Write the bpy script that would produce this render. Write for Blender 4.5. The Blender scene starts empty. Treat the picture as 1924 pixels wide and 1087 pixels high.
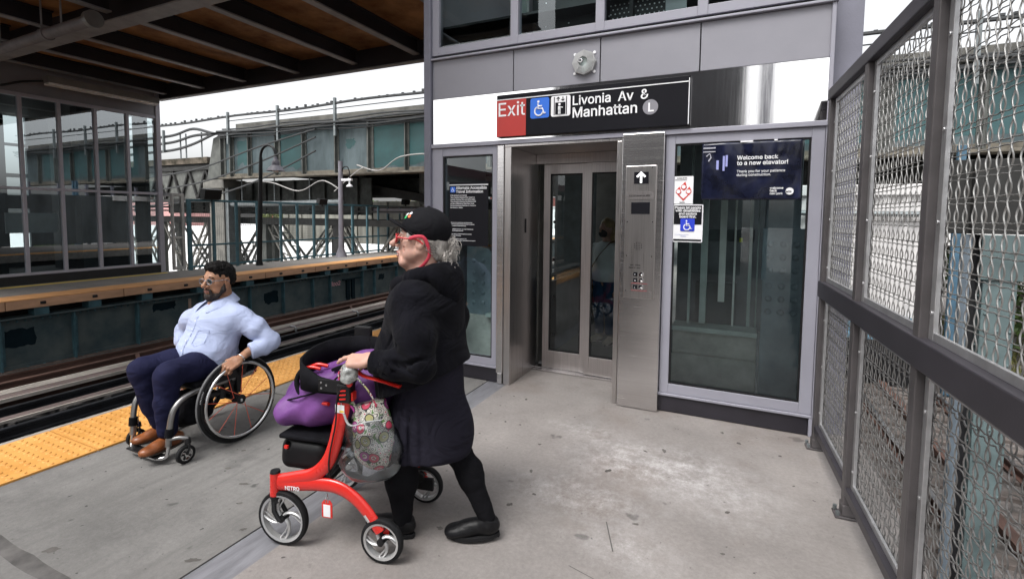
import bpy, bmesh, math, random
import numpy as np
from mathutils import Vector, Matrix
random.seed(7); np.random.seed(7)
S = bpy.context.scene
COL = S.collection
R = math.radians
# ---------------------------------------------------------------- camera
YAW, PITCH, ROLL, EYE, FPX = .438, .067, .0095, 1.5, 920.0
def cam_axes():
    fw = Vector((-math.sin(YAW)*math.cos(PITCH), math.cos(YAW)*math.cos(PITCH), -math.sin(PITCH)))
    r = Vector((math.cos(YAW), math.sin(YAW), 0)); u = r.cross(fw)
    return r*math.cos(ROLL)+u*math.sin(ROLL), -r*math.sin(ROLL)+u*math.cos(ROLL), fw
_r, _u, _f = cam_axes()
cd = bpy.data.cameras.new('camera'); cam = bpy.data.objects.new('camera', cd); COL.objects.link(cam)
cam.matrix_world = Matrix(((_r.x, _u.x, -_f.x, 0), (_r.y, _u.y, -_f.y, 0), (_r.z, _u.z, -_f.z, EYE), (0, 0, 0, 1)))
cd.sensor_width = 36; cd.lens = FPX/1924*36; cd.shift_y = -77.5/1924; cd.clip_end = 2000; cd.clip_start = .05
S.camera = cam
# ---------------------------------------------------------------- world: overcast daylight
SUN_EL, SUN_ROT = R(58), R(200)
W = bpy.data.worlds.new("World"); S.world = W; W.use_nodes = True
nt = W.node_tree; bg = nt.nodes['Background']
sky = nt.nodes.new('ShaderNodeTexSky'); sky.sky_type = 'NISHITA'; sky.sun_disc = False
sky.sun_elevation = SUN_EL; sky.sun_rotation = SUN_ROT; sky.dust_density = 4; sky.ozone_density = 1
hs = nt.nodes.new('ShaderNodeHueSaturation'); hs.inputs['Saturation'].default_value = .10
nt.links.new(sky.outputs[0], hs.inputs['Color']); nt.links.new(hs.outputs[0], bg.inputs[0])
bg.inputs[1].default_value = .15
sd = bpy.data.lights.new('sun', 'SUN'); sd.energy = 1.0; sd.angle = R(28); sd.color = (1, .97, .93)
so = bpy.data.objects.new('sun', sd); COL.objects.link(so)
so.rotation_euler = (math.pi/2-SUN_EL, 0, math.pi-SUN_ROT)
S.view_settings.view_transform = 'Standard'; S.view_settings.look = 'None'
S.view_settings.exposure = 1.05; S.view_settings.gamma = 1
S.render.engine = 'CYCLES'
S.cycles.use_denoising = True; S.cycles.max_bounces = 8; S.cycles.transparent_max_bounces = 24
S.cycles.caustics_reflective = False; S.cycles.caustics_refractive = False; S.cycles.glossy_bounces = 5
S.cycles.sample_clamp_indirect = 8
# ---------------------------------------------------------------- materials
MATS = {}
def mat(name, col, rough=.6, metal=0.0, var=.12, vs=4.0, bump=0.0, bs=40.0, spec=.5, coat=0.0, aniso=0, stretch=(1, 1, 1), col2=None, thr=(.35, .65), sheen=0, alpha=1):
    """Principled with object-space noise between two tints and a noise bump."""
    if name in MATS: return MATS[name]
    m = bpy.data.materials.new(name); m.use_nodes = True; n = m.node_tree; L = n.links.new
    p = n.nodes['Principled BSDF']
    p.inputs['Roughness'].default_value = rough; p.inputs['Metallic'].default_value = metal
    p.inputs['Specular IOR Level'].default_value = spec; p.inputs['Coat Weight'].default_value = coat
    p.inputs['Anisotropic'].default_value = aniso
    if sheen: p.inputs['Sheen Weight'].default_value = sheen; p.inputs['Sheen Roughness'].default_value = .5
    tc = n.nodes.new('ShaderNodeTexCoord'); mp = n.nodes.new('ShaderNodeMapping'); mp.inputs['Scale'].default_value = stretch
    L(tc.outputs['Object'], mp.inputs[0])
    no = n.nodes.new('ShaderNodeTexNoise'); no.inputs['Scale'].default_value = vs; no.inputs['Detail'].default_value = 6; no.inputs['Roughness'].default_value = .62
    L(mp.outputs[0], no.inputs['Vector'])
    cr = n.nodes.new('ShaderNodeValToRGB'); cr.color_ramp.elements[0].position = thr[0]; cr.color_ramp.elements[1].position = thr[1]
    a = tuple(c*(1-var) for c in col); b = col2 or tuple(min(1, c*(1+var)) for c in col)
    cr.color_ramp.elements[0].color = (*a, 1); cr.color_ramp.elements[1].color = (*b, 1)
    L(no.outputs['Fac'], cr.inputs[0]); L(cr.outputs[0], p.inputs['Base Color'])
    mr = n.nodes.new('ShaderNodeMapRange'); mr.inputs[3].default_value = max(0, rough-.08); mr.inputs[4].default_value = min(1, rough+.08)
    L(no.outputs['Fac'], mr.inputs[0]); L(mr.outputs[0], p.inputs['Roughness'])
    if bump:
        nb = n.nodes.new('ShaderNodeTexNoise'); nb.inputs['Scale'].default_value = bs; nb.inputs['Detail'].default_value = 4
        L(mp.outputs[0], nb.inputs['Vector'])
        bp = n.nodes.new('ShaderNodeBump'); bp.inputs['Strength'].default_value = bump; bp.inputs['Distance'].default_value = .01
        L(nb.outputs['Fac'], bp.inputs['Height']); L(bp.outputs[0], p.inputs['Normal'])
    MATS[name] = m; return m
def glass(name, tint=(.55, .68, .70), ior=1.6, base=.05, rough=0.0, wob=0.0):
    if name in MATS: return MATS[name]
    m = bpy.data.materials.new(name); m.use_nodes = True; n = m.node_tree; L = n.links.new
    n.nodes.remove(n.nodes['Principled BSDF']); out = n.nodes['Material Output']
    tr = n.nodes.new('ShaderNodeBsdfTransparent'); tr.inputs[0].default_value = (*tint, 1)
    gl = n.nodes.new('ShaderNodeBsdfGlossy'); gl.inputs['Roughness'].default_value = rough; gl.inputs[0].default_value = (.92, .97, 1, 1)
    fr = n.nodes.new('ShaderNodeFresnel'); fr.inputs[0].default_value = ior
    ma = n.nodes.new('ShaderNodeMath'); ma.operation = 'MULTIPLY_ADD'; ma.inputs[1].default_value = 1.2; ma.inputs[2].default_value = base
    L(fr.outputs[0], ma.inputs[0])
    mx = n.nodes.new('ShaderNodeMixShader'); L(ma.outputs[0], mx.inputs[0]); L(tr.outputs[0], mx.inputs[1]); L(gl.outputs[0], mx.inputs[2]); L(mx.outputs[0], out.inputs[0])
    if wob:
        no = n.nodes.new('ShaderNodeTexNoise'); no.inputs['Scale'].default_value = 1.2; tc = n.nodes.new('ShaderNodeTexCoord'); L(tc.outputs['Object'], no.inputs['Vector'])
        bp = n.nodes.new('ShaderNodeBump'); bp.inputs['Strength'].default_value = wob; bp.inputs['Distance'].default_value = .02
        L(no.outputs['Fac'], bp.inputs['Height']); L(bp.outputs[0], gl.inputs['Normal']); L(bp.outputs[0], fr.inputs['Normal'])
    MATS[name] = m; return m
# ---------------------------------------------------------------- mesh building
MW = {}
def frame(o, f):
    """matrix of a thing standing at o=(x,y[,z]) with its local x axis along f=(fx,fy)"""
    l = math.hypot(*f); fx, fy = f[0]/l, f[1]/l
    return Matrix(((fx, -fy, 0, o[0]), (fy, fx, 0, o[1]), (0, 0, 1, o[2] if len(o) > 2 else 0), (0, 0, 0, 1)))
def tag(o, label=None, cat=None, group=None, kind=None):
    if label: o['label'] = label
    if cat: o['category'] = cat
    if group: o['group'] = group
    if kind: o['kind'] = kind
    return o
def thing(name, label, cat, loc=(0, 0, 0), group=None, M=None):
    o = bpy.data.objects.new(name, None); COL.objects.link(o)
    M = M or Matrix.Translation(loc); o.matrix_world = M; MW[o] = M; o.empty_display_size = .1
    return tag(o, label, cat, group)
class MB:
    """collects shapes for one mesh; local=True: coordinates are already in the parent's frame"""
    def __init__(s): s.v = []; s.f = []; s.m = []; s.cur = 0; s.X = None
    def add(s, vs, fs):
        b = len(s.v)
        if s.X is not None: vs = [tuple(s.X @ Vector(v)) for v in vs]
        s.v += [tuple(v) for v in vs]; s.f += [tuple(i+b for i in f) for f in fs]; s.m += [s.cur]*len(fs); return s
    def box(s, x0, x1, y0, y1, z0, z1):
        return s.add([(x0, y0, z0), (x1, y0, z0), (x1, y1, z0), (x0, y1, z0), (x0, y0, z1), (x1, y0, z1), (x1, y1, z1), (x0, y1, z1)],
                     [(3, 2, 1, 0), (4, 5, 6, 7), (0, 1, 5, 4), (1, 2, 6, 5), (2, 3, 7, 6), (3, 0, 4, 7)])
    def bar(s, p, q, w, h, up=(0, 0, 1)):
        """box from p to q with width w (sideways) and height h (along up)"""
        p, q = Vector(p), Vector(q); d = (q-p).normalized(); u = Vector(up)
        a = d.cross(u)
        if a.length < 1e-4: a = d.cross(Vector((1, 0, 0)))
        a.normalize(); u = a.cross(d); a *= w/2; u *= h/2
        vs = [p-a-u, p+a-u, p+a+u, p-a+u, q-a-u, q+a-u, q+a+u, q-a+u]
        return s.add(vs, [(3, 2, 1, 0), (4, 5, 6, 7), (0, 1, 5, 4), (1, 2, 6, 5), (2, 3, 7, 6), (3, 0, 4, 7)][::1])
    def tube(s, path, r, n=8, closed=False, cap=True, sq=None):
        """tube along path; r number or list; sq=(a,b) elliptic/rect scale along (side, up)"""
        P = [Vector(p) for p in path]; N = len(P)
        rr = r if isinstance(r, (list, tuple)) else [r]*N
        T = []
        for i in range(N):
            a = P[(i-1) % N] if (closed or i > 0) else P[i]; b = P[(i+1) % N] if (closed or i < N-1) else P[i]
            T.append((b-a).normalized())
        u = T[0].orthogonal().normalized()
        if abs(T[0].z) < .9: u = (Vector((0, 0, 1))-T[0]*T[0].z).normalized()
        vs = []
        for i in range(N):
            u = (u-T[i]*u.dot(T[i])); u = u.normalized() if u.length > 1e-6 else T[i].orthogonal().normalized()
            w = T[i].cross(u)
            for k in range(n):
                t = 2*math.pi*k/n; ca, sa = math.cos(t), math.sin(t)
                if sq: vs.append(P[i]+(u*ca*sq[1]+w*sa*sq[0])*rr[i])
                else: vs.append(P[i]+(u*ca+w*sa)*rr[i])
        fs = []
        for i in range(N if closed else N-1):
            j = (i+1) % N
            for k in range(n): fs.append((i*n+k, i*n+(k+1) % n, j*n+(k+1) % n, j*n+k))
        if cap and not closed: fs += [tuple(range(n))[::-1], tuple((N-1)*n+k for k in range(n))]
        return s.add(vs, fs)
    def cyl(s, p, q, r, n=16, r2=None): return s.tube([p, q], [r, r if r2 is None else r2], n)
    def lathe(s, c, axis, prof, n=24):
        """prof: list of (radius, offset along axis)"""
        c = Vector(c); a = Vector(axis).normalized(); u = a.orthogonal().normalized(); w = a.cross(u); vs = []; fs = []
        for (r_, h) in prof:
            for k in range(n):
                t = 2*math.pi*k/n; vs.append(c+a*h+(u*math.cos(t)+w*math.sin(t))*r_)
        for i in range(len(prof)-1):
            for k in range(n): fs.append((i*n+k, i*n+(k+1) % n, (i+1)*n+(k+1) % n, (i+1)*n+k))
        return s.add(vs, fs)
    def disc(s, c, axis, r, h, n=16): return s.lathe(c, axis, [(1e-5, 0), (r, 0), (r, h), (1e-5, h)], n)
    def prism(s, poly, ext):
        """closed outline (3-D points) pushed along ext"""
        n = len(poly); e = Vector(ext); vs = [Vector(p) for p in poly]; vs += [v+e for v in vs]
        return s.add(vs, [tuple(range(n))[::-1], tuple(range(n, 2*n))]+[(i, (i+1) % n, n+(i+1) % n, n+i) for i in range(n)])
    def ell(s, c, r, n=12, m=8, rot=None):
        vs = []; fs = []; r = (r, r, r) if not isinstance(r, (tuple, list)) else r
        for i in range(m+1):
            ph = math.pi*i/m
            for k in range(n):
                t = 2*math.pi*k/n; v = Vector((math.sin(ph)*math.cos(t)*r[0], math.sin(ph)*math.sin(t)*r[1], math.cos(ph)*r[2]))
                if rot: v = rot @ v
                vs.append(Vector(c)+v)
        for i in range(m):
            for k in range(n): fs.append((i*n+k, (i+1)*n+k, (i+1)*n+(k+1) % n, i*n+(k+1) % n))
        return s.add(vs, fs)
    def build(s, name, m, parent=None, label=None, cat=None, group=None, kind=None, smooth=None, bevel=0, local=False, loc=None):
        vs = np.array(s.v, float).reshape(-1, 3)
        me = bpy.data.meshes.new(name); o = bpy.data.objects.new(name, me); COL.objects.link(o)
        if parent is not None:
            Mp = MW[parent]
            if not local:
                Mi = np.array(Mp.inverted()); vs = vs @ Mi[:3, :3].T+Mi[:3, 3]
            o.parent = parent; MW[o] = Mp
        else:
            if loc is None: loc = ((vs[:, 0].min()+vs[:, 0].max())/2, (vs[:, 1].min()+vs[:, 1].max())/2, vs[:, 2].min())
            vs = vs-np.array(loc); o.location = loc; MW[o] = Matrix.Translation(loc)
        me.from_pydata(vs.tolist(), [], s.f)
        for mm in (m if isinstance(m, (list, tuple)) else [m]): me.materials.append(mm)
        if any(s.m): me.polygons.foreach_set('material_index', s.m)
        bm = bmesh.new(); bm.from_mesh(me); bmesh.ops.recalc_face_normals(bm, faces=bm.faces); bm.to_mesh(me); bm.free()
        if smooth is not None:
            me.shade_smooth()
            if smooth < 180: me.set_sharp_from_angle(angle=R(smooth))
        if bevel:
            b = o.modifiers.new('bevel', 'BEVEL'); b.width = bevel; b.segments = 2; b.limit_method = 'ANGLE'; b.angle_limit = R(40); b.harden_normals = False
        me.update()
        return tag(o, label, cat, group, kind)
try:      # Blender's own interface font, a plain grotesque
    import os
    FONT = bpy.data.fonts.load(os.path.join(bpy.utils.system_resource('DATAFILES'), 'fonts', 'Inter.woff2'))
except Exception: FONT = None
def text_mesh(mb, txt, size, pos, right, up, depth=.0012, bold=0.0, align='LEFT', fit=0, space=1.0, line=1.0):
    """adds extruded lettering to a mesh builder; pos = baseline start"""
    c = bpy.data.curves.new('lettering', 'FONT'); c.body = txt; c.size = size*(.95 if FONT else 1)
    if FONT: c.font = FONT
    c.extrude = depth; c.offset = bold; c.align_x = align
    c.space_character = space; c.space_line = line; c.resolution_u = 3
    o = bpy.data.objects.new('lettering', c); COL.objects.link(o)
    dg = bpy.context.evaluated_depsgraph_get(); me = o.evaluated_get(dg).to_mesh()
    r, u = Vector(right).normalized(), Vector(up).normalized(); n = r.cross(u); p = Vector(pos)
    k = fit/max(max(v.co.x for v in me.vertices), 1e-6) if fit else 1.0
    vs = [p+r*v.co.x*k+u*v.co.y*k+n*v.co.z for v in me.vertices]; fs = [tuple(f.vertices) for f in me.polygons]
    o.evaluated_get(dg).to_mesh_clear(); bpy.data.objects.remove(o); bpy.data.curves.remove(c)
    mb.add(vs, fs); return mb
def copy_thing(o, M, label=None, group=None):
    c = o.copy(); COL.objects.link(c); c.matrix_world = M; MW[c] = M
    if label: c['label'] = label
    if group: c['group'] = group
    for ch in list(o.children):
        d = ch.copy(); COL.objects.link(d); d.parent = c; MW[d] = M
        for g in list(ch.children):
            e = g.copy(); COL.objects.link(e); e.parent = d; MW[e] = M
    return c
def arc(c, r, a0, a1, n, ax=(1, 0, 0), ay=(0, 0, 1)):
    c, ax, ay = Vector(c), Vector(ax), Vector(ay)
    return [c+ax*(r*math.cos(a0+(a1-a0)*i/n))+ay*(r*math.sin(a0+(a1-a0)*i/n)) for i in range(n+1)]
def spline(pts, n=6):
    P = [Vector(p) for p in pts]; out = []
    for i in range(len(P)-1):
        a = P[max(i-1, 0)]; b = P[i]; c = P[i+1]; d = P[min(i+2, len(P)-1)]
        for k in range(n):
            t = k/n; out.append(.5*((2*b)+(c-a)*t+(2*a-5*b+4*c-d)*t*t+(3*b-a-3*c+d)*t**3))
    out.append(P[-1]); return out
# ---------------------------------------------------------------- signed-distance bodies -> one smooth mesh
class SDF:
    def __init__(s, lo, hi, vox):
        s.lo = np.array(lo, float); s.vox = vox; s.n = np.ceil((np.array(hi)-s.lo)/vox).astype(int)+1
        s.V = np.full(tuple(s.n), 1.0, np.float32)
        s.ax = [s.lo[i]+vox*np.arange(s.n[i], dtype=np.float32) for i in range(3)]
    def _sub(s, lo, hi):
        i0 = np.clip(np.floor((np.array(lo)-s.lo)/s.vox).astype(int), 0, s.n-1); i1 = np.clip(np.ceil((np.array(hi)-s.lo)/s.vox).astype(int)+1, 1, s.n)
        sl = tuple(slice(a, b) for a, b in zip(i0, i1))
        if any(b <= a for a, b in zip(i0, i1)): return None, None
        X = s.ax[0][sl[0]][:, None, None]; Y = s.ax[1][sl[1]][None, :, None]; Z = s.ax[2][sl[2]][None, None, :]
        return sl, (X, Y, Z)
    def _mix(s, sl, d, k, op):
        a = s.V[sl]
        if op == '-': d = -d
        if op == '-':
            h = np.clip(.5+.5*(d-a)/k, 0, 1) if k else (d > a)*1.0
            s.V[sl] = a*(1-h)+d*h+(k*h*(1-h) if k else 0)
        else:
            h = np.clip(.5+.5*(d-a)/k, 0, 1) if k else (d > a)*1.0
            s.V[sl] = d*(1-h)+a*h-(k*h*(1-h) if k else 0)
    def cone(s, p, q, r1, r2=None, k=.02, op='+', sq=None, sqd=None):
        """round cone p->q; optional flattening: distances along unit dir sqd scaled by sq"""
        r2 = r1 if r2 is None else r2; p = np.array(p, float); q = np.array(q, float); m = max(r1, r2)*(1.0 if not sq else max(1, 1/sq))+3*k+.04
        sl, G = s._sub(np.minimum(p, q)-m, np.maximum(p, q)+m)
        if sl is None: return s
        ba = q-p; L2 = float(ba@ba) or 1e-9
        d = [G[i]-p[i] for i in range(3)]
        t = np.clip((d[0]*ba[0]+d[1]*ba[1]+d[2]*ba[2])/L2, 0, 1)
        e = [d[i]-t*ba[i] for i in range(3)]
        if sq:
            u = np.array(sqd, float); u /= np.linalg.norm(u); pr = e[0]*u[0]+e[1]*u[1]+e[2]*u[2]
            dist = np.sqrt(np.maximum(e[0]**2+e[1]**2+e[2]**2-pr*pr+(pr*sq)**2, 1e-12))
            dd = (dist-(r1+(r2-r1)*t))/max(1, sq)
        else: dd = np.sqrt(e[0]**2+e[1]**2+e[2]**2)-(r1+(r2-r1)*t)
        s._mix(sl, dd, k, op); return s
    def chain(s, pts, rs, k=.02, **kw):
        for i in range(len(pts)-1): s.cone(pts[i], pts[i+1], rs[i], rs[i+1], k if i else kw.get('k0', k), **{a: b for a, b in kw.items() if a != 'k0'})
        return s
    def ell(s, c, r, k=.02, op='+', rot=None):
        c = np.array(c, float); r = np.array(r, float); m = r.max()+3*k+.04
        sl, G = s._sub(c-m, c+m)
        if sl is None: return s
        d = [G[i]-c[i] for i in range(3)]
        if rot is not None:
            Q = np.array(rot); d = [sum(d[i]*Q[i, j] for i in range(3)) for j in range(3)]
        k0 = np.sqrt((d[0]/r[0])**2+(d[1]/r[1])**2+(d[2]/r[2])**2); k1 = np.sqrt((d[0]/r[0]**2)**2+(d[1]/r[1]**2)**2+(d[2]/r[2]**2)**2)+1e-9
        s._mix(sl, np.where(k0 < 1e-3, -r.min(), k0*(k0-1)/k1), k, op); return s
    def box(s, c, h, rd=.01, k=.02, op='+', rot=None):
        c = np.array(c, float); h = np.array(h, float)-rd; m = np.linalg.norm(h)+rd+3*k+.04
        sl, G = s._sub(c-m, c+m)
        if sl is None: return s
        d = [G[i]-c[i] for i in range(3)]
        if rot is not None:
            Q = np.array(rot); d = [sum(d[i]*Q[i, j] for i in range(3)) for j in range(3)]
        a = [np.abs(d[i])-h[i] for i in range(3)]
        dd = np.sqrt(sum(np.maximum(x, 0)**2 for x in a))+np.minimum(np.maximum(np.maximum(a[0], a[1]), a[2]), 0)-rd
        s._mix(sl, dd, k, op); return s
    def half(s, n, c, k=0.0):
        """keep the side where (x-c).n < 0"""
        n = np.array(n, float); n /= np.linalg.norm(n); c = np.array(c, float); G = np.meshgrid(*s.ax, indexing='ij', sparse=True)
        d = sum((G[i]-c[i])*n[i] for i in range(3)); a = s.V
        if k: h = np.clip(.5+.5*(d-a)/k, 0, 1); s.V = (a*(1-h)+d*h+k*h*(1-h)).astype(np.float32)
        else: s.V = np.maximum(a, d).astype(np.float32)
        return s
    def wrinkle(s, amp, freq, fn=None, seed=0, band=.06):
        """folds: warped sine ridges added to the field close to the surface"""
        rs = np.random.RandomState(seed); G = np.meshgrid(*s.ax, indexing='ij', sparse=True); tot = 0
        for i in range(5):
            d = rs.normal(size=3); d /= np.linalg.norm(d); e = rs.normal(size=3)*1.6; f = freq*(.6+.9*rs.rand())
            ph = f*(d[0]*G[0]+d[1]*G[1]+d[2]*G[2])+1.3*np.sin(f*.45*(e[0]*G[0]+e[1]*G[1]+e[2]*G[2])+rs.rand()*6)
            tot = tot+np.sin(ph+rs.rand()*6)
        w = amp*tot/2.2
        if fn is not None: w = w*fn(*G)
        s.V = (s.V+w).astype(np.float32); return s
    def mesh(s):
        V = s.V; n = np.array(V.shape); neg = V < 0
        c = np.zeros(tuple(n-1), np.int8)
        for dx in (0, 1):
            for dy in (0, 1):
                for dz in (0, 1): c += neg[dx:n[0]-1+dx, dy:n[1]-1+dy, dz:n[2]-1+dz]
        act = (c > 0) & (c < 8); idx = np.argwhere(act); ids = np.full(act.shape, -1, np.int64); ids[act] = np.arange(len(idx))
        acc = np.zeros((len(idx), 3)); cnt = np.zeros(len(idx))
        C8 = [(a, b, d) for a in (0, 1) for b in (0, 1) for d in (0, 1)]
        for a in C8:
            for ax in range(3):
                if a[ax]: continue
                b = list(a); b[ax] = 1
                va = V[idx[:, 0]+a[0], idx[:, 1]+a[1], idx[:, 2]+a[2]]; vb = V[idx[:, 0]+b[0], idx[:, 1]+b[1], idx[:, 2]+b[2]]
                m = (va < 0) != (vb < 0); t = np.where(m, va/np.where(m, va-vb, 1), 0)
                p = np.tile(np.array(a, float), (len(idx), 1)); p[:, ax] += t
                acc[m] += p[m]; cnt[m] += 1
        vs = s.lo+(idx+acc/cnt[:, None])*s.vox
        quads = []
        for ax in range(3):
            o1, o2 = (ax+1) % 3, (ax+2) % 3
            sa = [slice(None)]*3; sb = [slice(None)]*3; sa[ax] = slice(0, -1); sb[ax] = slice(1, None)
            A = neg[tuple(sa)]; B = neg[tuple(sb)]; e = np.argwhere(A != B)
            e = e[(e[:, o1] > 0) & (e[:, o2] > 0) & (e[:, o1] < n[o1]-1) & (e[:, o2] < n[o2]-1)]
            fl = A[e[:, 0], e[:, 1], e[:, 2]]
            def cell(d1, d2):
                q = e.copy(); q[:, o1] -= d1; q[:, o2] -= d2; return ids[q[:, 0], q[:, 1], q[:, 2]]
            q = np.stack([cell(1, 1), cell(0, 1), cell(0, 0), cell(1, 0)], 1); q[~fl] = q[~fl][:, ::-1]; quads.append(q)
        return vs, np.concatenate(quads)
    def into(s, mb):
        vs, q = s.mesh(); mb.add(vs.tolist(), q.tolist()); return mb
# ================================================================ materials of the place
ramp_stops = None
def concrete(name, col, blotch, stain=None, rough=.75, white=None, streak=None):
    """worn concrete: large blotches, fine grit, dark specks, optional white scuff field (cx,cy,rx,ry) and brown stains"""
    m = bpy.data.materials.new(name); m.use_nodes = True; n = m.node_tree; L = n.links.new; p = n.nodes['Principled BSDF']
    ge = n.nodes.new('ShaderNodeNewGeometry'); pos = ge.outputs['Position']
    def noise(sc, det=6, ro=.6, st=(1, 1, 1), off=0):
        mp = n.nodes.new('ShaderNodeMapping'); mp.inputs['Scale'].default_value = st; mp.inputs['Location'].default_value = (off, off*.7, 0); L(pos, mp.inputs[0])
        x = n.nodes.new('ShaderNodeTexNoise'); x.inputs['Scale'].default_value = sc; x.inputs['Detail'].default_value = det; x.inputs['Roughness'].default_value = ro; L(mp.outputs[0], x.inputs['Vector']); return x.outputs['Fac']
    def ramp(f, a, b, c0=(0, 0, 0, 1), c1=(1, 1, 1, 1)):
        r = n.nodes.new('ShaderNodeValToRGB'); r.color_ramp.elements[0].position = a; r.color_ramp.elements[1].position = b
        r.color_ramp.elements[0].color = c0; r.color_ramp.elements[1].color = c1; L(f, r.inputs[0]); return r.outputs[0]
    def mix(f, a, b, bl='MIX'):
        x = n.nodes.new('ShaderNodeMixRGB'); x.blend_type = bl
        for s_, v in ((0, f), (1, a), (2, b)):
            if isinstance(v, (int, float)): x.inputs[s_].default_value = v if s_ == 0 else (v, v, v, 1)
            elif isinstance(v, tuple): x.inputs[s_].default_value = (*v[:3], 1)
            else: L(v, x.inputs[s_])
        return x.outputs[0]
    c = ramp(noise(.9, 8, .65), .32, .68, (*[a*.74 for a in col], 1), (*[a*1.2 for a in col], 1))
    c = mix(ramp(noise(2.3, 6, .7, off=5), .5, .72), c, blotch)
    c = mix(ramp(noise(38, 3, .7, off=2), .35, .62, (.66, .66, .66, 1), (1.12, 1.12, 1.12, 1)), (0, 0, 0), c, 'MIX') if False else mix(.32, c, ramp(noise(46, 4, .75, off=2), .3, .7, (.30, .29, .28, 1), (1, 1, 1, 1)), 'MULTIPLY')
    if streak: c = mix(ramp(noise(3.0, 5, .6, st=streak), .48, .66, (0, 0, 0, 1), (.5, .5, .5, 1)), c, tuple(a*.62 for a in col))
    c = mix(ramp(noise(6.0, 3, .5, off=9), .675, .72), c, tuple(a*.42 for a in col))      # trodden-in spots
    c = mix(ramp(noise(23, 2, .5, off=13), .715, .75), c, tuple(a*.22 for a in col))
    if stain: c = mix(ramp(noise(1.1, 5, .6, off=21), .53, .76, (0, 0, 0, 1), (.7, .7, .7, 1)), c, stain)
    if white:
        for (cx, cy, rx, ry, amt, sc) in white:
            mp = n.nodes.new('ShaderNodeMapping'); mp.vector_type = 'POINT'; mp.inputs['Location'].default_value = (-cx/rx, -cy/ry, 0); mp.inputs['Scale'].default_value = (1/rx, 1/ry, 0); L(pos, mp.inputs[0])
            vl = n.nodes.new('ShaderNodeVectorMath'); vl.operation = 'LENGTH'; L(mp.outputs[0], vl.inputs[0])
            fal = ramp(vl.outputs['Value'], .25, 1.0, (amt, amt, amt, 1), (0, 0, 0, 1))
            f2 = mix(1.0, mix(1.0, fal, ramp(noise(sc, 9, .82, off=cx*3), .42, .66), 'MULTIPLY'), ramp(noise(26, 5, .8, st=(1, .5, 1), off=cx), .36, .60, (.25, .25, .25, 1), (1, 1, 1, 1)), 'MULTIPLY')
            c = mix(f2, c, (.78, .76, .77))
    L(c, p.inputs['Base Color']); p.inputs['Specular IOR Level'].default_value = .35
    rr = ramp(noise(3, 5, .6, off=3), .3, .7, (rough-.14,)*3+(1,), (rough+.1,)*3+(1,)); L(rr, p.inputs['Roughness'])
    bp = n.nodes.new('ShaderNodeBump'); bp.inputs['Strength'].default_value = .28; bp.inputs['Distance'].default_value = .006
    L(noise(70, 4, .7), bp.inputs['Height']); L(bp.outputs[0], p.inputs['Normal'])
    MATS[name] = m; return m
M_floorL = concrete('old_broomed_concrete', (.195, .189, .182), (.125, .121, .118), rough=.72, streak=(5, .35, 1))
M_floorR = concrete('smooth_beige_concrete', (.285, .262, .25), (.23, .212, .203), stain=(.165, .13, .11), rough=.6, white=[(-.38, 2.95, .75, .42, .62, 7), (-.75, 2.45, .55, .26, .42, 8), (-.42, 2.15, .35, .25, .32, 9), (-.95, 3.25, .4, .22, .34, 12), (-.05, 2.75, .45, .35, .28, 10)])
M_floorO = concrete('opposite_platform_concrete', (.30, .28, .26), (.22, .21, .20), rough=.8)
M_lip = mat('pale_edge_concrete', (.27, .25, .23), .8, var=.25, vs=9, bump=.3, bs=60)
M_joint = mat('grey_joint_plate', (.165, .165, .18), .62, var=.25, vs=5, bump=.2, bs=50, stretch=(3, .6, 1))
M_dark = mat('near_black_paint', (.012, .012, .014), .5, var=.3)
M_black = mat('black_metal', (.010, .010, .011), .42, var=.25, vs=9, spec=.3)
M_tactN = mat('amber_tactile_paving', (.62, .285, .055), .62, var=.16, vs=3, bump=.1, bs=90, col2=(.68, .34, .09))
M_tactF = mat('orange_tactile_paving', (.66, .33, .13), .7, var=.15, vs=2.5)
M_rub = mat('tan_rubbing_board', (.58, .34, .21), .7, var=.22, vs=4, bump=.15, bs=30, stretch=(1, .3, 1))
M_teal = mat('teal_girder_paint', (.055, .098, .115), .55, var=.35, vs=2.2, bump=.12, bs=25, col2=(.10, .125, .125))
M_teal2 = mat('teal_stiffener_paint', (.05, .115, .14), .5, var=.3, vs=5)
M_patch = mat('dark_overpaint', (.005, .015, .022), .6, var=.2, spec=.12)
M_rust = mat('rusty_rail_steel', (.105, .055, .042), .75, var=.45, vs=6, bump=.25, bs=45, stretch=(1, .25, 1))
M_railtop = mat('worn_rail_head', (.42, .39, .38), .32, 1, var=.2, vs=8)
M_railblk = mat('greasy_dark_rail', (.030, .032, .038), .4, .5, var=.3, vs=5)
M_board = mat('weathered_cover_board', (.115, .085, .08), .8, var=.32, vs=5, bump=.3, bs=30, stretch=(5, .35, 5))
M_boardL = mat('bleached_board_edge', (.46, .42, .38), .8, var=.3, vs=8, stretch=(5, .35, 5))
M_tie = mat('creosoted_tie', (.04, .037, .036), .85, var=.4, vs=8, bump=.4, bs=30)
M_bed = mat('deck_gap_dark', (.020, .018, .018), .9, var=.4, vs=3)
M_dirt = mat('rust_stained_ballast', (.13, .095, .08), .95, var=.5, vs=14, bump=.8, bs=60)
M_yard = mat('yard_gravel', (.125, .112, .105), .95, var=.5, vs=9, bump=1.0, bs=40)
M_ground = mat('street_ground', (.42, .41, .40), .9, var=.2, vs=.05)
M_yellow = mat('yellow_line_paint', (.80, .58, .07), .6, var=.12)
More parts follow.
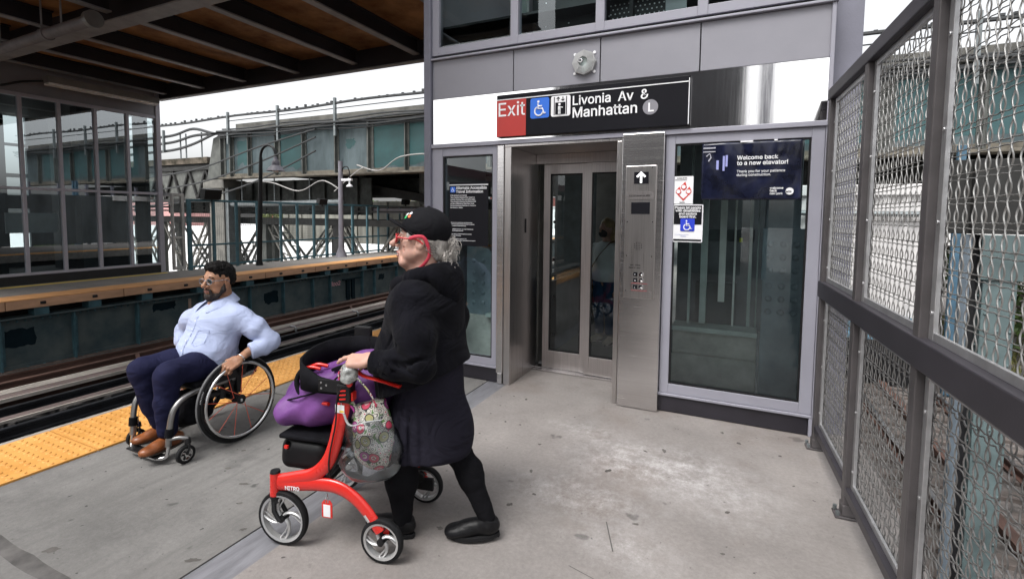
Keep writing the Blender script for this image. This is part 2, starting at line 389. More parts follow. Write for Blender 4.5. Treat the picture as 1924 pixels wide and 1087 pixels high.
# ================================================================ ground, yard and platforms (setting)
MB().box(-600, 600, -400, 900, -6.2, -6.0).build('ground', M_ground, kind='structure')
MB().box(.95, 70, -30, 90, -2.5, -2.2).build('yard_ground', M_yard, kind='structure')
XL, XE = -4.27, -10.87          # near platform edge, opposite platform edge
PL0, PL1 = -45, 34
b = MB(); b.box(XL+.062, -2.04, PL0, 2.775, -.24, 0); b.box(XL+.062, -2.04, 2.80, PL1, -.24, 0); b.build('platform', M_floorL, kind='structure')
b = MB(); b.box(-1.845, .78, PL0, PL1, -.24, 0); b.build('platform_right_slab', M_floorR, kind='structure')
b = MB(); b.box(-2.035, -1.85, PL0, PL1, -.20, -.004); b.build('platform_joint_strip', M_joint, kind='structure')
b = MB(); b.box(XL, XL+.058, PL0, PL1, -.24, .004); b.build('platform_lip', M_lip, kind='structure')
b = MB(); b.box(XL+.1, .7, PL0, PL1, -6.0, -.26); b.build('platform_base', M_dark, kind='structure')
# tactile strip with truncated domes, laid as 0.61 x 1.22 m tiles with thin gaps
b = MB(); x0, x1 = XL+.062, XL+.665; y = -8.16
k = 0
while y < 26:
    ya, yb = y+.004, y+1.216; b.box(x0, x1, ya, yb, .0005, .012)
    if -3.2 < y < 9.5:
        for i in range(10):
            for j in range(20):
                cx, cy = x0+.032+i*.0599, ya+.032+j*.0604
                b.lathe((cx, cy, .012), (0, 0, 1), [(.0165, 0), (.0105, .0058), (1e-4, .0058)], 7)
    y += 1.22; k += 1
b.build('tactile_paving', M_tactN, kind='structure', smooth=30)
# stains, gum spots, a filled joint and scuffs lying on the concrete
rs_ = random.Random(11)
def blot(x, y, r, el=1.0, ang=0.0, n=16, rag=.28):
    P = []
    for i in range(n):
        a = 2*math.pi*i/n; q = r*(1+rs_.uniform(-rag, rag)); u, v = q*math.cos(a)*el, q*math.sin(a); P.append((x+u*math.cos(ang)-v*math.sin(ang), y+u*math.sin(ang)+v*math.cos(ang), .0009))
    return P
b = MB()
for i in range(46):
    x, y = rs_.uniform(-3.5, .35), rs_.uniform(.6, 3.7); b.add(blot(x, y, rs_.uniform(.004, .013), rs_.uniform(.8, 2.2), rs_.uniform(0, 3)), [tuple(range(16))])
for x, y, r, e in ((-1.26, 1.36, .032, 1.5), (-1.30, 1.47, .024, 1.2), (-1.18, 1.27, .022, 1.6), (-2.22, 1.86, .011, 2.4), (-2.45, 1.75, .012, 2), (-2.3, 1.62, .010, 1.5), (-2.72, 1.02, .018, 1.8), (-2.1, 1.25, .012, 2.6)): b.add(blot(x, y, r, e, .5), [tuple(range(16))])
b.build('floor_spots', mat('trodden_gum', (.115, .107, .10), .8, var=.3, spec=.2), kind='structure')
b = MB()
for x0, y0, x1, y1, w in ((-.55, 2.30, -.47, 2.10, .006), (-.62, 1.93, -.50, 1.90, .003)): b.box(min(x0, x1), 0, 0, 0, 0, 0) if False else b.bar((x0, y0, .0012), (x1, y1, .0012), w, .0006)
b.build('floor_scuffs', mat('dark_scuff', (.10, .095, .09), .8), kind='structure')
b = MB(); P_ = [(-4.15+.1*i, .905+rs_.uniform(-.005, .005), .001) for i in range(22)]; P_ += [(x, .968+rs_.uniform(-.005, .005), .001) for x, _, _ in P_[::-1]]; b.add(P_, [tuple(range(len(P_)))]); b.build('filled_joint', mat('dark_joint_filler', (.085, .08, .077), .8, var=.45, vs=7), kind='structure')
# ================================================================ opposite platform
b = MB(); b.box(-19, XE-.08, PL0, 7.5, -.13, 0); b.box(-13.05, XE-.08, 7.5, 45, -.13, 0); b.build('opposite_platform', M_floorO, kind='structure')
b = MB(); b.box(XE-.60, XE+.002, PL0, 45, .0, .012); b.build('opposite_tactile_paving', M_tactF, kind='structure')
b = MB(); b.box(-12.92, -12.80, -2, 7.3, .0, .006); b.build('yellow_floor_line', M_yellow, kind='structure')
b = MB(); b.box(-19, XE-.5, PL0, 7.5, -6.0, -.16); b.box(-12.9, XE-.5, 7.5, 45, -6.0, -.16); b.build('opposite_platform_base', M_dark, kind='structure')
# rubbing boards along the edge: one thing per board
js = [-6.5, -4.8, -3.1, -1.4, .25, 1.96, 3.668, 5.371, 7.0, 8.514, 10.123, 11.753, 13.4, 15.05, 16.7, 18.35, 20.0]
pr = None
for i in range(len(js)-1):
    M_ = Matrix.Translation((XE, js[i], -.15))
    Ln = js[i+1]-js[i]
    t = thing('rubbing_board', 'tan wooden rubbing board along the edge of the far platform', 'edge board', group='rubbing boards on the far platform edge', M=M_)
    bb = MB(); bb.box(-.08, 0, .006, Ln-.006, .0, .148); bb.build('board', M_rub, t, local=True, bevel=.006)
    bb = MB()
    for yy in (.28, .72): bb.tube([(.001, Ln*yy-.035, .075), (.004, Ln*yy+.035, .075)], .026, 10)
    bb.build('bolt_recess', M_dark, t, local=True)
# the plate girder under the far platform
g = thing('platform_girder', 'teal riveted plate girder carrying the far platform above the tracks', 'girder', (-11.0, 4, -1.2))
b = MB(); b.box(-11.02, -11.0, PL0, 45, -1.25, -.31); b.build('web', M_teal, g)
b = MB(); b.box(-11.17, -10.86, PL0, 45, -.31, -.285); b.box(-11.0, -10.975, PL0, 45, -.40, -.312); b.build('top_flange', M_teal, g, bevel=.003)
b = MB(); b.box(-11.0, -10.972, PL0, 45, -1.25, -1.10); b.build('bottom_flange', M_teal, g, bevel=.003)
sy = [-3.6, -2.6, -1.6, -.5, .55, 1.6, 2.6, 3.60, 4.589, 5.62, 6.9, 8.112, 9.088, 10.07, 10.724, 12.071, 12.648, 13.8, 15, 16.2, 17.4, 18.6]
for y in sy:
    b = MB(); b.box(-11.0, -10.89, y-.012, y+.012, -1.25, -.312); b.box(-11.0, -10.985, y+.014, y+.075, -1.24, -.405); b.build('stiffener', M_teal2, g)
b = MB()
for i in range(len(sy)-1):
    a, c = sy[i]+.12, sy[i+1]-.08
    for zz, st in ((-.355, .11), (-1.165, .22)):
        y = a
        while y < c: b.ell((-10.970, y, zz), (.018, .023, .023), 6, 4); y += st
    z = -1.05
    while z < -.45: b.ell((-10.984, sy[i]+.045, z), (.012, .013, .013), 6, 4); z += .105
b.build('rivets', M_teal2, g, smooth=60, kind='stuff')
for y in (-1.4, .4, 2.2, 3.2, 4.138, 4.91, 5.799, 6.9, 8.102, 8.961, 9.755, 10.601, 11.324, 12.14, 12.85, 13.7, 14.6):
    b = MB(); b.box(-11.14, -10.90, y-.10, y+.10, -.284, -.131); b.build('bearing_block', M_teal2, g, bevel=.004)
# roller-painted patches over old graffiti, a small paper notice and a scrawl
def patch(y0, y1, z0, z1, m=M_patch, seed=1):
    rs = random.Random(seed); P = []
    for i in range(9): P.append((-10.9985, y0+(y1-y0)*i/8, z0+rs.uniform(-.02, .03)))
    for i in range(4): P.append((-10.9985, y1+rs.uniform(-.02, .03), z0+(z1-z0)*(i+.5)/4))
    for i in range(9): P.append((-10.9985, y1-(y1-y0)*i/8, z1+rs.uniform(-.03, .02)))
    for i in range(4): P.append((-10.9985, y0+rs.uniform(-.03, .03), z1-(z1-z0)*(i+.5)/4))
    return MB().prism(P, (.003, 0, 0))
for i, (a, c, d, e) in enumerate([(3.66, 4.06, -.80, -.50), (5.95, 6.38, -.57, -.36), (8.56, 8.97, -.84, -.53), (12.93, 13.19, -.70, -.52)]):
    patch(a, c, d, e, seed=i).build('overpaint_patch', M_patch, g)
b = MB(); text_mesh(b, 'Moo2', .26, (-10.996, 10.72, -.66), (0, 1, 0), (0, .1, 1), .001, .004); b.build('scrawl', mat('pink_chalk', (.70, .38, .42), .8), g)
b = MB(); b.box(-10.996, -10.985, 6.66, 6.72, -.74, -.40); b.build('timber_gauge', mat('old_timber_strip', (.36, .27, .22), .8), g)
b = MB(); b.box(-11.0, -10.90, 11.25, 12.0, -.53, -.50); b.box(-11.0, -10.93, 11.4, 11.52, -1.2, -.53); b.box(-11.0, -10.93, 11.62, 11.74, -1.2, -.53); b.build('splice_bracket', M_patch, g)
# the far platform's windscreen and canopy further back (mirrored in the elevator glass)
wc = thing('platform_canopy', 'dark windscreen and burgundy edged canopy of the far platform further back', 'canopy', (-14, -20, 0))
MB().box(-13.2, -13.1, -45, -3.4, 0, 2.7).build('windscreen', mat('windscreen_steel', (.06, .065, .07), .6, var=.3), wc)
MB().box(-14.5, -10.9, -45, -4.2, 3.25, 3.4).build('roof', M_dark, wc)
MB().box(-10.9, -10.86, -45, -4.2, 3.1, 3.5).build('fascia', mat('burgundy_canopy_edge', (.17, .03, .05), .5), wc)
for y in range(-43, -4, 4): MB().box(-12.6, -12.45, y-.07, y+.07, 0, 3.25).build('post', M_teal2, wc)
# ================================================================ tracks
MB().box(-11.1, XL+.08, PL0, 60, -1.75, -1.50).build('deck_gap_sheet', M_bed, kind='structure')  # near-black sheet in place of the shaded void under the open deck
MB().box(-10.98, -10.28, PL0, 60, -1.50, -1.16).build('track_bed_ledge', M_dirt, kind='structure')
def rail(mb, x, z, y0=PL0, y1=60, h=.13, w=.065):
    mb.prism([(x-w, y0, z-h), (x+w, y0, z-h), (x+w, y0, z-h+.02), (x+.012, y0, z-h+.035), (x+.012, y0, z-.04), (x+w*.55, y0, z-.03), (x+w*.55, y0, z-.004), (x+w*.4, y0, z), (x-w*.4, y0, z), (x-w*.55, y0, z-.004), (x-w*.55, y0, z-.03), (x-.012, y0, z-.04), (x-.012, y0, z-h+.035), (x-w, y0, z-h+.02)], (0, y1-y0, 0)); return mb
def track(cx, label, blackrails, zt=-1.05, g_=.7175, y0=-7, y1=26):
    t = thing('railway_track', label, 'track', (cx, 6, zt-.3))
    for sx in (-1, 1):
        r_ = rail(MB(), cx+sx*g_, zt).build('rail', blackrails if sx > 0 or cx > -8 else M_rust, t)
        MB().box(cx+sx*g_-.03, cx+sx*g_+.03, PL0, 60, zt+.0005, zt+.003).build('rail_head', M_railtop if sx < 0 and cx < -8 else M_railblk, r_)
    me = None; y = y0
    while y < y1:
        if me is None:
            o = MB().box(cx-1.25, cx+1.25, y-.10, y+.10, zt-.30, zt-.135).build('sleeper', M_tie, t, bevel=.008); me = o; yy0 = y
        else:
            o = me.copy(); COL.objects.link(o); o.parent = t; MW[o] = MW[me]; o.location = (0, y-yy0, 0)
        y += .52
    return t
T1 = track(-7.03, 'nearer railway track with black greasy rails beside the amber platform edge', M_railblk)
T2 = track(-9.325, 'farther railway track with rusty rails below the teal girder', M_railblk, zt=-1.02, g_=.875)
# third-rail assemblies: cover boards on brackets, timber guards
t = thing('third_rail', 'third rail under a weathered brown cover board between the two tracks', 'third rail', (-8.8, 5, -1.3))
b = MB(); b.box(-9.03, -8.62, PL0, 60, -.99, -.95); cb = b.build('cover_board', M_board, t, bevel=.006)
b = MB(); b.box(-8.618, -8.60, PL0, 60, -.995, -.946)
for k in range(4): b.box(-9.02+.06*k, -8.99+.06*k, PL0, 60, -.949, -.938)
b.build('board_edge', M_boardL, cb)
rail(MB(), -8.85, -1.03).build('power_rail', M_rust, t)
for y in (-3.6, 7.42, 9.3, 11.2, 13.1, 15.0):
    b = MB(); b.tube([(-8.75, y, -.93), (-8.60, y, -.93), (-8.57, y, -.96), (-8.57, y, -1.22), (-8.50, y, -1.22)], .022, 6); b.build('bracket', mat('galvanised_clamp', (.33, .33, .34), .45, .7), t)
t = thing('timber_guard', 'long brown timber guard board with pale edge lying beside the nearer track', 'guard timber', (-8.12, 5, -1.2))
b = MB(); b.box(-8.21, -8.05, PL0, 60, -1.085, -1.055); gb = b.build('board', M_board, t, bevel=.006)
b = MB(); b.box(-8.048, -8.025, PL0, 60, -1.085, -1.052); b.build('board_edge', M_boardL, gb)
t = thing('inner_guard_rail', 'rusty guard rail running inside the farther track', 'guard rail', (-9.55, 5, -1.2))
rail(MB(), -9.62, -.99).build('rail', M_rust, t)
for y in (2.3, 4.9, 7.5, 10.1): MB().bar((-9.60, y, -1.0), (-9.44, y-.05, -1.1), .06, .03).build('brace', M_rust, t)
MB().tube([(-6.05, PL0, -.93), (-6.05, 60, -.93)], .05, 8).build('cable_conduit', M_railblk, label='dark conduit pipe running along below the near platform edge', cat='pipe')
# ================================================================ glazed building on the far platform
M_mul = mat('grey_window_frame_paint', (.42, .405, .46), .42, var=.06, vs=3)
M_grey = mat('grey_metal_panel', (.235, .228, .25), .48, var=.07, vs=2, spec=.5)
M_glassB = glass('blue_tinted_glazing', (.68, .80, .82), 1.6, .22)
M_int = mat('dark_interior_steel', (.035, .045, .052), .6, var=.3)
M_intf = mat('interior_floor', (.12, .12, .12), .7)
XB = -13.1
bl = thing('station_building', 'long glazed station house with grey frames on the far platform', 'building', (-15, 3, 0))
ym = [-2.55, -1.94, -1.32, -.71, -.1, .53, 1.14, 1.75, 2.36, 2.98, 3.58, 4.19, 4.80, 5.42, 6.06, 6.69, 7.31]
b = MB(); b.box(XB-.06, XB+.012, -3, 7.36, .0, .185); b.build('base_panel', M_dark, bl, bevel=.004)
b = MB(); b.box(XB-.10, XB, -3, 7.36, 3.84, 4.62); b.build('header_panel', M_grey, bl, bevel=.004)
b = MB(); b.box(XB-.14, XB+.03, 7.30, 7.40, .0, 4.62); b.build('corner_post', M_mul, bl, bevel=.006)
for y in ym[:-1]:
    b = MB(); b.box(XB-.08, XB+.02, y-.028, y+.028, .24, 3.77); b.build('mullion', M_mul, bl, bevel=.004)
for z0, z1 in ((.187, .24), (1.92, 1.975), (3.77, 3.838)):
    b = MB(); b.box(XB-.079, XB+.016, -3, 7.30, z0, z1); b.build('rail', M_mul, bl, bevel=.004)
for i in range(len(ym)-1):
    for z0, z1 in ((.24, 1.92), (1.975, 3.77)):
        b = MB(); b.add([(XB-.03, ym[i]+.028, z0), (XB-.03, ym[i+1]-.028, z0), (XB-.03, ym[i+1]-.028, z1), (XB-.03, ym[i]+.028, z1)], [(0, 1, 2, 3)]); b.build('window_pane', M_glassB, bl)
# its inside: floor, side wall, columns, machinery, rear wall with bright windows, end wall with glazing
b = MB(); b.box(-17, XB-.1, -3, 7.3, .002, .03); b.box(-17, XB-.1, -3, 7.3, 3.9, 4.0); b.build('inner_floor', M_intf, bl)
b = MB(); wy = [-2.2, -.6, 1.0, 2.6, 4.4, 5.9]
prev = -3.0
for y in wy: b.box(-17.1, -17, prev, y, 0, 4.6); prev = y+.42
b.box(-17.1, -17, prev, 7.36, 0, 4.6); b.box(-17.1, -17, -3, 7.36, 0, .55); b.box(-17.08, -17.0, -3, 7.36, 2.35, 2.45); b.box(-17.08, -17.0, -3, 7.36, 1.55, 1.9); b.box(-17.08, -17, -3, 7.36, 3.15, 3.22); b.build('rear_wall', M_int, bl)
for (x, y, w) in [(-14.2, 4.5, .16), (-15.6, 5.1, .2), (-14.0, 6.2, .14), (-15.9, 6.6, .18), (-16.2, 3.4, .2), (-14.4, 2.4, .16), (-15.3, 1.2, .2)]:
    b = MB(); b.box(x-w, x+w, y-w, y+w, .03, 3.9); b.build('inner_column', M_int, bl)
b = MB(); b.box(-16.2, -14.3, 7.20, 7.28, 0, 4.0); b.box(-13.9, -13.4, 7.20, 7.28, 0, 4.0); b.box(-14.3, -13.9, 7.20, 7.28, 1.9, 2.6); b.build('end_wall', M_int, bl)
b = MB(); b.box(-14.6, -14.56, 5.0, 5.9, 1.0, 1.45); b.build('notice_board', mat('pale_notice', (.62, .65, .66), .6), bl)
b = MB(); b.box(-15.4, -14.9, 3.6, 4.2, .03, 1.1); b.cyl((-14.6, 3.95, .03), (-14.6, 3.95, .95), .07, 10, .03); b.build('equipment_cabinet', mat('cabinet_grey', (.2, .2, .21), .6), bl)
MB().cyl((-14.2, 4.15, .03), (-14.2, 4.15, .95), .10, 12, .05).build('traffic_cone', mat('cone_orange', (.7, .12, .04), .6), label='orange traffic cone standing behind the glazing of the far station house', cat='cone')
# ================================================================ overpass over the tracks
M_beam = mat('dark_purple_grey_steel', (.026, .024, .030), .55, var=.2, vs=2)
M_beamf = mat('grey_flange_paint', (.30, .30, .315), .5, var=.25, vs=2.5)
M_deck = mat('rust_orange_deck_soffit', (.42, .165, .05), .8, var=.6, vs=1.8, bump=.2, bs=12, col2=(.46, .24, .10))
ZU = 4.22
ov = thing('overpass', 'dark steel overpass with rust orange soffit spanning the tracks to the elevator', 'overpass', (-8, 4, ZU))
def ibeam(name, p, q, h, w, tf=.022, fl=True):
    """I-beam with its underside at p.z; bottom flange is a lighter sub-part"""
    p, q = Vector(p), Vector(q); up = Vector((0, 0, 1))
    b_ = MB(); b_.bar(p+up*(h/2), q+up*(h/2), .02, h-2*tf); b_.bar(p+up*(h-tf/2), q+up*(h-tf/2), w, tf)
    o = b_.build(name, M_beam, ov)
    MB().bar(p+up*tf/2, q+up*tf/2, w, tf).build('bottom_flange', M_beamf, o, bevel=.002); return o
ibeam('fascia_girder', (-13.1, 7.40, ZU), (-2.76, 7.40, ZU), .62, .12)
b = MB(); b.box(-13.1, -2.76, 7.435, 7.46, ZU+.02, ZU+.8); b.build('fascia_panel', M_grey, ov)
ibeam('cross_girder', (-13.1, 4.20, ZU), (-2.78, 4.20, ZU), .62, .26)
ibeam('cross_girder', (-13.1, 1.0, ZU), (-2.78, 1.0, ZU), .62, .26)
for x in (-12.7, -11.28, -9.87, -8.28, -6.76, -5.34, -3.9, -2.95):
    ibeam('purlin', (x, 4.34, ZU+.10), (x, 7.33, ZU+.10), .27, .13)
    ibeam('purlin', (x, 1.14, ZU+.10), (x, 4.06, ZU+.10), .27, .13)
b = MB(); b.box(-13.1, -2.78, 1.02, 4.18, ZU+.372, ZU+.40); b.box(-13.1, -2.78, 4.22, 7.38, ZU+.372, ZU+.40); b.box(-13.1, -2.78, .95, 7.43, ZU+.63, ZU+.72); b.build('deck_soffit', M_deck, ov)
b = MB(); b.box(-13.1, -2.74, .9, 7.47, ZU+.73, ZU+1.9); b.build('upper_enclosure', M_grey, ov)
# drain pipe hung below the overpass, strip light, cable
pp = thing('drain_pipe', 'grey drain pipe with flanged end hanging on rods under the overpass', 'pipe', (-9.5, 3.6, 4.0))
Pq = mat('grey_pipe', (.23, .22, .235), .5, .2, var=.2)
b = MB(); b.cyl((-13.0, 3.70, 3.98), (-7.98, 3.70, 4.05), .075, 14); b.build('pipe', Pq, pp, smooth=40)
MB().cyl((-9.25, 3.70, 4.032), (-9.12, 3.70, 4.034), .09, 14).build('collar_joint', Pq, pp, smooth=40); b = MB(); b.cyl((-7.98, 3.70, 4.05), (-7.90, 3.70, 4.052), .115, 14); b.build('flange', mat('pipe_flange', (.33, .33, .33), .4, .6), pp, smooth=40)
for x in (-10.6, -9.3, -8.75): MB().cyl((x, 3.70, 4.0), (x, 3.70, 4.60), .013, 6).build('hanger_rod', M_beamf, pp)
lt = thing('strip_light', 'unlit fluorescent strip light with prismatic cover under the overpass', 'lamp', (-12.6, 5.8, 4.1))
b = MB(); b.box(-12.66, -12.44, 5.0, 7.05, 4.03, 4.16); b.build('housing', mat('lamp_housing', (.20, .19, .18), .5), lt, bevel=.01)
b = MB(); b.box(-12.65, -12.45, 5.02, 7.03, 3.985, 4.029); b.build('diffuser', mat('cloudy_diffuser', (.90, .87, .84), .25, var=.2, vs=6), lt, bevel=.01)
MB().tube(spline([(-13.0, 2.6, 3.82), (-12.9, 3.7, 3.80), (-12.8, 4.3, 3.82), (-12.7, 4.7, 3.98), (-12.6, 5.1, 4.08)], 5), .022, 6).build('cable', M_black, label='black cable looping below the overpass above the far glazing', cat='cable')
# ================================================================ elevator house
def steel(name, col=(.60, .58, .575), rough=.24, streak=(90, 1, 1.2), bump=.05, var=.10):
    m = mat(name, col, rough, 1.0, var=var, vs=2.2, stretch=streak, bump=bump, bs=4)
    return m
M_ss = steel('brushed_stainless', streak=(1.2, 1.2, 90))
M_ssv = steel('brushed_stainless_jamb', (.50, .475, .465), .30, streak=(60, 60, 1.0))
M_ssm = steel('polished_stainless_band', (.80, .79, .79), .07, streak=(30, 1, 1), bump=.0, var=.03)
M_ssd = steel('dull_stainless_door', (.44, .41, .405), .34, streak=(60, 60, 1.0))
M_grey2 = mat('grey_enamel_panel', (.235, .232, .262), .5, var=.05, vs=2, bump=.015, bs=300)
M_frm = mat('lavender_grey_frame', (.275, .272, .318), .45, var=.05, vs=2)
M_col = mat('grey_painted_column', (.165, .165, .205), .55, var=.12, vs=2.5, bump=.12, bs=120)
M_base = mat('black_base_panel', (.018, .016, .022), .45, var=.2)
M_signk = mat('sign_black_enamel', (.008, .008, .011), .5, var=.1, spec=.12)
M_signr = mat('sign_red_enamel', (.42, .028, .022), .4, var=.05)
M_white = mat('sign_white', (.78, .78, .80), .5, var=.02)
M_blue = mat('access_blue', (.022, .14, .62), .45, var=.03)
M_blue2 = mat('access_royal_blue', (.018, .045, .52), .45, var=.03)
M_gcirc = mat('route_bullet_grey', (.21, .205, .23), .45, var=.03)
M_glassE = glass('elevator_window_glass', (.76, .86, .86), 1.5, .015)
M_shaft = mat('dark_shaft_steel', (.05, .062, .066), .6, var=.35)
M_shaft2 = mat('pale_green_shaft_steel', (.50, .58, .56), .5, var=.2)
M_rivet = mat('slate_riveted_steel', (.30, .37, .42), .55, var=.2, vs=4, bump=.15, bs=25)
YF = 3.855
el = thing('elevator_house', 'grey metal and glass elevator house with a stainless doorway on the platform', 'elevator', (-1.05, 5.2, 0))
def P(name, m, *boxes, bevel=.004, par=None, **kw):
    b_ = MB()
    for q in boxes: b_.box(*q)
    return b_.build(name, m, par or el, bevel=bevel, **kw)
P('corner_column', M_col, (-2.70, -2.628, YF-.04, YF+.16, 0, 6.2), bevel=.006)
P('base_panel', M_base, (-2.628, -1.94, YF-.004, YF+.03, .004, .128)); P('base_panel', M_base, (-.552, .462, YF-.004, YF+.03, .004, .128))
P('base_sill', M_frm, (-2.628, -1.94, YF-.022, YF+.03, .130, .150)); P('base_sill', M_frm, (-.545, .478, YF-.022, YF+.03, .130, .150)); P('corner_trim', M_frm, (.464, .50, YF-.02, YF+.1, .0, .128))
def window(x0, x1, z0, z1, gx0, gx1, gz0, gz1, name='window'):
    f_ = P(name, M_frm, (x0, gx0, YF-.012, YF+.07, z0, z1), (gx1, x1, YF-.012, YF+.07, z0, z1), (gx0, gx1, YF-.010, YF+.07, z0, gz0), (gx0, gx1, YF-.010, YF+.07, gz1, z1), bevel=.003)
    b_ = MB(); b_.add([(gx0, YF+.02, gz0), (gx1, YF+.02, gz0), (gx1, YF+.02, gz1), (gx0, YF+.02, gz1)], [(0, 1, 2, 3)]); b_.build('pane', M_glassE, f_)
    b_ = MB()
    for q in ((gx0, gx0+.012, YF-.002, YF+.018, gz0, gz1), (gx1-.012, gx1, YF-.002, YF+.018, gz0, gz1), (gx0+.012, gx1-.012, YF-.002, YF+.018, gz0, gz0+.012), (gx0+.012, gx1-.012, YF-.002, YF+.018, gz1-.012, gz1)): b_.box(*q)
    b_.build('gasket', M_black, f_); return f_
window(-2.628, -1.940, .152, 2.105, -2.513, -1.995, .216, 2.032)
window(-.535, .478, .152, 2.105, -.468, .402, .225, 2.038)
P('edge_trim', M_frm, (.480, .505, YF-.02, YF+.10, .13, 2.90))
P('head_ledge', M_frm, (-2.628, .505, YF-.030, YF+.07, 2.107, 2.143))
P('stainless_band', M_ssm, (-2.620, -1.056, YF-.012, YF+.03, 2.145, 2.548), (-1.054, .486, YF-.012, YF+.03, 2.145, 2.548), bevel=0)
xs = [-2.628, -1.806, -1.054, -.318, .505]
for i in range(4): P('grey_panel', M_grey2, (xs[i]+.004, xs[i+1]-.004, YF-.004, YF+.03, 2.552, 2.895), bevel=.003)
P('panel_backing', M_black, (-2.628, .50, YF+.031, YF+.06, .0, 2.95), bevel=0) if False else None
P('drip_ledge', M_frm, (-2.628, .515, YF-.035, YF+.06, 2.897, 2.915)); P('shadow_gap', M_dark, (-2.62, .51, YF+.01, YF+.06, 2.916, 2.940), bevel=0)
ux = [-2.59, -1.80, -1.062, -.31, .45]
for i in range(4):
    f_ = P('upper_window', M_frm, (ux[i]-.035, ux[i]+.035, YF-.012, YF+.07, 2.942, 4.7), (ux[i]+.035, ux[i+1]-.035, YF-.010, YF+.07, 2.942, 3.012), (ux[i]+.035, ux[i+1]-.035, YF-.010, YF+.07, 4.62, 4.7), bevel=.003)
    b_ = MB(); b_.add([(ux[i]+.03, YF+.02, 3.0), (ux[i+1]-.03, YF+.02, 3.0), (ux[i+1]-.03, YF+.02, 4.64), (ux[i]+.03, YF+.02, 4.64)], [(0, 1, 2, 3)]); b_.build('pane', M_glassE, f_)
P('edge_post', M_frm, (.415, .49, YF-.012, YF+.07, 2.942, 4.7))
P('top_panel', M_grey2, (-2.628, .505, YF-.004, YF+.03, 4.702, 6.1)); P('roof', M_grey2, (-2.7, .55, YF, 7.3, 6.11, 6.2), bevel=0)
P('side_wall', M_grey2, (-2.66, -2.63, YF+.17, 4.9, 0, 6.1), (-2.66, -2.63, 4.9, 7.2, 0, .5), (-2.66, -2.63, 4.9, 7.2, 2.6, 6.1), bevel=0); P('side_wall', M_grey2, (.47, .50, YF+.11, 7.2, 2.95, 3.3), (.47, .50, YF+.11, 7.2, 5.2, 6.1), (.47, .50, 7.0, 7.2, 0, 2.95), bevel=0)
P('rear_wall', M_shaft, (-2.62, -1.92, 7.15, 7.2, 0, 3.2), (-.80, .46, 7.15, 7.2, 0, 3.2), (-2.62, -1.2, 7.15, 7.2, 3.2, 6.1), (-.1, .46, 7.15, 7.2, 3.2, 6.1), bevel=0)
# right column, outside the corner
P('flange_column', M_col, (.515, .535, 3.98, 4.20, 0, 6.5), (.535, .655, 4.08, 4.10, 0, 6.5), (.655, .675, 3.98, 4.20, 0, 6.5), (.515, .675, 3.955, 3.976, 0, 6.5), bevel=.004)
# doorway: trims, jambs, recess, sliding doors
P('door_trim', M_ss, (-1.938, -1.876, YF-.035, YF+.05, .10, 2.10), (-1.930, -1.884, YF-.028, YF+.05, .0, .099))
P('door_frame', M_ssv, (-1.874, -1.812, YF-.02, 4.46, 0, 2.082), (-.900, -.862, YF-.02, 4.46, 0, 2.082), (-1.874, -.862, YF-.02, 4.46, 2.083, 2.105), bevel=.003)
P('jamb_switch', M_black, (-1.811, -1.806, 4.14, 4.17, 1.34, 1.47))
P('recess_head', M_ssd, (-1.81, -.902, 4.40, 4.44, 1.99, 2.081), bevel=.002)
P('door_sill', M_ss, (-1.81, -.902, 4.33, 4.52, .003, .012), (-1.81, -.902, 4.36, 4.368, .012, .015), (-1.81, -.902, 4.41, 4.418, .012, .015), bevel=0)
def door(x0, x1, y, gx0, gx1, bumpers):
    d_ = P('door', M_ssd, (x0, gx0, y, y+.03, .02, 1.985), (gx1, x1, y, y+.03, .02, 1.985), (gx0, gx1, y+.0005, y+.0295, .02, .190), (gx0, gx1, y+.0005, y+.0295, 1.895, 1.985), bevel=.002)
    b_ = MB(); b_.add([(gx0, y+.015, .19), (gx1, y+.015, .19), (gx1, y+.015, 1.895), (gx0, y+.015, 1.895)], [(0, 1, 2, 3)]); b_.build('pane', M_glassE, d_)
    b_ = MB()
    for q in ((gx0, gx0+.012, .19, 1.895), (gx1-.012, gx1, .19, 1.895), (gx0+.012, gx1-.012, .19, .205), (gx0+.012, gx1-.012, 1.88, 1.895)): b_.box(q[0], q[1], y+.002, y+.014, q[2], q[3])
    for z in bumpers: b_.disc((gx0+.045, y+.012, z), (0, -1, 0), .014, .01, 10)
    b_.build('glazing_bead', M_black, d_)
    return d_
door(-1.733, -1.296, 4.415, -1.668, -1.352, (.35, .72, 1.08, 1.44)); door(-1.300, -.86, 4.375, -1.250, -.93, ())
# control panel column
P('control_column', M_ss, (-.852, -.538, YF-.055, YF+.04, .004, 2.128), bevel=.006)
cp = P('control_panel', M_ssv, (-.815, -.588, YF-.078, YF-.056, .874, 1.882), bevel=.004)
def onp(name, m, fn):
    b_ = MB(); fn(b_); return b_.build(name, m, cp)
YP = YF-.0785
onp('arrow_display', M_signk, lambda q: q.box(-.752, -.645, YP-.003, YP, 1.746, 1.834)); onp('floor_display', M_signk, lambda q: q.box(-.768, -.630, YP-.003, YP, 1.519, 1.606))
def arrow(q):
    q.tube([(-.699, YP-.005, 1.752), (-.699, YP-.005, 1.826)], .0075, 8); q.tube([(-.729, YP-.005, 1.797), (-.699, YP-.005, 1.829), (-.669, YP-.005, 1.797)], .0075, 8)
am = bpy.data.materials.new('lit_arrow'); am.use_nodes = True; am.node_tree.nodes['Principled BSDF'].inputs['Emission Color'].default_value = (1, 1, 1, 1); am.node_tree.nodes['Principled BSDF'].inputs['Emission Strength'].default_value = .9
onp('up_arrow', am, arrow)
onp('number_plate', M_ssd, lambda q: (q.box(-.795, -.602, YP-.003, YP, 1.628, 1.690)))
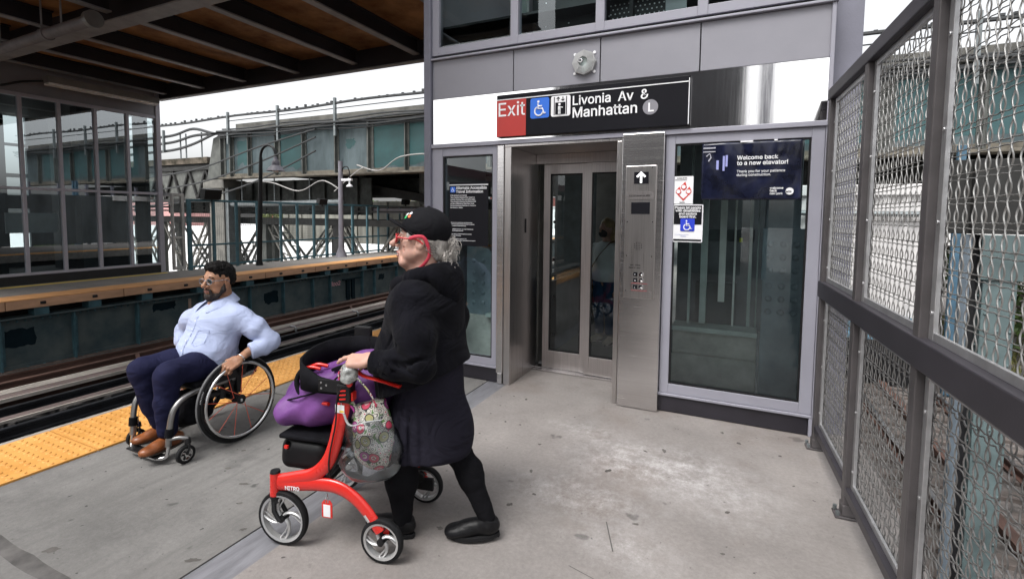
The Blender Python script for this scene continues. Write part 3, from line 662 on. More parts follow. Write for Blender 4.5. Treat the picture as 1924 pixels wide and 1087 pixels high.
onp('engraving', M_black, lambda q: (text_mesh(q, 'ELEVATOR NO. EL 771', .0215, (-.786, YP-.0045, 1.651), (1, 0, 0), (0, 0, 1), .0006, .0003),
    text_mesh(q, 'INFO   CANCEL', .016, (-.765, YP-.001, 1.125), (1, 0, 0), (0, 0, 1), .0005, .0003), text_mesh(q, 'PRESS TO   HELP', .016, (-.775, YP-.001, 1.105), (1, 0, 0), (0, 0, 1), .0005, .0003),
    [q.disc((-.735+.013*i, YP-.0005, 1.25+.013*j), (0, -1, 0), .0032, .001, 8) for i in range(5) for j in range(5) if (i, j) not in ((0, 0), (4, 0), (0, 4), (4, 4))]))
for z, s_ in ((1.060, 'P'), (1.014, 'M'), (.962, 'L')):
    onp('button_tag', M_signk, lambda q: (q.box(-.739, -.709, YP-.003, YP, z-.015, z+.015)))
    onp('button', M_ssm, lambda q: (q.lathe((-.678, YP, z), (0, -1, 0), [(.019, 0), (.018, .006), (.004, .008), (1e-4, .006)], 16)))
onp('tag_letter', M_white, lambda q: [text_mesh(q, s_, .022, (-.731, YP-.0042, z-.008), (1, 0, 0), (0, 0, 1), .0005) for z, s_ in ((1.060, 'P'), (1.014, 'M'), (.962, 'L'))])
onp('exit_outline', mat('faded_red_print', (.33, .06, .07), .5), lambda q: q.tube([(-.752, YP-.001, .935), (-.752, YP-.001, .99), (-.635, YP-.001, .99), (-.635, YP-.001, .935)], .0022, 6, closed=True))
onp('screw', M_ssm, lambda q: [q.disc((x, YP, z), (0, -1, 0), .005, .003, 10) for x, z in ((-.795, 1.20), (-.607, 1.20), (-.795, .93), (-.607, .93), (-.795, 1.46), (-.607, 1.46), (-.62, 1.865))])
b = MB()
for x, z in ((-.842, 1.06), (-.553, 1.06), (-.842, 2.10), (-.55, 2.10), (-.845, .55)): b.disc((x, YF-.055, z), (0, -1, 0), .006, .003, 10)
b.build('screw', M_ssm, el)
# inside the shaft: rails, ledges, riveted members, cab
P('concrete_ledge', mat('shaft_concrete', (.52, .52, .49), .85, var=.25, bump=.2), (-.50, .14, 4.25, 4.45, .0, .36), (-.50, .14, 4.30, 4.45, .36, .56), (-2.55, -1.95, 4.25, 4.6, .0, .50), bevel=.006)
P('ledge_cap', M_shaft2, (-.50, .14, 4.22, 4.45, .562, .60), (-2.25, -1.95, 4.2, 4.6, .502, .535), bevel=.003)
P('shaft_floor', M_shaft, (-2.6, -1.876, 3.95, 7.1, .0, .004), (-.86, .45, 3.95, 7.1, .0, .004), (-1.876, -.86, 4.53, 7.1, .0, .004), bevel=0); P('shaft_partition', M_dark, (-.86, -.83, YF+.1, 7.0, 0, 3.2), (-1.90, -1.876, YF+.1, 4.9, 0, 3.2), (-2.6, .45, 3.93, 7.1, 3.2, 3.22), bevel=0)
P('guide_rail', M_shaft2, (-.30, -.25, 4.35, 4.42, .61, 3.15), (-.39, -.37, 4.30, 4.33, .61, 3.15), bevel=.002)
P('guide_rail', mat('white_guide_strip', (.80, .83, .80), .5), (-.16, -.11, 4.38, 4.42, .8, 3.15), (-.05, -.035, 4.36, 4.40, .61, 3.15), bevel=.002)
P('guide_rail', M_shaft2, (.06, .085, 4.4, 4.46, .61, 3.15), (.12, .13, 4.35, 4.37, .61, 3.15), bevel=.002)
P('guide_bracket', M_shaft, (-.34, -.02, 4.45, 4.55, .5, .95), (-.3, .1, 4.45, 4.6, 1.3, 1.4), bevel=.003)
P('landing_lamp', mat('glow_yellow', (.6, .65, .05), .4), (-.012, .012, 4.35, 4.37, 1.30, 1.335))
c_ = P('riveted_column', M_rivet, (.16, .44, 4.22, 4.26, 0, 1.02), (.17, .40, 4.24, 4.50, .0, 3.1), (.15, .44, 4.215, 4.26, 1.02, 1.42), bevel=.004)
b = MB()
for i in range(3):
    for j, z in enumerate((.78, .88, .98, 1.10, 1.20, 1.30)): b.ell((.205+.085*i, 4.215, z), (.024, .016, .024), 10, 6)
b.build('rivets', M_rivet, c_, smooth=60)
gpl = MB(); gpl.prism([(-2.52, 4.3, .0), (-2.16, 4.3, 0), (-2.16, 4.3, .95)]+[(-2.34+.18*math.cos(t), 4.3, .95+.22*math.sin(t)) for t in np.linspace(0, math.pi/2, 8)]+[(-2.40, 4.3, 1.42), (-2.52, 4.3, 1.42)], (0, .05, 0))
gp = gpl.build('riveted_gusset', M_rivet, el, bevel=.004); b = MB()
for x in (-2.44, -2.33, -2.22):
    for z in (.62, .72, .82, .92, 1.04): b.ell((x, 4.298, z), (.022, .015, .022), 10, 6)
b.build('rivets', M_rivet, gp, smooth=60)
P('shaft_stud', M_shaft2, (-2.08, -2.05, 4.62, 4.66, .5, 3.1), (-2.40, -2.38, 4.8, 4.86, 1.4, 3.1), bevel=.002)
P('cab_wall', mat('cab_steel', (.22, .21, .20), .4, .4, var=.2), (-1.84, -1.82, 4.52, 4.9, .02, 2.5), (-1.84, -1.82, 4.9, 6.6, .02, .8), (-.91, -.89, 4.52, 6.6, .02, 2.5), (-1.82, -.91, 6.6, 6.63, .02, .8), (-1.82, -1.2, 6.6, 6.63, .8, 2.5), (-1.82, -.91, 4.5, 6.6, 2.5, 2.53), bevel=0)
P('cab_floor', mat('cab_floor_tile', (.17, .17, .175), .5), (-1.82, -.91, 4.53, 6.6, .005, .018), bevel=0)
P('cab_handrail', M_ss, (-1.815, -1.79, 4.7, 6.5, .85, .90), (-1.78, -.95, 6.56, 6.585, .85, .90))
P('perforated_screen', M_dark, (-1.03, -.60, 4.02, 4.03, 3.02, 4.6), (-1.75, -1.09, 4.12, 4.13, 3.02, 4.6), bevel=0)
b = MB()
for i in range(12):
    for j in range(22): b.disc((-1.02+.036*i+(.018 if j % 2 else 0), 4.018, 3.05+.034*j), (0, -1, 0), .0065, .002, 6)
for i, z0 in ((0, 3.1), (3, 3.1), (7, 3.14), (8, 3.2)):
    for j in range(10): b.disc((-1.62+.07*i, 4.118, z0-.05+.1*j), (0, -1, 0), .007, .002, 6)
b.build('white_dots', M_white, el)  # white discs stand in for daylight through the screen's holes
P('pale_narrow_screen', mat('pale_screen', (.70, .74, .76), .5), (-.595, -.44, 4.02, 4.03, 3.035, 4.4), bevel=0)  # narrow pale panel; its brightness is only put into the colour
P('tower_floor', M_shaft, (-2.6, .45, 4.0, 7.1, 2.86, 2.9), bevel=0); P('tower_column', M_shaft2, (-2.2, -2.1, 4.6, 4.7, 2.9, 6), (-.42, -.36, 4.5, 4.56, 2.9, 6), (-1.98, -1.93, 4.4, 4.46, 2.9, 6), bevel=.003)
# ---------------------------------------------------------------- signs, all fixed to the front
def isa(q, c, s, dep=.0015):
    """wheelchair symbol, s = symbol height, in the x-z plane at c"""
    x, y, z = c; w = s*.055
    q.disc((x-.09*s, y, z+.40*s), (0, -1, 0), .075*s, dep, 14)
    def st(p): q.tube([(x+a*s, y-dep*.5, z+b_*s) for a, b_ in p], w, 6, sq=(.9, .9))
    st([(-.10, .28), (-.10, -.02), (.18, -.02), (.30, -.33), (.40, -.29)]); st([(-.10, .13), (.16, .13)])
    st([(-.05+.27*math.cos(t), -.17+.27*math.sin(t)) for t in np.linspace(R(118), R(350), 14)])
def rrect(x0, x1, z0, z1, y, r, n=4):
    o = []
    for cx, cz, a in ((x1-r, z1-r, 0), (x0+r, z1-r, 90), (x0+r, z0+r, 180), (x1-r, z0+r, 270)):
        o += [(cx+r*math.cos(R(a+90*i/n)), y, cz+r*math.sin(R(a+90*i/n))) for i in range(n+1)]
    return o
XR, ZU_ = (1, 0, 0), (0, 0, 1)
def words(par, name, m, y, lines):
    q = MB()
    for s_, size, x, z, *k in lines: text_mesh(q, s_, size, (x, y, z), XR, ZU_, .0006, k[0] if k else 0.0, fit=k[1] if len(k) > 1 else 0)
    return q.build(name, m, par)
sg = thing('station_sign', 'long black station sign with a red exit block above the elevator door', 'sign', (-1.15, YF-.05, 2.165))
ys = YF-.055
b = MB(); b.box(-1.936, -.368, ys, YF-.013, 2.165, 2.517); b.build('sign_board', M_signk, sg, bevel=.003)
b = MB(); b.box(-1.934, -1.662, ys-.004, ys-.0005, 2.167, 2.470); b.build('exit_block', M_signr, sg)
b = MB(); b.box(-1.934, -.375, ys-.004, ys-.0005, 2.472, 2.479); b.box(-.382, -.376, ys-.004, ys-.0005, 2.170, 2.5); b.build('white_rule', M_white, sg)
words(sg, 'lettering', M_white, ys-.0055, [('Exit', .15, -1.927, 2.337, .0006, .258), ('Livonia  Av  &', .115, -1.262, 2.379, .0014, .60), ('Manhattan', .115, -1.262, 2.281, .0014, .515)])
b = MB(); b.prism(rrect(-1.622, -1.456, 2.298, 2.462, ys-.0005, .018), (0, -.004, 0)); o = b.build('access_symbol', M_blue, sg); b = MB(); isa(b, (-1.539, ys-.0046, 2.378), .135); b.build('wheelchair_figure', M_white, o)
b = MB(); b.prism(rrect(-1.440, -1.275, 2.300, 2.464, ys-.0005, .018), (0, -.004, 0)); o = b.build('lift_symbol', M_white, sg)
b = MB(); b.box(-1.402, -1.316, ys-.0075, ys-.005, 2.315, 2.410)
for sx, up in ((-1.378, 1), (-1.338, -1)):
    b.tube([(sx, ys-.006, 2.422), (sx, ys-.006, 2.452)], .0035, 6); zt = 2.452 if up > 0 else 2.422; b.tube([(sx-.012, ys-.006, zt-up*.012), (sx, ys-.006, zt), (sx+.012, ys-.006, zt-up*.012)], .0035, 6)
b.box(-1.414, -1.408, ys-.0075, ys-.005, 2.312, 2.455); b.box(-1.310, -1.304, ys-.0075, ys-.005, 2.312, 2.455); b.build('lift_box', M_signk, o)
b = MB(); b.disc((-1.366, ys-.0078, 2.395), (0, -1, 0), .010, .002, 12); b.tube([(-1.366, ys-.009, 2.378), (-1.366, ys-.009, 2.348)], .012, 8); b.tube([(-1.371, ys-.009, 2.35), (-1.371, ys-.009, 2.317)], .0055, 6); b.tube([(-1.360, ys-.009, 2.35), (-1.360, ys-.009, 2.317)], .0055, 6); b.tube([(-1.36, ys-.009, 2.372), (-1.336, ys-.009, 2.368)], .004, 6); b.build('rider_figure', M_white, o)
b = MB(); b.disc((-.650, ys-.0005, 2.314), (0, -1, 0), .056, .004, 32); o = b.build('route_bullet', M_gcirc, sg); words(o, 'route_letter', M_white, ys-.0062, [('L', .085, -.670, 2.282, .0016, .046)])
# welcome banner: creased glossy sheet
m = mat('banner_navy_film', (.008, .010, .027), .2, var=.7, vs=5, spec=.3, coat=.15, bump=.0)
bn = thing('banner', 'dark navy glossy banner with white welcome text hung in the right window', 'banner', (.035, YF-.02, 1.624))
q = MB(); nx, nz = 40, 24; vs = []
rs = np.random.RandomState(3)
for j in range(nz+1):
    for i in range(nx+1):
        u, v = i/nx, j/nz; x = -.280+.632*u; z = 1.624+.404*v
        y = YF-.016-.006*abs(math.sin(9*u+2.5*v))*v*(1-u*.2)-.005*math.sin(14*u-6*v)*(1-v)*u-.004*max(0, math.sin(22*u+3))*(v > .75)
        vs.append((x, y, z))
q.add(vs, [(j*(nx+1)+i, j*(nx+1)+i+1, (j+1)*(nx+1)+i+1, (j+1)*(nx+1)+i) for j in range(nz) for i in range(nx)])
sh = q.build('sheet', m, bn, smooth=180); so_ = sh.modifiers.new('solid', 'SOLIDIFY'); so_.thickness = .0015
yb = YF-.0275
words(bn, 'lettering', M_white, yb, [('Welcome back', .05, -.047, 1.905, .0007, .255), ('to a new elevator!', .05, -.047, 1.867, .0007, .315), ('Thank you for your patience', .027, -.047, 1.815, .0002, .30), ('during construction.', .027, -.047, 1.790, .0002, .215), ('welcome', .026, .165, 1.697, .0005, .082), ('back', .026, .165, 1.679, .0005, .044), ('new york', .026, .165, 1.660, .0005, .080)])
b = MB(); b.disc((.285, yb+.002, 1.681), (0, -1, 0), .024, .002, 28); o = b.build('round_logo', M_white, bn); words(o, 'logo_letters', M_signk, yb-.0012, [('MTA', .022, .264, 1.673, .0008)])
b = MB(); b.box(-.182, -.166, yb+.004, yb+.006, 1.84, 1.905); b.box(-.140, -.126, yb+.004, yb+.006, 1.83, 1.935); b.box(-.122, -.108, yb+.004, yb+.006, 1.86, 1.94); b.build('printed_windows', mat('printed_lilac', (.30, .32, .62), .4), bn)
b = MB(); b.box(-.272, -.19, yb+.004, yb+.006, 1.99, 2.0); b.box(-.272, -.19, yb+.004, yb+.006, 1.965, 1.972); b.tube([(-.25, yb+.005, 1.935), (-.228, yb+.005, 1.955), (-.218, yb+.005, 1.925), (-.235, yb+.005, 1.90)], .005, 6); b.build('printed_highlights', mat('printed_grey', (.36, .36, .42), .4), bn)
b = MB(); b.box(-.03, .05, YF-.024, YF-.012, 2.025, 2.036); b.box(.18, .20, YF-.024, YF-.012, 2.026, 2.036); b.build('tape', M_white, bn)
# fire notice and boarding notice
fn = thing('fire_notice', 'small white notice with red flame symbols stuck on the right window', 'notice', (-.40, YF-.004, 1.597))
b = MB(); b.box(-.468, -.334, YF-.0035, YF-.0005, 1.597, 1.800); b.build('card', M_white, fn)
def flame(cx, cz, s, lean=0): return [(cx+lean*s, YF-.0052, cz+.62*s), (cx+.30*s, YF-.0052, cz+.18*s), (cx+.36*s, YF-.0052, cz-.1*s), (cx+.16*s, YF-.0052, cz-.40*s), (cx-.06*s, YF-.0052, cz-.42*s), (cx-.34*s, YF-.0052, cz-.15*s), (cx-.30*s, YF-.0052, cz+.12*s)]
b = MB(); b.prism(flame(-.401, 1.722, .062, .18), (0, .0015, 0)); b.prism(flame(-.437, 1.688, .058, .1), (0, .0015, 0)); b.prism(flame(-.366, 1.688, .058, .1), (0, .0015, 0)); b.prism([(-.452, YF-.005, 1.675), (-.401, YF-.005, 1.618), (-.350, YF-.005, 1.675), (-.372, YF-.005, 1.662), (-.401, YF-.005, 1.634), (-.43, YF-.005, 1.662)], (0, .0012, 0)); b.build('flames', mat('flame_red', (.55, .03, .02), .5), fn)
b = MB(); [b.disc((x, YF-.0053, z), (0, -1, 0), .0145, .001, 16) for x, z in ((-.401, 1.722), (-.437, 1.688), (-.366, 1.688))]; b.build('flame_centres', M_white, fn)
words(fn, 'lettering', M_signk, YF-.0048, [('In Case Of Fire', .0145, -.448, 1.783, .0004), ('Elevators Are Out Of Service', .0092, -.462, 1.771, .0003), ('Use Exit', .0145, -.428, 1.604, .0004)])
pn = thing('boarding_notice', 'black and white priority boarding notice with a blue wheelchair square on the right window', 'notice', (-.366, YF-.004, 1.313))
b = MB(); b.prism(rrect(-.472, -.260, 1.313, 1.592, YF-.0005, .008), (0, -.003, 0)); b.build('card', M_white, pn)
b = MB(); b.box(-.464, -.268, YF-.0052, YF-.004, 1.444, 1.584); b.build('black_field', M_signk, pn); b = MB(); b.box(-.464, -.268, YF-.0052, YF-.004, 1.321, 1.335); b.build('black_strip', M_signk, pn)
words(pn, 'lettering', M_white, YF-.0060, [('Please let people', .0235, -.459, 1.560, .0005, .186), ('with disabilities', .0235, -.453, 1.538, .0005, .174), ('and seniors', .0235, -.429, 1.516, .0005, .126), ('board first.', .0235, -.425, 1.494, .0005, .118)])
b = MB(); b.prism(rrect(-.416, -.316, 1.395, 1.488, YF-.0053, .008), (0, -.002, 0)); o = b.build('access_symbol', M_blue2, pn); b = MB(); isa(b, (-.366, YF-.0076, 1.438), .08); b.build('wheelchair_figure', M_white, o)
words(pn, 'small_print', mat('print_blue', (.10, .16, .5), .5), YF-.0045, [('It’s the law to leave room for riders who need it', .0068, -.455, 1.366), ('www.mta.info', .0085, -.412, 1.354, .0003)])
# travel information poster in the left window
tp = thing('information_poster', 'tall black travel information poster with white text in the left window', 'poster', (-2.24, YF-.005, 1.218))
b = MB(); b.box(-2.445, -2.040, YF-.004, YF-.0005, 1.218, 1.795); b.build('sheet', mat('poster_black', (.008, .008, .011), .5, var=.1, spec=.15), tp)
b = MB(); b.box(-2.445, -2.040, YF-.0052, YF-.0042, 1.766, 1.774); b.build('white_rule', M_white, tp)
b = MB(); b.box(-2.432, -2.380, YF-.0055, YF-.0042, 1.703, 1.752); o = b.build('access_symbol', M_blue, tp); b = MB(); isa(b, (-2.406, YF-.0060, 1.728), .042, .001); b.build('wheelchair_figure', M_white, o)
words(tp, 'heading', M_white, YF-.0052, [('Alternate Accessible', .0335, -2.373, 1.731, .0006, .318), ('Travel Information', .0335, -2.373, 1.698, .0006, .28)])
tl = ['If this elevator is out of service:', 'Take a Canarsie-Rockaway Pkwy-bound L to', 'Canarsie-Rockaway Pkwy, and exit the station.', 'Then, proceed to Rockaway Pkwy/Glenwood Rd', 'and take a Williamsburg Bridge Plaza-bound', 'B60 bus to Rockaway Av/Livonia Av. Proceed to', 'the Livonia Av L Station.']
t2 = ['Subway and bus service may vary by time of day.', 'For the most updated service and equipment statuses,', 'visit mta.info or use the MYmta app.', '', 'For additional assistance, use a Help Point intercom', 'or talk with station personnel.', '', 'Please report an outage at mta.info/accessibility', 'or using the MYmta app.', '', 'Include the elevator number: EL 771', 'Canarsie-Rockaway Pkwy-bound platform at Livonia Av']
words(tp, 'body_text', M_white, YF-.0052, [(s_, .0178, -2.432, 1.672-.0185*i, .0004) for i, s_ in enumerate(tl)]+[(s_, .0150, -2.432, 1.425-.0148*i, .0003) for i, s_ in enumerate(t2) if s_])
# loudspeaker
ls = thing('loudspeaker', 'octagonal stainless louvred loudspeaker fixed to the grey panel above the sign', 'loudspeaker', (-1.180, YF-.01, 2.655))
c0 = (-1.180, YF-.004, 2.712); SL = 1.62; M_galvl = mat('pale_louvre_steel', (.42, .42, .42), .35, .4, var=.1)
b = MB(); b.lathe(c0, (0, -1, 0), [(.062*SL, 0), (.060*SL, .018), (.052*SL, .030)], 8); ob = b.build('housing', M_galvl, ls)
b = MB()
for i, r_ in enumerate((.058, .053, .048, .043, .038, .033, .028)): b.lathe((c0[0], c0[1]-.026-.004*i, c0[2]), (0, -1, 0), [(r_*SL, 0), (r_*SL+.002, .006), (r_*SL-.004, .006), (r_*SL-.006, 0)], 8)
b.build('louvres', M_galvl, ls)
b = MB(); b.disc((c0[0], c0[1]-.01, c0[2]), (0, -1, 0), .055*SL, .016, 8); b.build('back_plate', M_shaft2, ls)
b = MB(); b.lathe((c0[0]-.022, c0[1]-.030, c0[2]+.012), (0, -1, 0), [(.017, 0), (.017, .02), (.010, .022), (.009, .01)], 16); b.build('boss', M_white, ls)
b = MB(); [b.disc((c0[0]+sx*.080, c0[1], c0[2]+sz*.074), (0, -1, 0), .012, .006, 10) for sx in (-1, 1) for sz in (-1, 1)]; b.build('fixing_bolts', M_white, ls)
# ================================================================ far platform fence, lamps, viaduct, town behind
M_fteal = mat('teal_fence_paint', (.055, .13, .16), .5, var=.25, vs=4)
M_wire = mat('dull_fence_wire', (.10, .12, .125), .6, .3)
M_via = mat('grey_green_riveted_steel', (.095, .100, .092), .7, var=.35, vs=2.5, bump=.2, bs=14)
M_viaweb = mat('viaduct_web_paint', (.045, .078, .088), .6, var=.45, vs=1.6, bump=.1, bs=10, col2=(.095, .128, .138), stretch=(1, 1, .3))
M_viaweb2 = mat('viaduct_fresh_teal', (.018, .068, .070), .55, var=.2, vs=1.5)
M_viadk = mat('dark_shaded_steel', (.030, .030, .029), .9, var=.4, vs=2)  # near-black steel, with the shade under the viaduct put into the colour
M_pipe = mat('dark_conduit', (.032, .034, .036), .5, var=.2)
M_galv = mat('galvanised_post', (.19, .21, .215), .45, .5, var=.2, vs=6)
M_lat = mat('pale_lattice_steel', (.17, .165, .148), .75, var=.3, vs=2)
fx = -12.9
fo = thing('platform_fence', 'teal framed mesh fence along the back of the far platform', 'fence', (fx, 12, 0))
py = [7.905, 8.553, 9.216, 9.888, 10.68, 11.30, 11.97, 12.53, 13.25, 13.77, 14.54, 15.17, 15.75, 16.5, 17.3, 18.1, 19.0, 20, 21, 22, 23, 24]
for i, y in enumerate(py):
    w = .05 if i in (0, 3, 7, 9, 12) else .034
    MB().box(fx-.03, fx+.03, y-w, y+w, 0, 1.84).build('post', M_fteal, fo, bevel=.005)
for z0, z1 in ((1.78, 1.838), (.615, .665), (.06, .11)):
    MB().box(fx-.024, fx+.024, py[0], 24, z0, z1).build('rail', M_fteal, fo, bevel=.004)
b = MB()
for i in range(6):
    y = py[i]+.05
    while y < py[i+1]-.04: b.box(fx-.002, fx+.002, y-.002, y+.002, .11, 1.78); y += .055
for z in np.arange(.16, 1.78, .055):
    if abs(z-.64) > .03: b.box(fx-.004, fx, py[0], py[6], z-.002, z+.002)
b.build('wire_mesh', M_wire, fo)
# stainless mesh bay beside the station house
gt = thing('mesh_enclosure', 'narrow stainless mesh enclosure beside the glazed station house', 'enclosure', (-12.95, 7.62, 0))
b = MB()
for y0, y1 in ((7.50, 7.545), (7.73, 7.80)): b.box(-12.98, -12.90, y0, y1, .04, 1.97)
b.box(-12.98, -12.90, 7.545, 7.73, 1.90, 1.97); b.box(-12.98, -12.90, 7.545, 7.73, .04, .12); b.box(-12.98, -12.90, 7.545, 7.73, .83, .88); b.box(-13.55, -13.5, 7.5, 7.55, .04, 1.97); b.box(-13.55, -12.98, 7.50, 7.55, 1.90, 1.97)
b.build('frame', mat('bright_enclosure_steel', (.46, .455, .44), .4, .3, var=.15), gt, bevel=.004)
b = MB()
for k in range(7): b.box(-12.945, -12.94, 7.562+k*.026, 7.568+k*.026, .12, 1.9)
for k in range(36): b.box(-12.95, -12.945, 7.545, 7.73, .14+k*.05, .148+k*.05)
b.build('mesh', M_galv, gt)
# gooseneck lamp, slender pole with camera and lamp, loudspeakers
gl = thing('gooseneck_lamp', 'black gooseneck lamp post with bell shade on the far platform', 'street lamp', (-12.5, 9.6, 0))
ctr = Vector((-12.04, 9.6, 3.08)); rr = .30
pth = [Vector((-12.5, 9.6, 0)), Vector((-12.5, 9.6, .12)), Vector((-12.42, 9.6, 1.4)), Vector((-12.34, 9.6, 3.02))]+[ctr+Vector((-rr*math.cos(t), 0, rr*math.sin(t))) for t in np.linspace(.05, math.pi-.15, 12)]
b = MB(); b.tube(pth, [.10, .075, .062, .048]+[.036]*12, 10); b.build('pole', M_black, gl, smooth=50)
b = MB(); c = Vector((-11.745, 9.6, 2.72)); b.lathe(c, (0, 0, 1), [(.255, -.06), (.235, -.045), (.15, .06), (.10, .10), (.10, .19), (.06, .24), (.04, .33), (.001, .34)], 20); b.build('shade', mat('lamp_shade_grey', (.10, .095, .115), .45), gl, smooth=50)
b = MB(); b.ell((-11.745, 9.6, 2.68), (.09, .09, .07)); b.build('bulb', M_white, gl, smooth=180)
sp = thing('camera_pole', 'slender grey pole with flared foot and white camera on the far platform', 'pole', (-12.6, 12.9, 0))
b = MB(); b.tube([(-12.62, 12.9, 0), (-12.62, 12.9, .10), (-12.62, 12.9, .34), (-12.60, 12.9, 3.3)], [.20, .17, .085, .075], 12); b.build('pole', mat('pole_grey', (.20, .19, .22), .5), sp, smooth=50)
b = MB(); b.box(-12.55, -12.1, 12.86, 12.94, 2.62, 2.70); b.lathe((-12.2, 12.9, 2.42), (0, 0, 1), [(.11, 0), (.10, .04), (.03, .09), (.03, .2)], 14); b.build('camera', M_white, sp, smooth=40)
b = MB(); b.tube(spline([(-12.58, 12.9, 2.75), (-12.5, 12.9, 3.05), (-12.3, 12.9, 3.1), (-12.2, 12.9, 2.9), (-12.2, 12.9, 2.6)], 5), .02, 6); b.build('cable', M_black, sp)
for (y, z, lb, s_) in ((8.509, 1.80, 'black box loudspeaker on top of the teal fence near the glazed station house', 1.0), (12.335, 1.75, 'small black loudspeaker on the teal fence beside the slender grey pole', .75), (16.9, 1.86, 'small dark loudspeaker on the far end of the teal fence', .8)):
    k = thing('fence_loudspeaker', lb, 'loudspeaker', (fx, y, z), group='loudspeakers on the far fence')
    b = MB(); b.prism([(fx-.14*s_, y-.22*s_, z+.04), (fx+.10*s_, y-.25*s_, z+.04), (fx+.16*s_, y-.25*s_, z+.30*s_), (fx-.10*s_, y-.22*s_, z+.34*s_)], (0, .46*s_, 0)); b.build('box', M_black, k, bevel=.01)
    MB().cyl((fx, y, z-.02), (fx, y, z+.06), .03, 8).build('bracket', M_black, k)
# ---------------------------------------------------------------- viaduct crossing above
YV = 14.0
vi = thing('viaduct', 'old teal riveted railway viaduct crossing high behind the station', 'viaduct', (-8, 16, -6))
seg = [-20.3, -19.7, -18.58, -16.98, -15.48, -13.81, -12.23, -10.6, -9.0, -7.3, -5.6, -3.9, -2.2, -.5, 1.2, 2.9, 4.6, 6.3, 8.0, 9.8]
b = MB(); b.box(-20.3, 12, YV, YV+.04, 3.0, 4.86); web = b.build('front_web', M_viaweb, vi)
def paint(x0, x1, z0, z1, seed, ragged=.12):
    rs = random.Random(seed); pts = []
    for i in range(8): pts.append((x0+(x1-x0)*i/7+rs.uniform(-.05, .05), YV-.003, z0+rs.uniform(-ragged, ragged)))
    for i in range(6): pts.append((x1+rs.uniform(-ragged, ragged)*.5, YV-.003, z0+(z1-z0)*(i+.5)/6))
    for i in range(8): pts.append((x1-(x1-x0)*i/7, YV-.003, z1+rs.uniform(-.02, .02)))
    for i in range(6): pts.append((x0+rs.uniform(-ragged, ragged)*.5, YV-.003, z1-(z1-z0)*(i+.5)/6))
    return MB().prism(pts, (0, .002, 0))
for k, a in enumerate([(-19.4, -18.75, 3.55, 4.5), (-16.9, -15.7, 3.3, 4.6), (-12.1, -10.75, 3.15, 4.62), (-10.5, -9.1, 3.3, 4.62), (-13.4, -12.95, 3.95, 4.25)]): paint(*a, seed=k+4).build('fresh_paint', M_viaweb2, vi)
paint(.4, 9.5, 3.3, 4.75, 31, .05).build('fresh_paint', mat('right_span_teal', (.035, .092, .098), .55, var=.2, vs=.8), vi)
for i, x in enumerate(seg):
    w = .16 if i % 3 == 0 else .09
    b = MB(); b.box(x-w, x+w, YV-.03, YV, 3.02, 4.8); b.box(x-.02, x+.02, YV-.16, YV-.03, 3.02, 4.8); s_ = b.build('stiffener', M_via, vi)
    b = MB(); z = 3.1
    while z < 4.75: b.ell((x-w*.65, YV-.03, z), (.022, .016, .022), 6, 4); b.ell((x+w*.65, YV-.03, z), (.022, .016, .022), 6, 4); z += .14
    b.build('rivets', M_via, s_)
b = MB(); b.box(-20.4, 12, YV-.22, YV+.3, 2.93, 3.0); b.box(-20.3, 12, YV-.025, YV, 3.002, 3.14); b.build('bottom_flange', mat('dirty_tan_flange', (.135, .12, .095), .8, var=.4, vs=3), vi, bevel=.01)
b = MB(); b.box(-20.2, 12, YV-.20, YV+.3, 4.86, 4.93); b.box(-19.9, 12, YV+.3, YV+.5, 4.93, 5.30); b.build('top_flange', mat('pale_cap_steel', (.11, .107, .096), .8, var=.35, vs=2), vi, bevel=.01)
b = MB(); b.prism([(-20.3, YV-.05, 2.95), (-21.4, YV-.05, 2.95), (-20.9, YV-.05, 4.7), (-20.3, YV-.05, 4.86)], (0, .9, 0)); b.build('end_plate', M_via, vi, bevel=.02)
b = MB(); b.box(-20.2, 12, YV+.3, YV+7.7, 4.6, 4.84); b.box(-20.2, 12, YV+7.6, YV+7.66, 2.6, 4.86)
for x in np.arange(-19.5, 12, 1.65): b.box(x-.08, x+.08, YV+.1, YV+7.6, 3.2, 4.6)
b.build('deck_underside', M_viadk, vi)
b = MB()
for k, (z, yo, r_) in enumerate(((4.78, .28, .035), (4.70, .32, .03), (4.62, .24, .03), (4.86, .36, .04), (5.02, .1, .03))): b.tube([(x, YV-yo, z+.035*math.sin(x*1.3+k)) for x in np.arange(-20.2, 12, .7)], r_, 6)
b.build('cables', M_pipe, vi)
b = MB(); b.tube(spline([(-12.6, YV-.3, 3.25), (-11.6, YV-.3, 3.02), (-10.7, YV-.3, 3.45), (-9.4, YV-.35, 3.5), (-8.3, YV-.3, 3.35)], 6), .024, 6)
b.tube(spline([(-18.2, YV-.5, 2.75), (-16.9, YV-.4, 2.70), (-15.4, YV-.4, 2.35), (-14.2, YV-.4, 2.72), (-13.2, YV-.4, 2.3)], 6), .022, 6)
b.tube(spline([(-13.4, YV-.6, 2.3), (-12.6, YV-.5, 2.9), (-12.2, YV-.4, 3.15)], 6), .022, 6)
b.build('white_cable', mat('white_cable', (.36, .35, .34), .6), vi)
b = MB()
for z0, dz in ((4.4, 0), (4.1, -.3), (3.6, -.5)): b.tube(spline([(-14.6, YV-.3, z0+.25), (-17.5, YV-.5, z0-.3+dz), (-20.8, YV-.6, z0-1.0+dz), (-24.5, YV-.5, z0-1.3+dz), (-27, YV-.5, z0-1.35+dz)], 8), .035, 6)
b.build('hanging_cables', M_pipe, vi)
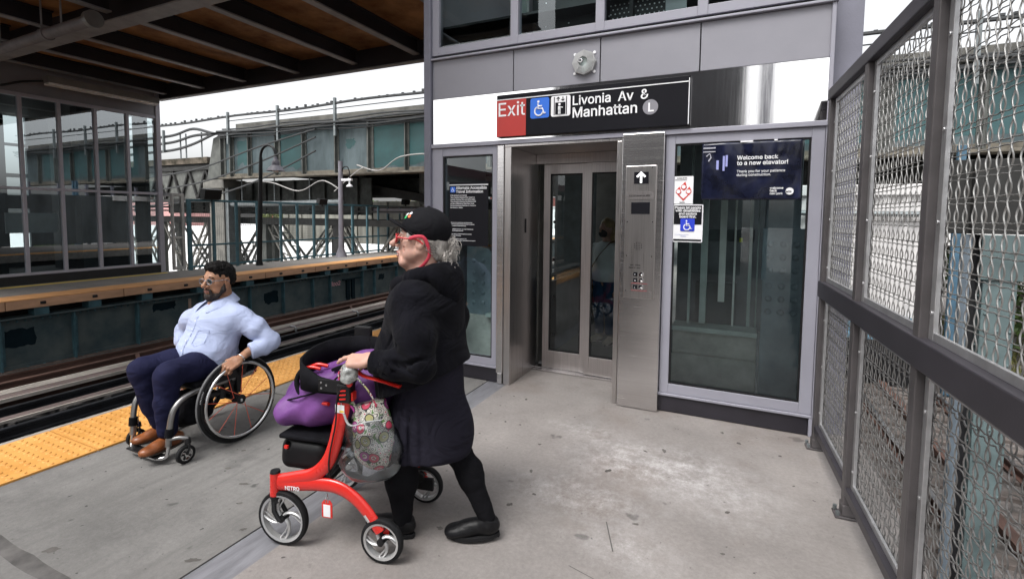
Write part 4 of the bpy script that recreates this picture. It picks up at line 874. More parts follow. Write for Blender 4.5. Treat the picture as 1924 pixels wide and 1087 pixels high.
# conduits on posts along the top
cr = thing('conduit_rack', 'dark messenger cables on grey posts along the top of the viaduct', 'cable rack', (-8, YV-.1, 4.9))
for x in (-24.0, -19.55, -16.6, -13.62, -9.0, -5.5, -2.0, 1.5, 4.35, 7.5): MB().box(x-.045, x+.045, YV-.34, YV-.25, 4.35 if x > -20 else 4.2, 5.66+.008*(x+20) if x > -20 else 5.2).build('post', M_galv, cr)
b = MB(); b.tube([(x, YV-.28, 5.42+.020*(x+24)*.45+.03*math.sin(x*.9)) for x in np.arange(-33, 12, 1.0)], .048, 6)
rc = random.Random(4)
for i in range(120):
    x = -31+.36*i+rc.uniform(-.1, .1); q = rc.choice((.0, .02, .02, .05)); b.box(x-.04, x+.04, YV-.31, YV-.25, 5.44+.009*(x+24), 5.475+.009*(x+24)+q)
b.build('top_cable', M_pipe, cr)
MB().tube([(x, YV-.28, 5.27+.006*(x+24)) for x in (-19.5, -5, 12)], .018, 5).build('thin_wire', M_pipe, cr)
for z, dx in ((4.9, 0), (4.6, 2), (4.25, 0)): MB().tube(spline([(-33, YV-.2, z-.1), (-26, YV-.2, z), (-23.5, YV-.2, z+.05), (-22.0, YV-.2, z+.25), (-20.5, YV-.2, 4.85), (-19.5, YV-.2, 4.9)], 6), .06, 6).build('cable', M_pipe, cr)
for x in (-23.1, -22.7, -21.6): MB().cyl((x, YV-.1, 3.9), (x, YV-.1, 5.0), .03, 6).build('rod', M_galv, cr)
# lower approach span at left, with lattice
ap = thing('approach_span', 'dark lattice approach span left of the viaduct with mossy ballast on top', 'bridge span', (-27, 14.5, 2))
b = MB(); b.box(-34, -21.2, YV+.15, YV+5, 3.55, 3.68); b.build('deck', M_viadk, ap)
b = MB(); b.box(-34, -21.5, YV+.05, YV+5, 3.68, 3.95); b.build('ballast', mat('mossy_ballast', (.10, .085, .05), .95, var=.6, vs=3, col2=(.17, .14, .11)), ap)
b = MB(); b.box(-34, -21.2, YV+.1, YV+.16, 2.05, 3.5); b.build('web', mat('sooty_grey_web', (.125, .13, .12), .8, var=.3), ap)
b = MB(); b.box(-34, -21.2, YV-.02, YV+.1, 3.38, 3.55); b.box(-34, -21.2, YV-.02, YV+.1, 1.95, 2.1)
for i in range(10): x = -33+1.2*i; b.bar((x, YV+.04, 2.1), (x+.6, YV+.04, 3.4), .09, .09); b.bar((x+.6, YV+.04, 3.4), (x+1.2, YV+.04, 2.1), .09, .09)
b.build('lattice', M_viadk, ap)
# pier below the girder end and bents with diagonal lattice
pi_ = thing('viaduct_pier', 'pale rusty steel pier standing below the left end of the viaduct', 'pier', (-21.0, 14.5, -6))
b = MB(); b.box(-21.5, -20.55, YV+.1, YV+.9, -6, 2.9); b.box(-21.7, -20.3, YV-.05, YV+1.0, 2.55, 2.92); b.build('shaft', M_lat, pi_, bevel=.02)
b = MB(); b.box(-20.5, -20.3, YV+.15, YV+.5, -6, 2.6); b.build('drain', M_galv, pi_)
def lattice(mb, p, q, w=.34, th=.07):
    p, q = Vector(p), Vector(q); d = (q-p); n = max(3, int(d.length/.45)); s_ = Vector((d.z, 0, -d.x)).normalized()*w/2
    mb.bar(p+s_, q+s_, th*1.3, th, (0, 1, 0)); mb.bar(p-s_, q-s_, th*1.3, th, (0, 1, 0))
    for i in range(n): a = p+d*i/n; c = p+d*(i+1)/n; mb.bar(a+(s_ if i % 2 else -s_), c+(-s_ if i % 2 else s_), th*.6, th*.5, (0, 1, 0))
for yb, xa, nb in ((15.2, -27.5, 0), (17.5, -25.2, 1)):
    bt = thing('viaduct_bent', ('front steel bent with diagonal lattice braces below the viaduct', 'rear steel bent with dark columns below the viaduct')[nb], 'bent', (-20, yb, -6))
    b = MB(); b.box(-34, -9.5, yb-.12, yb+.12, 1.0, 1.26); b.box(-34, -9.5, yb-.04, yb+.04, 1.55, 1.62); b.box(-34, -9.5, yb-.04, yb+.04, 1.75, 1.80); b.build('cap_beam', M_viadk, bt)
    xs_ = [[-31.0, -27.0, -23.0, -19.3, -15.0, -11.6], [-33.5, -29.4, -25.3, -21.6, -17.4, -13.4]][nb]
    for k, x in enumerate(xs_): MB().box(x-.17, x+.17, yb-.15, yb+.15, -6, 1.0).build('column', M_via if k % 2 else M_viadk, bt, bevel=.015)
    for k in range(len(xs_)-1):
        b = MB(); a, c = xs_[k]+.3, xs_[k+1]-.3
        if k % 2 == nb: lattice(b, (a, yb, 1.0), (c, yb, -2.6)); lattice(b, (a, yb+.15, -2.6), (c, yb+.15, 1.0))
        else: lattice(b, (a, yb, 1.0), ((a+c)/2, yb, -1.6)); lattice(b, ((a+c)/2, yb, -1.6), (c, yb, 1.0))
        b.build('lattice_brace', M_lat if nb == 0 else M_via, bt)
b = MB(); b.box(-27, -13.6, YV+1.6, YV+1.66, 1.45, 2.95); b.box(-20.2, 12, YV+3.0, YV+3.06, 2.2, 3.0)
for x in np.arange(-26.9, -13.6, .9): b.box(x-.05, x+.05, YV+1.5, YV+1.6, 1.45, 2.95)
b.build('floor_beam', mat('sooty_floor_beam', (.065, .07, .066), .85, var=.4), vi)
hp = thing('horizontal_pipe', 'pale grey horizontal pipe hung below the viaduct girder', 'pipe', (-17, 14.3, 1.9))
b = MB(); b.cyl((-20.3, YV+.3, 1.85), (-13.9, YV+.3, 1.95), .11, 10); b.build('pipe', M_galv, hp, smooth=40)
for x in (-19.6, -17.6, -15.6): MB().cyl((x, YV+.3, 1.9), (x, YV+.3, 3.0), .025, 6).build('hanger', M_galv, hp)
b = MB(); b.box(-26, -9.5, 21.7, 21.76, -.2, 2.2)
for x in np.arange(-25.5, -9.5, 1.1): b.box(x-.05, x+.05, 21.62, 21.7, -.2, 2.2)
b.build('screen_wall', mat('pale_weathered_panel', (.36, .36, .32), .8, var=.35, vs=.7, stretch=(3, 1, .4)), label='pale weathered panel wall seen below the viaduct', cat='wall')
cn = thing('far_canopy', 'dark platform canopy with a burgundy end fascia under the viaduct', 'canopy', (-14, 17, 1.8))
b = MB(); b.box(-17.95, -14.95, 15.86, 15.9, 2.46, 2.98); b.build('fascia', mat('burgundy_fascia', (.17, .030, .052), .55, var=.15), cn)
b = MB(); b.prism([(-17.9, 15.95, 2.42), (-14.9, 15.95, 2.42), (-9.2, 15.95, 1.72), (-9.2, 15.95, 1.95), (-14.9, 15.95, 2.85), (-17.9, 15.95, 2.95)], (0, 6, 0)); b.build('roof', M_viadk, cn)
for x in (-14.6, -11.5): MB().box(x-.12, x+.12, 16.1, 16.3, 1.9, 3.2).build('hanger_post', M_via, cn)
b = MB(); b.box(-16.2, -9.3, 15.7, 15.8, 1.52, 1.72); b.build('gutter', mat('gutter_lilac', (.21, .19, .21), .6), cn)
# ---------------------------------------------------------------- town beyond: white flat roof, low red building, trees
b = MB(); b.box(-140, -14, 34, 100, -6, -1.3); b.build('flat_roof_warehouse', mat('white_roof_membrane', (.80, .80, .80), .8, var=.06, vs=.1), label='low warehouse with a bright white flat roof behind the viaduct', cat='warehouse')
def house(x0, x1, y, d, z1, m, label, name, wins=0, roofm=None):
    t = thing(name, label, 'building', ((x0+x1)/2, y, -6)); MB().box(x0, x1, y, y+d, -6, z1).build('wall', m, t)
    MB().box(x0-.3, x1+.3, y-.3, y+d+.3, z1, z1+.35).build('roof', roofm or M_ground, t)
    for k in range(wins):
        x = x0+(x1-x0)*(k+.5)/wins
        for z in np.arange(z1-2.4, -3, -3): MB().box(x-.6, x+.6, y-.05, y, z, z+1.5).build('window', M_shaft, t)
    return t
M_redb = mat('brick_red_wall', (.30, .085, .07), .85, var=.2, vs=.6); M_whb = mat('white_render', (.70, .70, .70), .8, var=.06)
house(-62, -46, 118, 12, 6.3, M_redb, 'low brick red building far beyond the white roof', 'brick_building', 6)
house(-47, -34, 112, 10, 3.4, M_whb, 'white rendered building with small windows beyond the white roof', 'white_building', 5)
house(-150, -112, 120, 14, 4.3, M_redb, 'long red building at the left beyond the white roof', 'brick_building', 10)
house(-126, -104, 62, 12, 9.8, mat('pink_brick', (.40, .22, .21), .85, var=.15, vs=.5), 'tall pink brick block seen left of the viaduct', 'apartment_block', 5)
LEAF = [mat('leaf_olive', (.085, .115, .030), .6, var=.45, vs=1.2, col2=(.15, .18, .05)), mat('leaf_green', (.05, .10, .028), .6, var=.45, vs=1.2, col2=(.10, .16, .04)), mat('leaf_yellow', (.15, .15, .045), .6, var=.4, vs=1.2)]
M_bark = mat('bark', (.07, .055, .045), .9, var=.3)
def tree(x, y, z0, h, rad, m, label, seed, n=1500, leaf=.32):
    rs = np.random.RandomState(seed); t = thing('tree', label, 'tree', (x, y, z0), group='trees beyond the railway')
    b = MB(); b.tube([(x, y, z0), (x+.1, y, z0+h*.35), (x-.1, y+.1, z0+h*.75)], [.05*h*.5, .035*h*.5, .01*h], 7)
    for k in range(6):
        a = rs.rand()*6.28; zz = z0+h*(.3+.4*rs.rand()); b.tube([(x, y, zz), (x+rad*.6*math.cos(a), y+rad*.6*math.sin(a), zz+h*.2)], [.018*h, .006*h], 5)
    b.build('trunk', M_bark, t)
    b = MB(); cl = []
    for k in range(26):
        v = rs.normal(size=3); v /= np.linalg.norm(v); q = rs.rand()**.4
        cl.append((x+v[0]*rad*q, y+v[1]*rad*q, z0+h*.62+v[2]*h*.36*q, rad*(.22+.22*rs.rand())))
    for k in range(n):
        c = cl[rs.randint(len(cl))]; v = rs.normal(size=3); v /= np.linalg.norm(v); p = np.array(c[:3])+v*c[3]*(.6+.45*rs.rand())
        u = rs.normal(size=3); u /= np.linalg.norm(u); w = np.cross(u, rs.normal(size=3)); w /= np.linalg.norm(w); s_ = leaf*(.5+.8*rs.rand())
        b.add([p-u*s_, p+w*s_*.5, p+u*s_, p-w*s_*.5], [(0, 1, 2, 3)])
    b.build('crown', m, t)
tl_ = ['broad olive tree beyond the white roof at the far left', 'rounded green tree beyond the white roof', 'yellowish bushy tree beyond the white roof', 'dark green tree left of the white rendered building', 'pale tree in front of the low brick red building', 'tall green tree right of the white rendered building', 'green tree at the end of the far platform behind the cap']
for i, (x, y, h, r_) in enumerate([(-128, 106, 12, 7), (-98, 104, 13, 8), (-84, 106, 11, 6), (-73, 104, 12, 6), (-58, 104, 10.5, 5), (-27, 100, 15, 7), (-20, 80, 13, 6)]): tree(x, y, -6, h, r_, LEAF[i % 3], tl_[i], i+1, 1700, .5)
# ---------------------------------------------------------------- yard right of the fence
def yard_track(x, z, n0=0, label=''):
    t = thing('yard_track', label, 'track', (x, 10, z-.2))
    for dx in (-.68, .68):
        r_ = rail(MB(), x+dx, z, -6, 60, .14, .06).build('rail', M_rust, t); MB().box(x+dx-.03, x+dx+.03, -6, 60, z+.0005, z+.004).build('rail_head', M_railtop, r_)
    o = None
    for k in range(46):
        y = -1+.56*k
        if o is None: o = MB().box(x-1.2, x+1.2, y-.1, y+.1, z-.26, z-.13).build('sleeper', mat('grey_sleeper', (.12, .10, .09), .9, var=.4, vs=6), t)
        else: c = o.copy(); COL.objects.link(c); c.parent = t; MW[c] = MW[o]; c.location = (0, .56*k, 0)
yard_track(3.02, -2.02, label='yard track with bright worn rails seen through the right mesh fence')
MB().box(2.85, 2.98, -6, 60, -2.16, -2.06).build('yard_guard_rail', M_rust, label='rusty guard rail between the running rails of the yard track', cat='guard rail')
sh_ = thing('work_shed', 'white corrugated work shed on a blue steel base in the yard', 'shed', (2.2, 14.5, -2.2))
M_wshed = mat('white_corrugated_sheet', (.66, .645, .64), .6, var=.07, vs=1.5)
b = MB(); pts = []; x = .6
i = 0
while x < 3.52: pts.append((x, 13.0+(0 if i % 4 in (0, 1) else .05), 0)); x += .09; i += 1
n_ = len(pts); b.add([(p[0], p[1], -.62) for p in pts]+[(p[0], p[1], 2.0) for p in pts], [(k, k+1, n_+k+1, n_+k) for k in range(n_-1)]); b.box(.6, 3.52, 13.06, 17, -.62, 2.0); b.build('wall', M_wshed, sh_)
b = MB(); b.box(.5, 3.62, 12.95, 17.1, 2.0, 2.24); b.build('roof', M_wshed, sh_, bevel=.02)
b = MB(); b.box(.5, 3.6, 12.97, 17, -1.15, -.64); b.build('base_frame', mat('steel_blue_base', (.13, .26, .36), .5, var=.2), sh_, bevel=.01)
b = MB(); b.box(.6, 3.5, 13.05, 16.9, -1.62, -1.16); b.build('undercarriage', M_dark, sh_)
for x in (1.2, 2.5, 3.2): MB().cyl((x, 13.0, -1.75), (x, 13.2, -1.75), .38, 16).build('wheel', M_black, sh_, smooth=40)
MB().cyl((.6, 12.9, 1.62), (6.5, 12.9, 1.58), .06, 8).build('rail_pipe', M_galv, label='pale horizontal pipe running in front of the white shed', cat='pipe')
for x, lb in ((3.72, 'left blue steel post right of the white shed'), (3.98, 'right blue steel post right of the white shed')): MB().box(x-.07, x+.07, 12.9, 13.0, -2.2, 3.0).build('steel_post', mat('steel_blue_post', (.055, .12, .18), .5, var=.2), label=lb, cat='post', bevel=.01)
yc = thing('riveted_column', 'pale green riveted steel column standing just beyond the right fence', 'column', (2.15, 6.05, -2.2))
M_pale = mat('pale_green_paint', (.105, .148, .152), .6, var=.3, vs=2, bump=.1, bs=20)
b = MB(); b.box(2.03, 2.27, 5.90, 5.93, -2.2, 1.36); b.box(2.03, 2.06, 5.93, 6.2, -2.2, 1.36); b.box(2.24, 2.27, 5.93, 6.2, -2.2, 1.36); b.build('shaft', M_pale, yc, bevel=.006)
b = MB(); z = -2.0
while z < 1.3:
    for x in (2.06, 2.15, 2.24): b.ell((x, 5.898, z), (.014, .01, .014), 6, 4)
    for y in (5.98, 6.12): b.ell((2.028, y, z), (.01, .014, .014), 6, 4)
    z += .155
b.build('rivets', M_pale, yc, smooth=60)
b = MB(); b.box(2.0, 2.9, 5.88, 5.895, .95, 1.36); b.build('head_bracket', M_pale, yc, bevel=.004); b = MB(); b.box(1.75, 7, 5.9, 6.5, 1.37, 2.05)
for x in np.arange(1.9, 7, .45): b.box(x, x+.06, 5.82, 5.9, 1.37, 2.05)
b.build('shade_beam', M_viadk, yc, bevel=.008)  # added dark beam stands in for the shaded viaduct underside
b = MB(); b.cyl((1.90, 5.92, -2.2), (1.90, 5.92, 1.36), .045, 8); b.build('drain_pipe', mat('grey_blue_pipe', (.17, .21, .25), .5, .2), yc, smooth=40)
b = MB(); b.box(1.955, 2.02, 6.0, 6.1, -2.2, 1.36); b.build('dark_stanchion', M_dark, yc)
for i, (x, y, h, r_) in enumerate([(7.2, 17, 2.6, 1.6), (9.2, 14.5, 3.2, 1.8), (6.1, 22, 3.4, 1.5)]): tree(x, y, -2.2, h, r_, LEAF[1], ['small green bush between the blue posts and the riveted column', 'leafy green bush at the right edge beyond the fence', 'taller bush behind the yard track'][i], 40+i, 900, .13)
b = MB(); rs = np.random.RandomState(8)
for k in range(5000):
    x, y = rs.uniform(5.0, 12), rs.uniform(9, 24); h = rs.uniform(.12, .4); a = rs.rand()*6.28; w = .02
    b.add([(x-w*math.cos(a), y-w*math.sin(a), -2.2), (x+w*math.cos(a), y+w*math.sin(a), -2.2), (x+rs.normal()*.1, y+rs.normal()*.1, -2.2+h)], [(0, 1, 2)])
b.build('grass', LEAF[2], kind='stuff')
# unseen objects added for their reflections: a screen, a tall block, a post
nw = thing('reflection_screen', 'dark screen added out of view behind the elevator house to darken reflections', 'windscreen', (.6, 18, 0))
MB().box(.56, .60, 7.3, 33, .05, 2.2).build('panel', mat('added_screen_slate', (.085, .095, .10), .6, var=.4, vs=.8, stretch=(1, 3, .5)), nw)  # added panel keeps the far house's lower panes dark in reflection
for y in range(8, 33, 1): MB().box(.60, .70, y-.05, y+.05, 0, 2.7).build('post', M_col, nw)
st = thing('reflection_block', 'tall dark block added behind the viewer for its reflection', 'building', (-1.7, -7, 0))  # added block darkens the steel band and upper windows by reflection
MB().box(-5.2, 0, -11, -6.2, 0, 8.6).build('wall', mat('reflection_block_wall', (.05, .05, .055), .5, var=.2), st)
MB().box(-5.3, .05, -11.2, -6.1, 8.61, 8.8).build('roof', M_beam, st)
MB().box(.26, .58, -6.0, -5.8, 0, 7).build('reflection_post', M_col, label='broad grey post added behind the viewer for its reflection', cat='post', bevel=.01)  # added to put a dark stripe into the band's reflection
# ================================================================ woven-wire fence at the right edge
M_fpost = mat('charcoal_fence_steel', (.034, .031, .038), .42, var=.15, vs=5, bump=.03, bs=150)
M_fpost2 = mat('warm_grey_fence_post', (.075, .068, .07), .45, var=.2, vs=5)
M_flat = mat('galvanised_flat_bar', (.52, .52, .53), .38, .75, var=.15, vs=9)
M_wire1 = mat('galvanised_crimped_wire', (.36, .355, .345), .4, .7, var=.2, vs=30)
M_wire3 = mat('darker_lower_wire', (.215, .21, .205), .45, .6, var=.2, vs=30)  # darker copy of the crimped wire, for the lower panels
M_wire2 = mat('galvanised_backlit_wire', (.27, .265, .255), .42, .7, var=.2, vs=30)  # darker copy: backlit tone of the upper cross wires put into the colour
f0 = Vector((.497, 3.66)); fd = Vector((.0545, -.998)).normalized(); SP = .785
FM = Matrix(((fd.x, -fd.y, 0, f0.x), (fd.y, fd.x, 0, f0.y), (0, 0, 1, 0), (0, 0, 0, 1)))   # local: x along fence towards the viewer, +y to the yard
fe = thing('mesh_fence', 'tall steel framed woven wire fence along the right platform edge', 'fence', M=FM)
NP = 7
for i in range(NP):
    x = i*SP; p = MB().box(x-.026, x+.026, -.030, .030, .06, 2.235).build('post', M_fpost2, fe, local=True, bevel=.004)
    b = MB(); b.box(x-.040, x+.040, -.065, .055, .002, .014); b.box(x-.035, x+.035, -.034, .034, .016, .07); b.build('foot_plate', M_fpost2, p, local=True, bevel=.003)
    b = MB()
    for dy in (-.053, .046):
        b.cyl((x-.03, dy, .016), (x-.03, dy, .036), .010, 6); b.cyl((x+.03, dy, .016), (x+.03, dy, .036), .010, 6)
    b.build('foot_bolt', M_galv, p, local=True)
Lf = (NP-1)*SP
for z0, z1, w in ((2.235, 2.305, .034), (.995, 1.10, .036)):
    b = MB(); b.box(-.028, Lf+.03, -w, w, z0, z1); b.build('rail', M_fpost, fe, local=True, bevel=.006)
for i in range(NP-1):
    b = MB(); b.box(i*SP+.027, (i+1)*SP-.027, -.028, .028, .118, .165); b.build('bottom_rail', M_fpost, fe, local=True, bevel=.004)
def panel(z0, z1, rope=False):
    """one framed panel of crimped wire; x from 0 to SP"""
    fr, w1, w2 = MB(), MB(), MB(); xa, xb = .030, SP-.030
    fr.box(xa, xa+.034, -.004, .010, z0, z1); fr.box(xb-.034, xb, -.004, .010, z0, z1); fr.box(xa+.034, xb-.034, -.003, .009, z0, z0+.028); fr.box(xa+.034, xb-.034, -.003, .009, z1-.028, z1)
    zb = z0+.09
    while zb < z1-.05:
        fr.disc((xa+.017, -.004, zb), (0, -1, 0), .008, .004, 8); fr.disc((xb-.017, -.004, zb), (0, -1, 0), .008, .004, 8); zb += .30
    pit, n = .0725, int((xb-xa-.05)/.0525); px = (xb-xa-.05)/n
    m_ = max(1, round((z1-z0-.02)/pit)); pz = (z1-z0-.02)/m_
    for i in range(n+1):
        cx = xa+.025+i*px
        for s_ in (-1, 1):
            pts = []; N = m_*8
            for k in range(N+1):
                z = z0+.01+(z1-z0-.02)*k/N; ph = 2*math.pi*(z-z0-.01)/pz
                pts.append((cx+s_*(.0056-.0050*math.cos(ph)*1.0), .018+s_*.0022*math.sin(ph), z))
            w1.tube(pts, .0023, 5, cap=False)
    for j in range(m_+1):
        zc = z0+.01+j*pz
        for s_ in (-1, 1):
            z = zc+s_*.0085
            if z < z0 or z > z1: continue
            pts = [(xa+.01+(xb-xa-.02)*k/(n*4), .018+.0028*math.cos(math.pi*k/2+j), z+(.0042 if rope else .0012)*math.cos(math.pi*k/2)*s_) for k in range(n*4+1)]
            w2.tube(pts, .0027 if rope else .0020, 4, cap=False)
    return fr, w1, w2
for z0, z1 in ((1.10, 2.235), (.165, .995)):
    fr, w1, w2 = panel(z0, z1, z0 < 1); base = None
    for i in range(NP-1):
        if base is None:
            a = fr.build('panel_frame', M_flat, fe, local=True, bevel=.0015); c = w1.build('upright_wires', M_wire3 if z0 < 1 else M_wire1, a, local=True, smooth=180); d = w2.build('cross_wires', M_wire3 if z0 < 1 else M_wire2, a, local=True, smooth=180); base = (a, c, d)
        else:
            a = base[0].copy(); COL.objects.link(a); a.parent = fe; a.location = (i*SP, 0, 0)
            for q in base[1:]:
                e = q.copy(); COL.objects.link(e); e.parent = a
# ================================================================ wheelchair (local: x forward, y its left, z up)
M_chair = frame((-3.225, 2.10), (0, -1))
M_tyre = mat('rubber_tyre', (.010, .010, .011), .65, var=.3, vs=20, spec=.2)
M_tyreg = mat('grey_tyre_tread', (.13, .13, .135), .7, var=.2, vs=20)
M_chrome = mat('satin_chrome', (.62, .62, .63), .2, 1, var=.1, vs=9)
M_tit = mat('titanium_tube', (.30, .295, .29), .34, .85, var=.12, vs=6)
M_coral = mat('coral_spoke', (.62, .10, .055), .4, var=.05)
M_nyl = mat('black_nylon', (.006, .006, .008), .85, var=.35, vs=14, bump=.25, bs=160, spec=.12)
wc_ = thing('wheelchair', 'black manual wheelchair with coral red spokes carrying the seated man', 'wheelchair', M=M_chair)
WR, WH, WD = .277, .277, .258
def big_wheel(sd):
    cam_ = .03*sd
    def pt(a, r, off=0): return Vector((r*math.cos(a), sd*WD+sd*off-cam_*r*math.sin(a), WH+r*math.sin(a)))
    ring = lambda r, off, n=72: [pt(2*math.pi*i/n, r, off) for i in range(n)]
    w = MB().tube(ring(WR-.0125, 0), .0125, 10, closed=True).build('wheel', M_tyre, wc_, local=True, smooth=180)
    MB().tube(ring(WR-.003, .0), .0062, 8, closed=True, sq=(1.5, .7)).build('tread', M_tyreg, w, local=True, smooth=180)
    MB().tube(ring(WR-.030, 0), .0095, 8, closed=True, sq=(1.1, 1)).build('rim', M_black, w, local=True, smooth=180)
    MB().tube(ring(WR-.040, .026), .0092, 10, closed=True).build('push_rim', M_chrome, w, local=True, smooth=180)
    b_ = MB()
    for i in range(6): a = 2*math.pi*(i+.3)/6; b_.tube([pt(a, WR-.030, .004), pt(a, WR-.040, .024)], .004, 6)
    b_.build('push_rim_tabs', M_black, w, local=True)
    b_ = MB()
    for i in range(12):
        a = 2*math.pi*(i+.35)/12; h = a+(.9 if i % 2 else -.9); b_.tube([pt(h, .026, .018 if i % 4 < 2 else -.012), pt(a, WR-.036, 0)], .0021, 5)
    b_.build('spokes', M_coral, w, local=True)
    b_ = MB(); c = Vector((0, sd*WD, WH)); b_.lathe(c+Vector((0, -sd*.03, 0)), (0, sd, 0), [(1e-4, 0), (.032, 0), (.032, .012), (.014, .018), (.014, .04), (.030, .046), (.030, .06), (.020, .064), (1e-4, .064)], 18); b_.build('hub', M_black, w, local=True, smooth=40)
    b_ = MB(); text_mesh(b_, 'R', .03, c+Vector((.010*sd, sd*.0345, -.010)), (-sd, 0, 0), (0, 0, 1), .0006, .001); b_.build('hub_mark', M_white, w, local=True)
    b_ = MB()
    for a0 in (.2, 3.2):
        for i in range(9): a = a0+.032*i; b_.tube([pt(a, WR-.0155, .0125), pt(a+.017, WR-.0095, .0122)], .0014, 4)
    b_.build('tyre_lettering', M_white, w, local=True)
for sd in (1, -1): big_wheel(sd)
b = MB(); b.cyl((0, -.235, WH), (0, .235, WH), .019, 12); b.cyl((.10, -.2, .325), (.10, .2, .325), .017, 12); b.build('axle_tube', M_black, wc_, local=True, smooth=40)
b = MB()
for sd in (1, -1): b.cyl((0, sd*.205, WH), (.02, sd*.20, .40), .016, 8); b.box(-.06, .06, sd*.19-.014, sd*.19+.014, .355, .385); b.cyl((.08, sd*.21, .30), (.08, sd*.21, .36), .022, 10)
b.build('axle_clamp', M_black, wc_, local=True, smooth=40)
for sd in (1, -1):
    p = spline([(-.16, sd*.19, .40), (.05, sd*.19, .395), (.20, sd*.19, .392), (.30, sd*.19, .378), (.365, sd*.19, .325), (.39, sd*.188, .24), (.402, sd*.182, .11)], 6)
    t_ = MB().tube(p, .0165, 12).build('frame_tube', M_tit, wc_, local=True, smooth=60)
    MB().tube(spline([(.402, sd*.182, .108), (.412, sd*.178, .052), (.438, sd*.14, .040), (.445, sd*.06, .040), (.445, 0, .040)], 5), .0115, 10).build('footrest_tube', M_chrome, t_, local=True, smooth=60)
    b = MB(); b.cyl((.392, sd*.187, .215), (.398, sd*.184, .165), .024, 12); b.build('strap_wrap', M_nyl, t_, local=True, smooth=40)
    b = MB(); b.tube([(.398, sd*.19, .152), (.365, sd*.225, .158), (.335, sd*.255, .150), (.332, sd*.256, .135)], .0115, 10); b.build('caster_arm', M_tit, t_, local=True, smooth=50)
    cw = MB().lathe((.348, sd*.256-.013, .055), (0, 1, 0), [(.036, 0), (.050, 0), (.0545, .004), (.0545, .022), (.050, .026), (.036, .026)], 28).build('caster', M_tyre, wc_, local=True, smooth=40)
    b = MB(); b.lathe((.348, sd*.256-.012, .055), (0, 1, 0), [(.037, 0), (.033, 0), (.033, .024), (.037, .024)], 28); b.lathe((.348, sd*.256-.010, .055), (0, 1, 0), [(1e-4, -.004), (.009, -.004), (.011, .024), (1e-4, .024)], 12); b.build('caster_rim', M_chrome, cw, local=True, smooth=40)
    b = MB()
    for k in range(5): a = k*2*math.pi/5; b.bar((.348+.008*math.cos(a), sd*.256, .055+.008*math.sin(a)), (.348+.034*math.cos(a), sd*.256, .055+.034*math.sin(a)), .008, .008, (0, 1, 0))
    b.build('caster_spokes', M_black, cw, local=True)
    b = MB(); b.cyl((.332, sd*.256, .148), (.332, sd*.256, .118), .014, 10, .018); b.tube([(.332, sd*.256+sd*.016, .118), (.338, sd*.256+sd*.02, .09), (.348, sd*.256+sd*.018, .055)], .006, 8); b.tube([(.332, sd*.256-sd*.016, .118), (.338, sd*.256-sd*.02, .09), (.348, sd*.256-sd*.018, .055)], .006, 8); b.build('caster_fork', M_black, cw, local=True, smooth=40)
    P_ = [(-.10, sd*.222, .47), (-.02, sd*.222, .555), (.06, sd*.222, .548), (.14, sd*.222, .50), (.195, sd*.222, .435), (.19, sd*.222, .40), (.12, sd*.222, .41), (-.08, sd*.222, .41)]
    MB().prism(P_, (0, -sd*.006, 0)).build('side_guard', M_black, wc_, local=True, bevel=.003)
    MB().tube([(-.17, sd*.19, .40), (-.19, sd*.19, .52), (-.225, sd*.19, .68)], .013, 10).build('back_tube', M_black, wc_, local=True, smooth=60)
b = MB(); b.box(-.19, .23, -.185, .185, .395, .435); b.build('seat', M_nyl, wc_, local=True, bevel=.015)
b = MB(); b.add([(-.19-.03*math.cos(u*1.4)-.035*j/4, .19*u, .43+.055*j) for j in range(5) for u in np.linspace(-1, 1, 9)], [(j*9+i, j*9+i+1, (j+1)*9+i+1, (j+1)*9+i) for j in range(4) for i in range(8)]); o = b.build('backrest', M_nyl, wc_, local=True, smooth=180); sm = o.modifiers.new('s', 'SOLIDIFY'); sm.thickness = .02
b = MB(); b.box(.40, .46, -.15, .15, .046, .054); b.build('footplate', M_black, wc_, local=True, bevel=.003)
sdf = SDF((-.02, -.19, .10), (.33, .19, .38), .008); sdf.box((.15, 0, .24), (.09, .13, .085), .05, .02).ell((.20, 0, .2), (.08, .13, .07), .03).wrinkle(.003, 40, seed=3)
sdf.into(MB()).build('underseat_bag', M_nyl, wc_, local=True, smooth=180)
b = MB(); b.box(-.03, .16, .165, .235, .31, .345) if False else b.cyl((.02, .205, .33), (.20, .205, .34), .016, 10); b.box(-.05, -.02, .18, .22, .30, .46); b.cyl((-.04, .20, .42), (-.04, .235, .47), .02, 8); b.build('brake_lever', M_black, wc_, local=True, smooth=40)
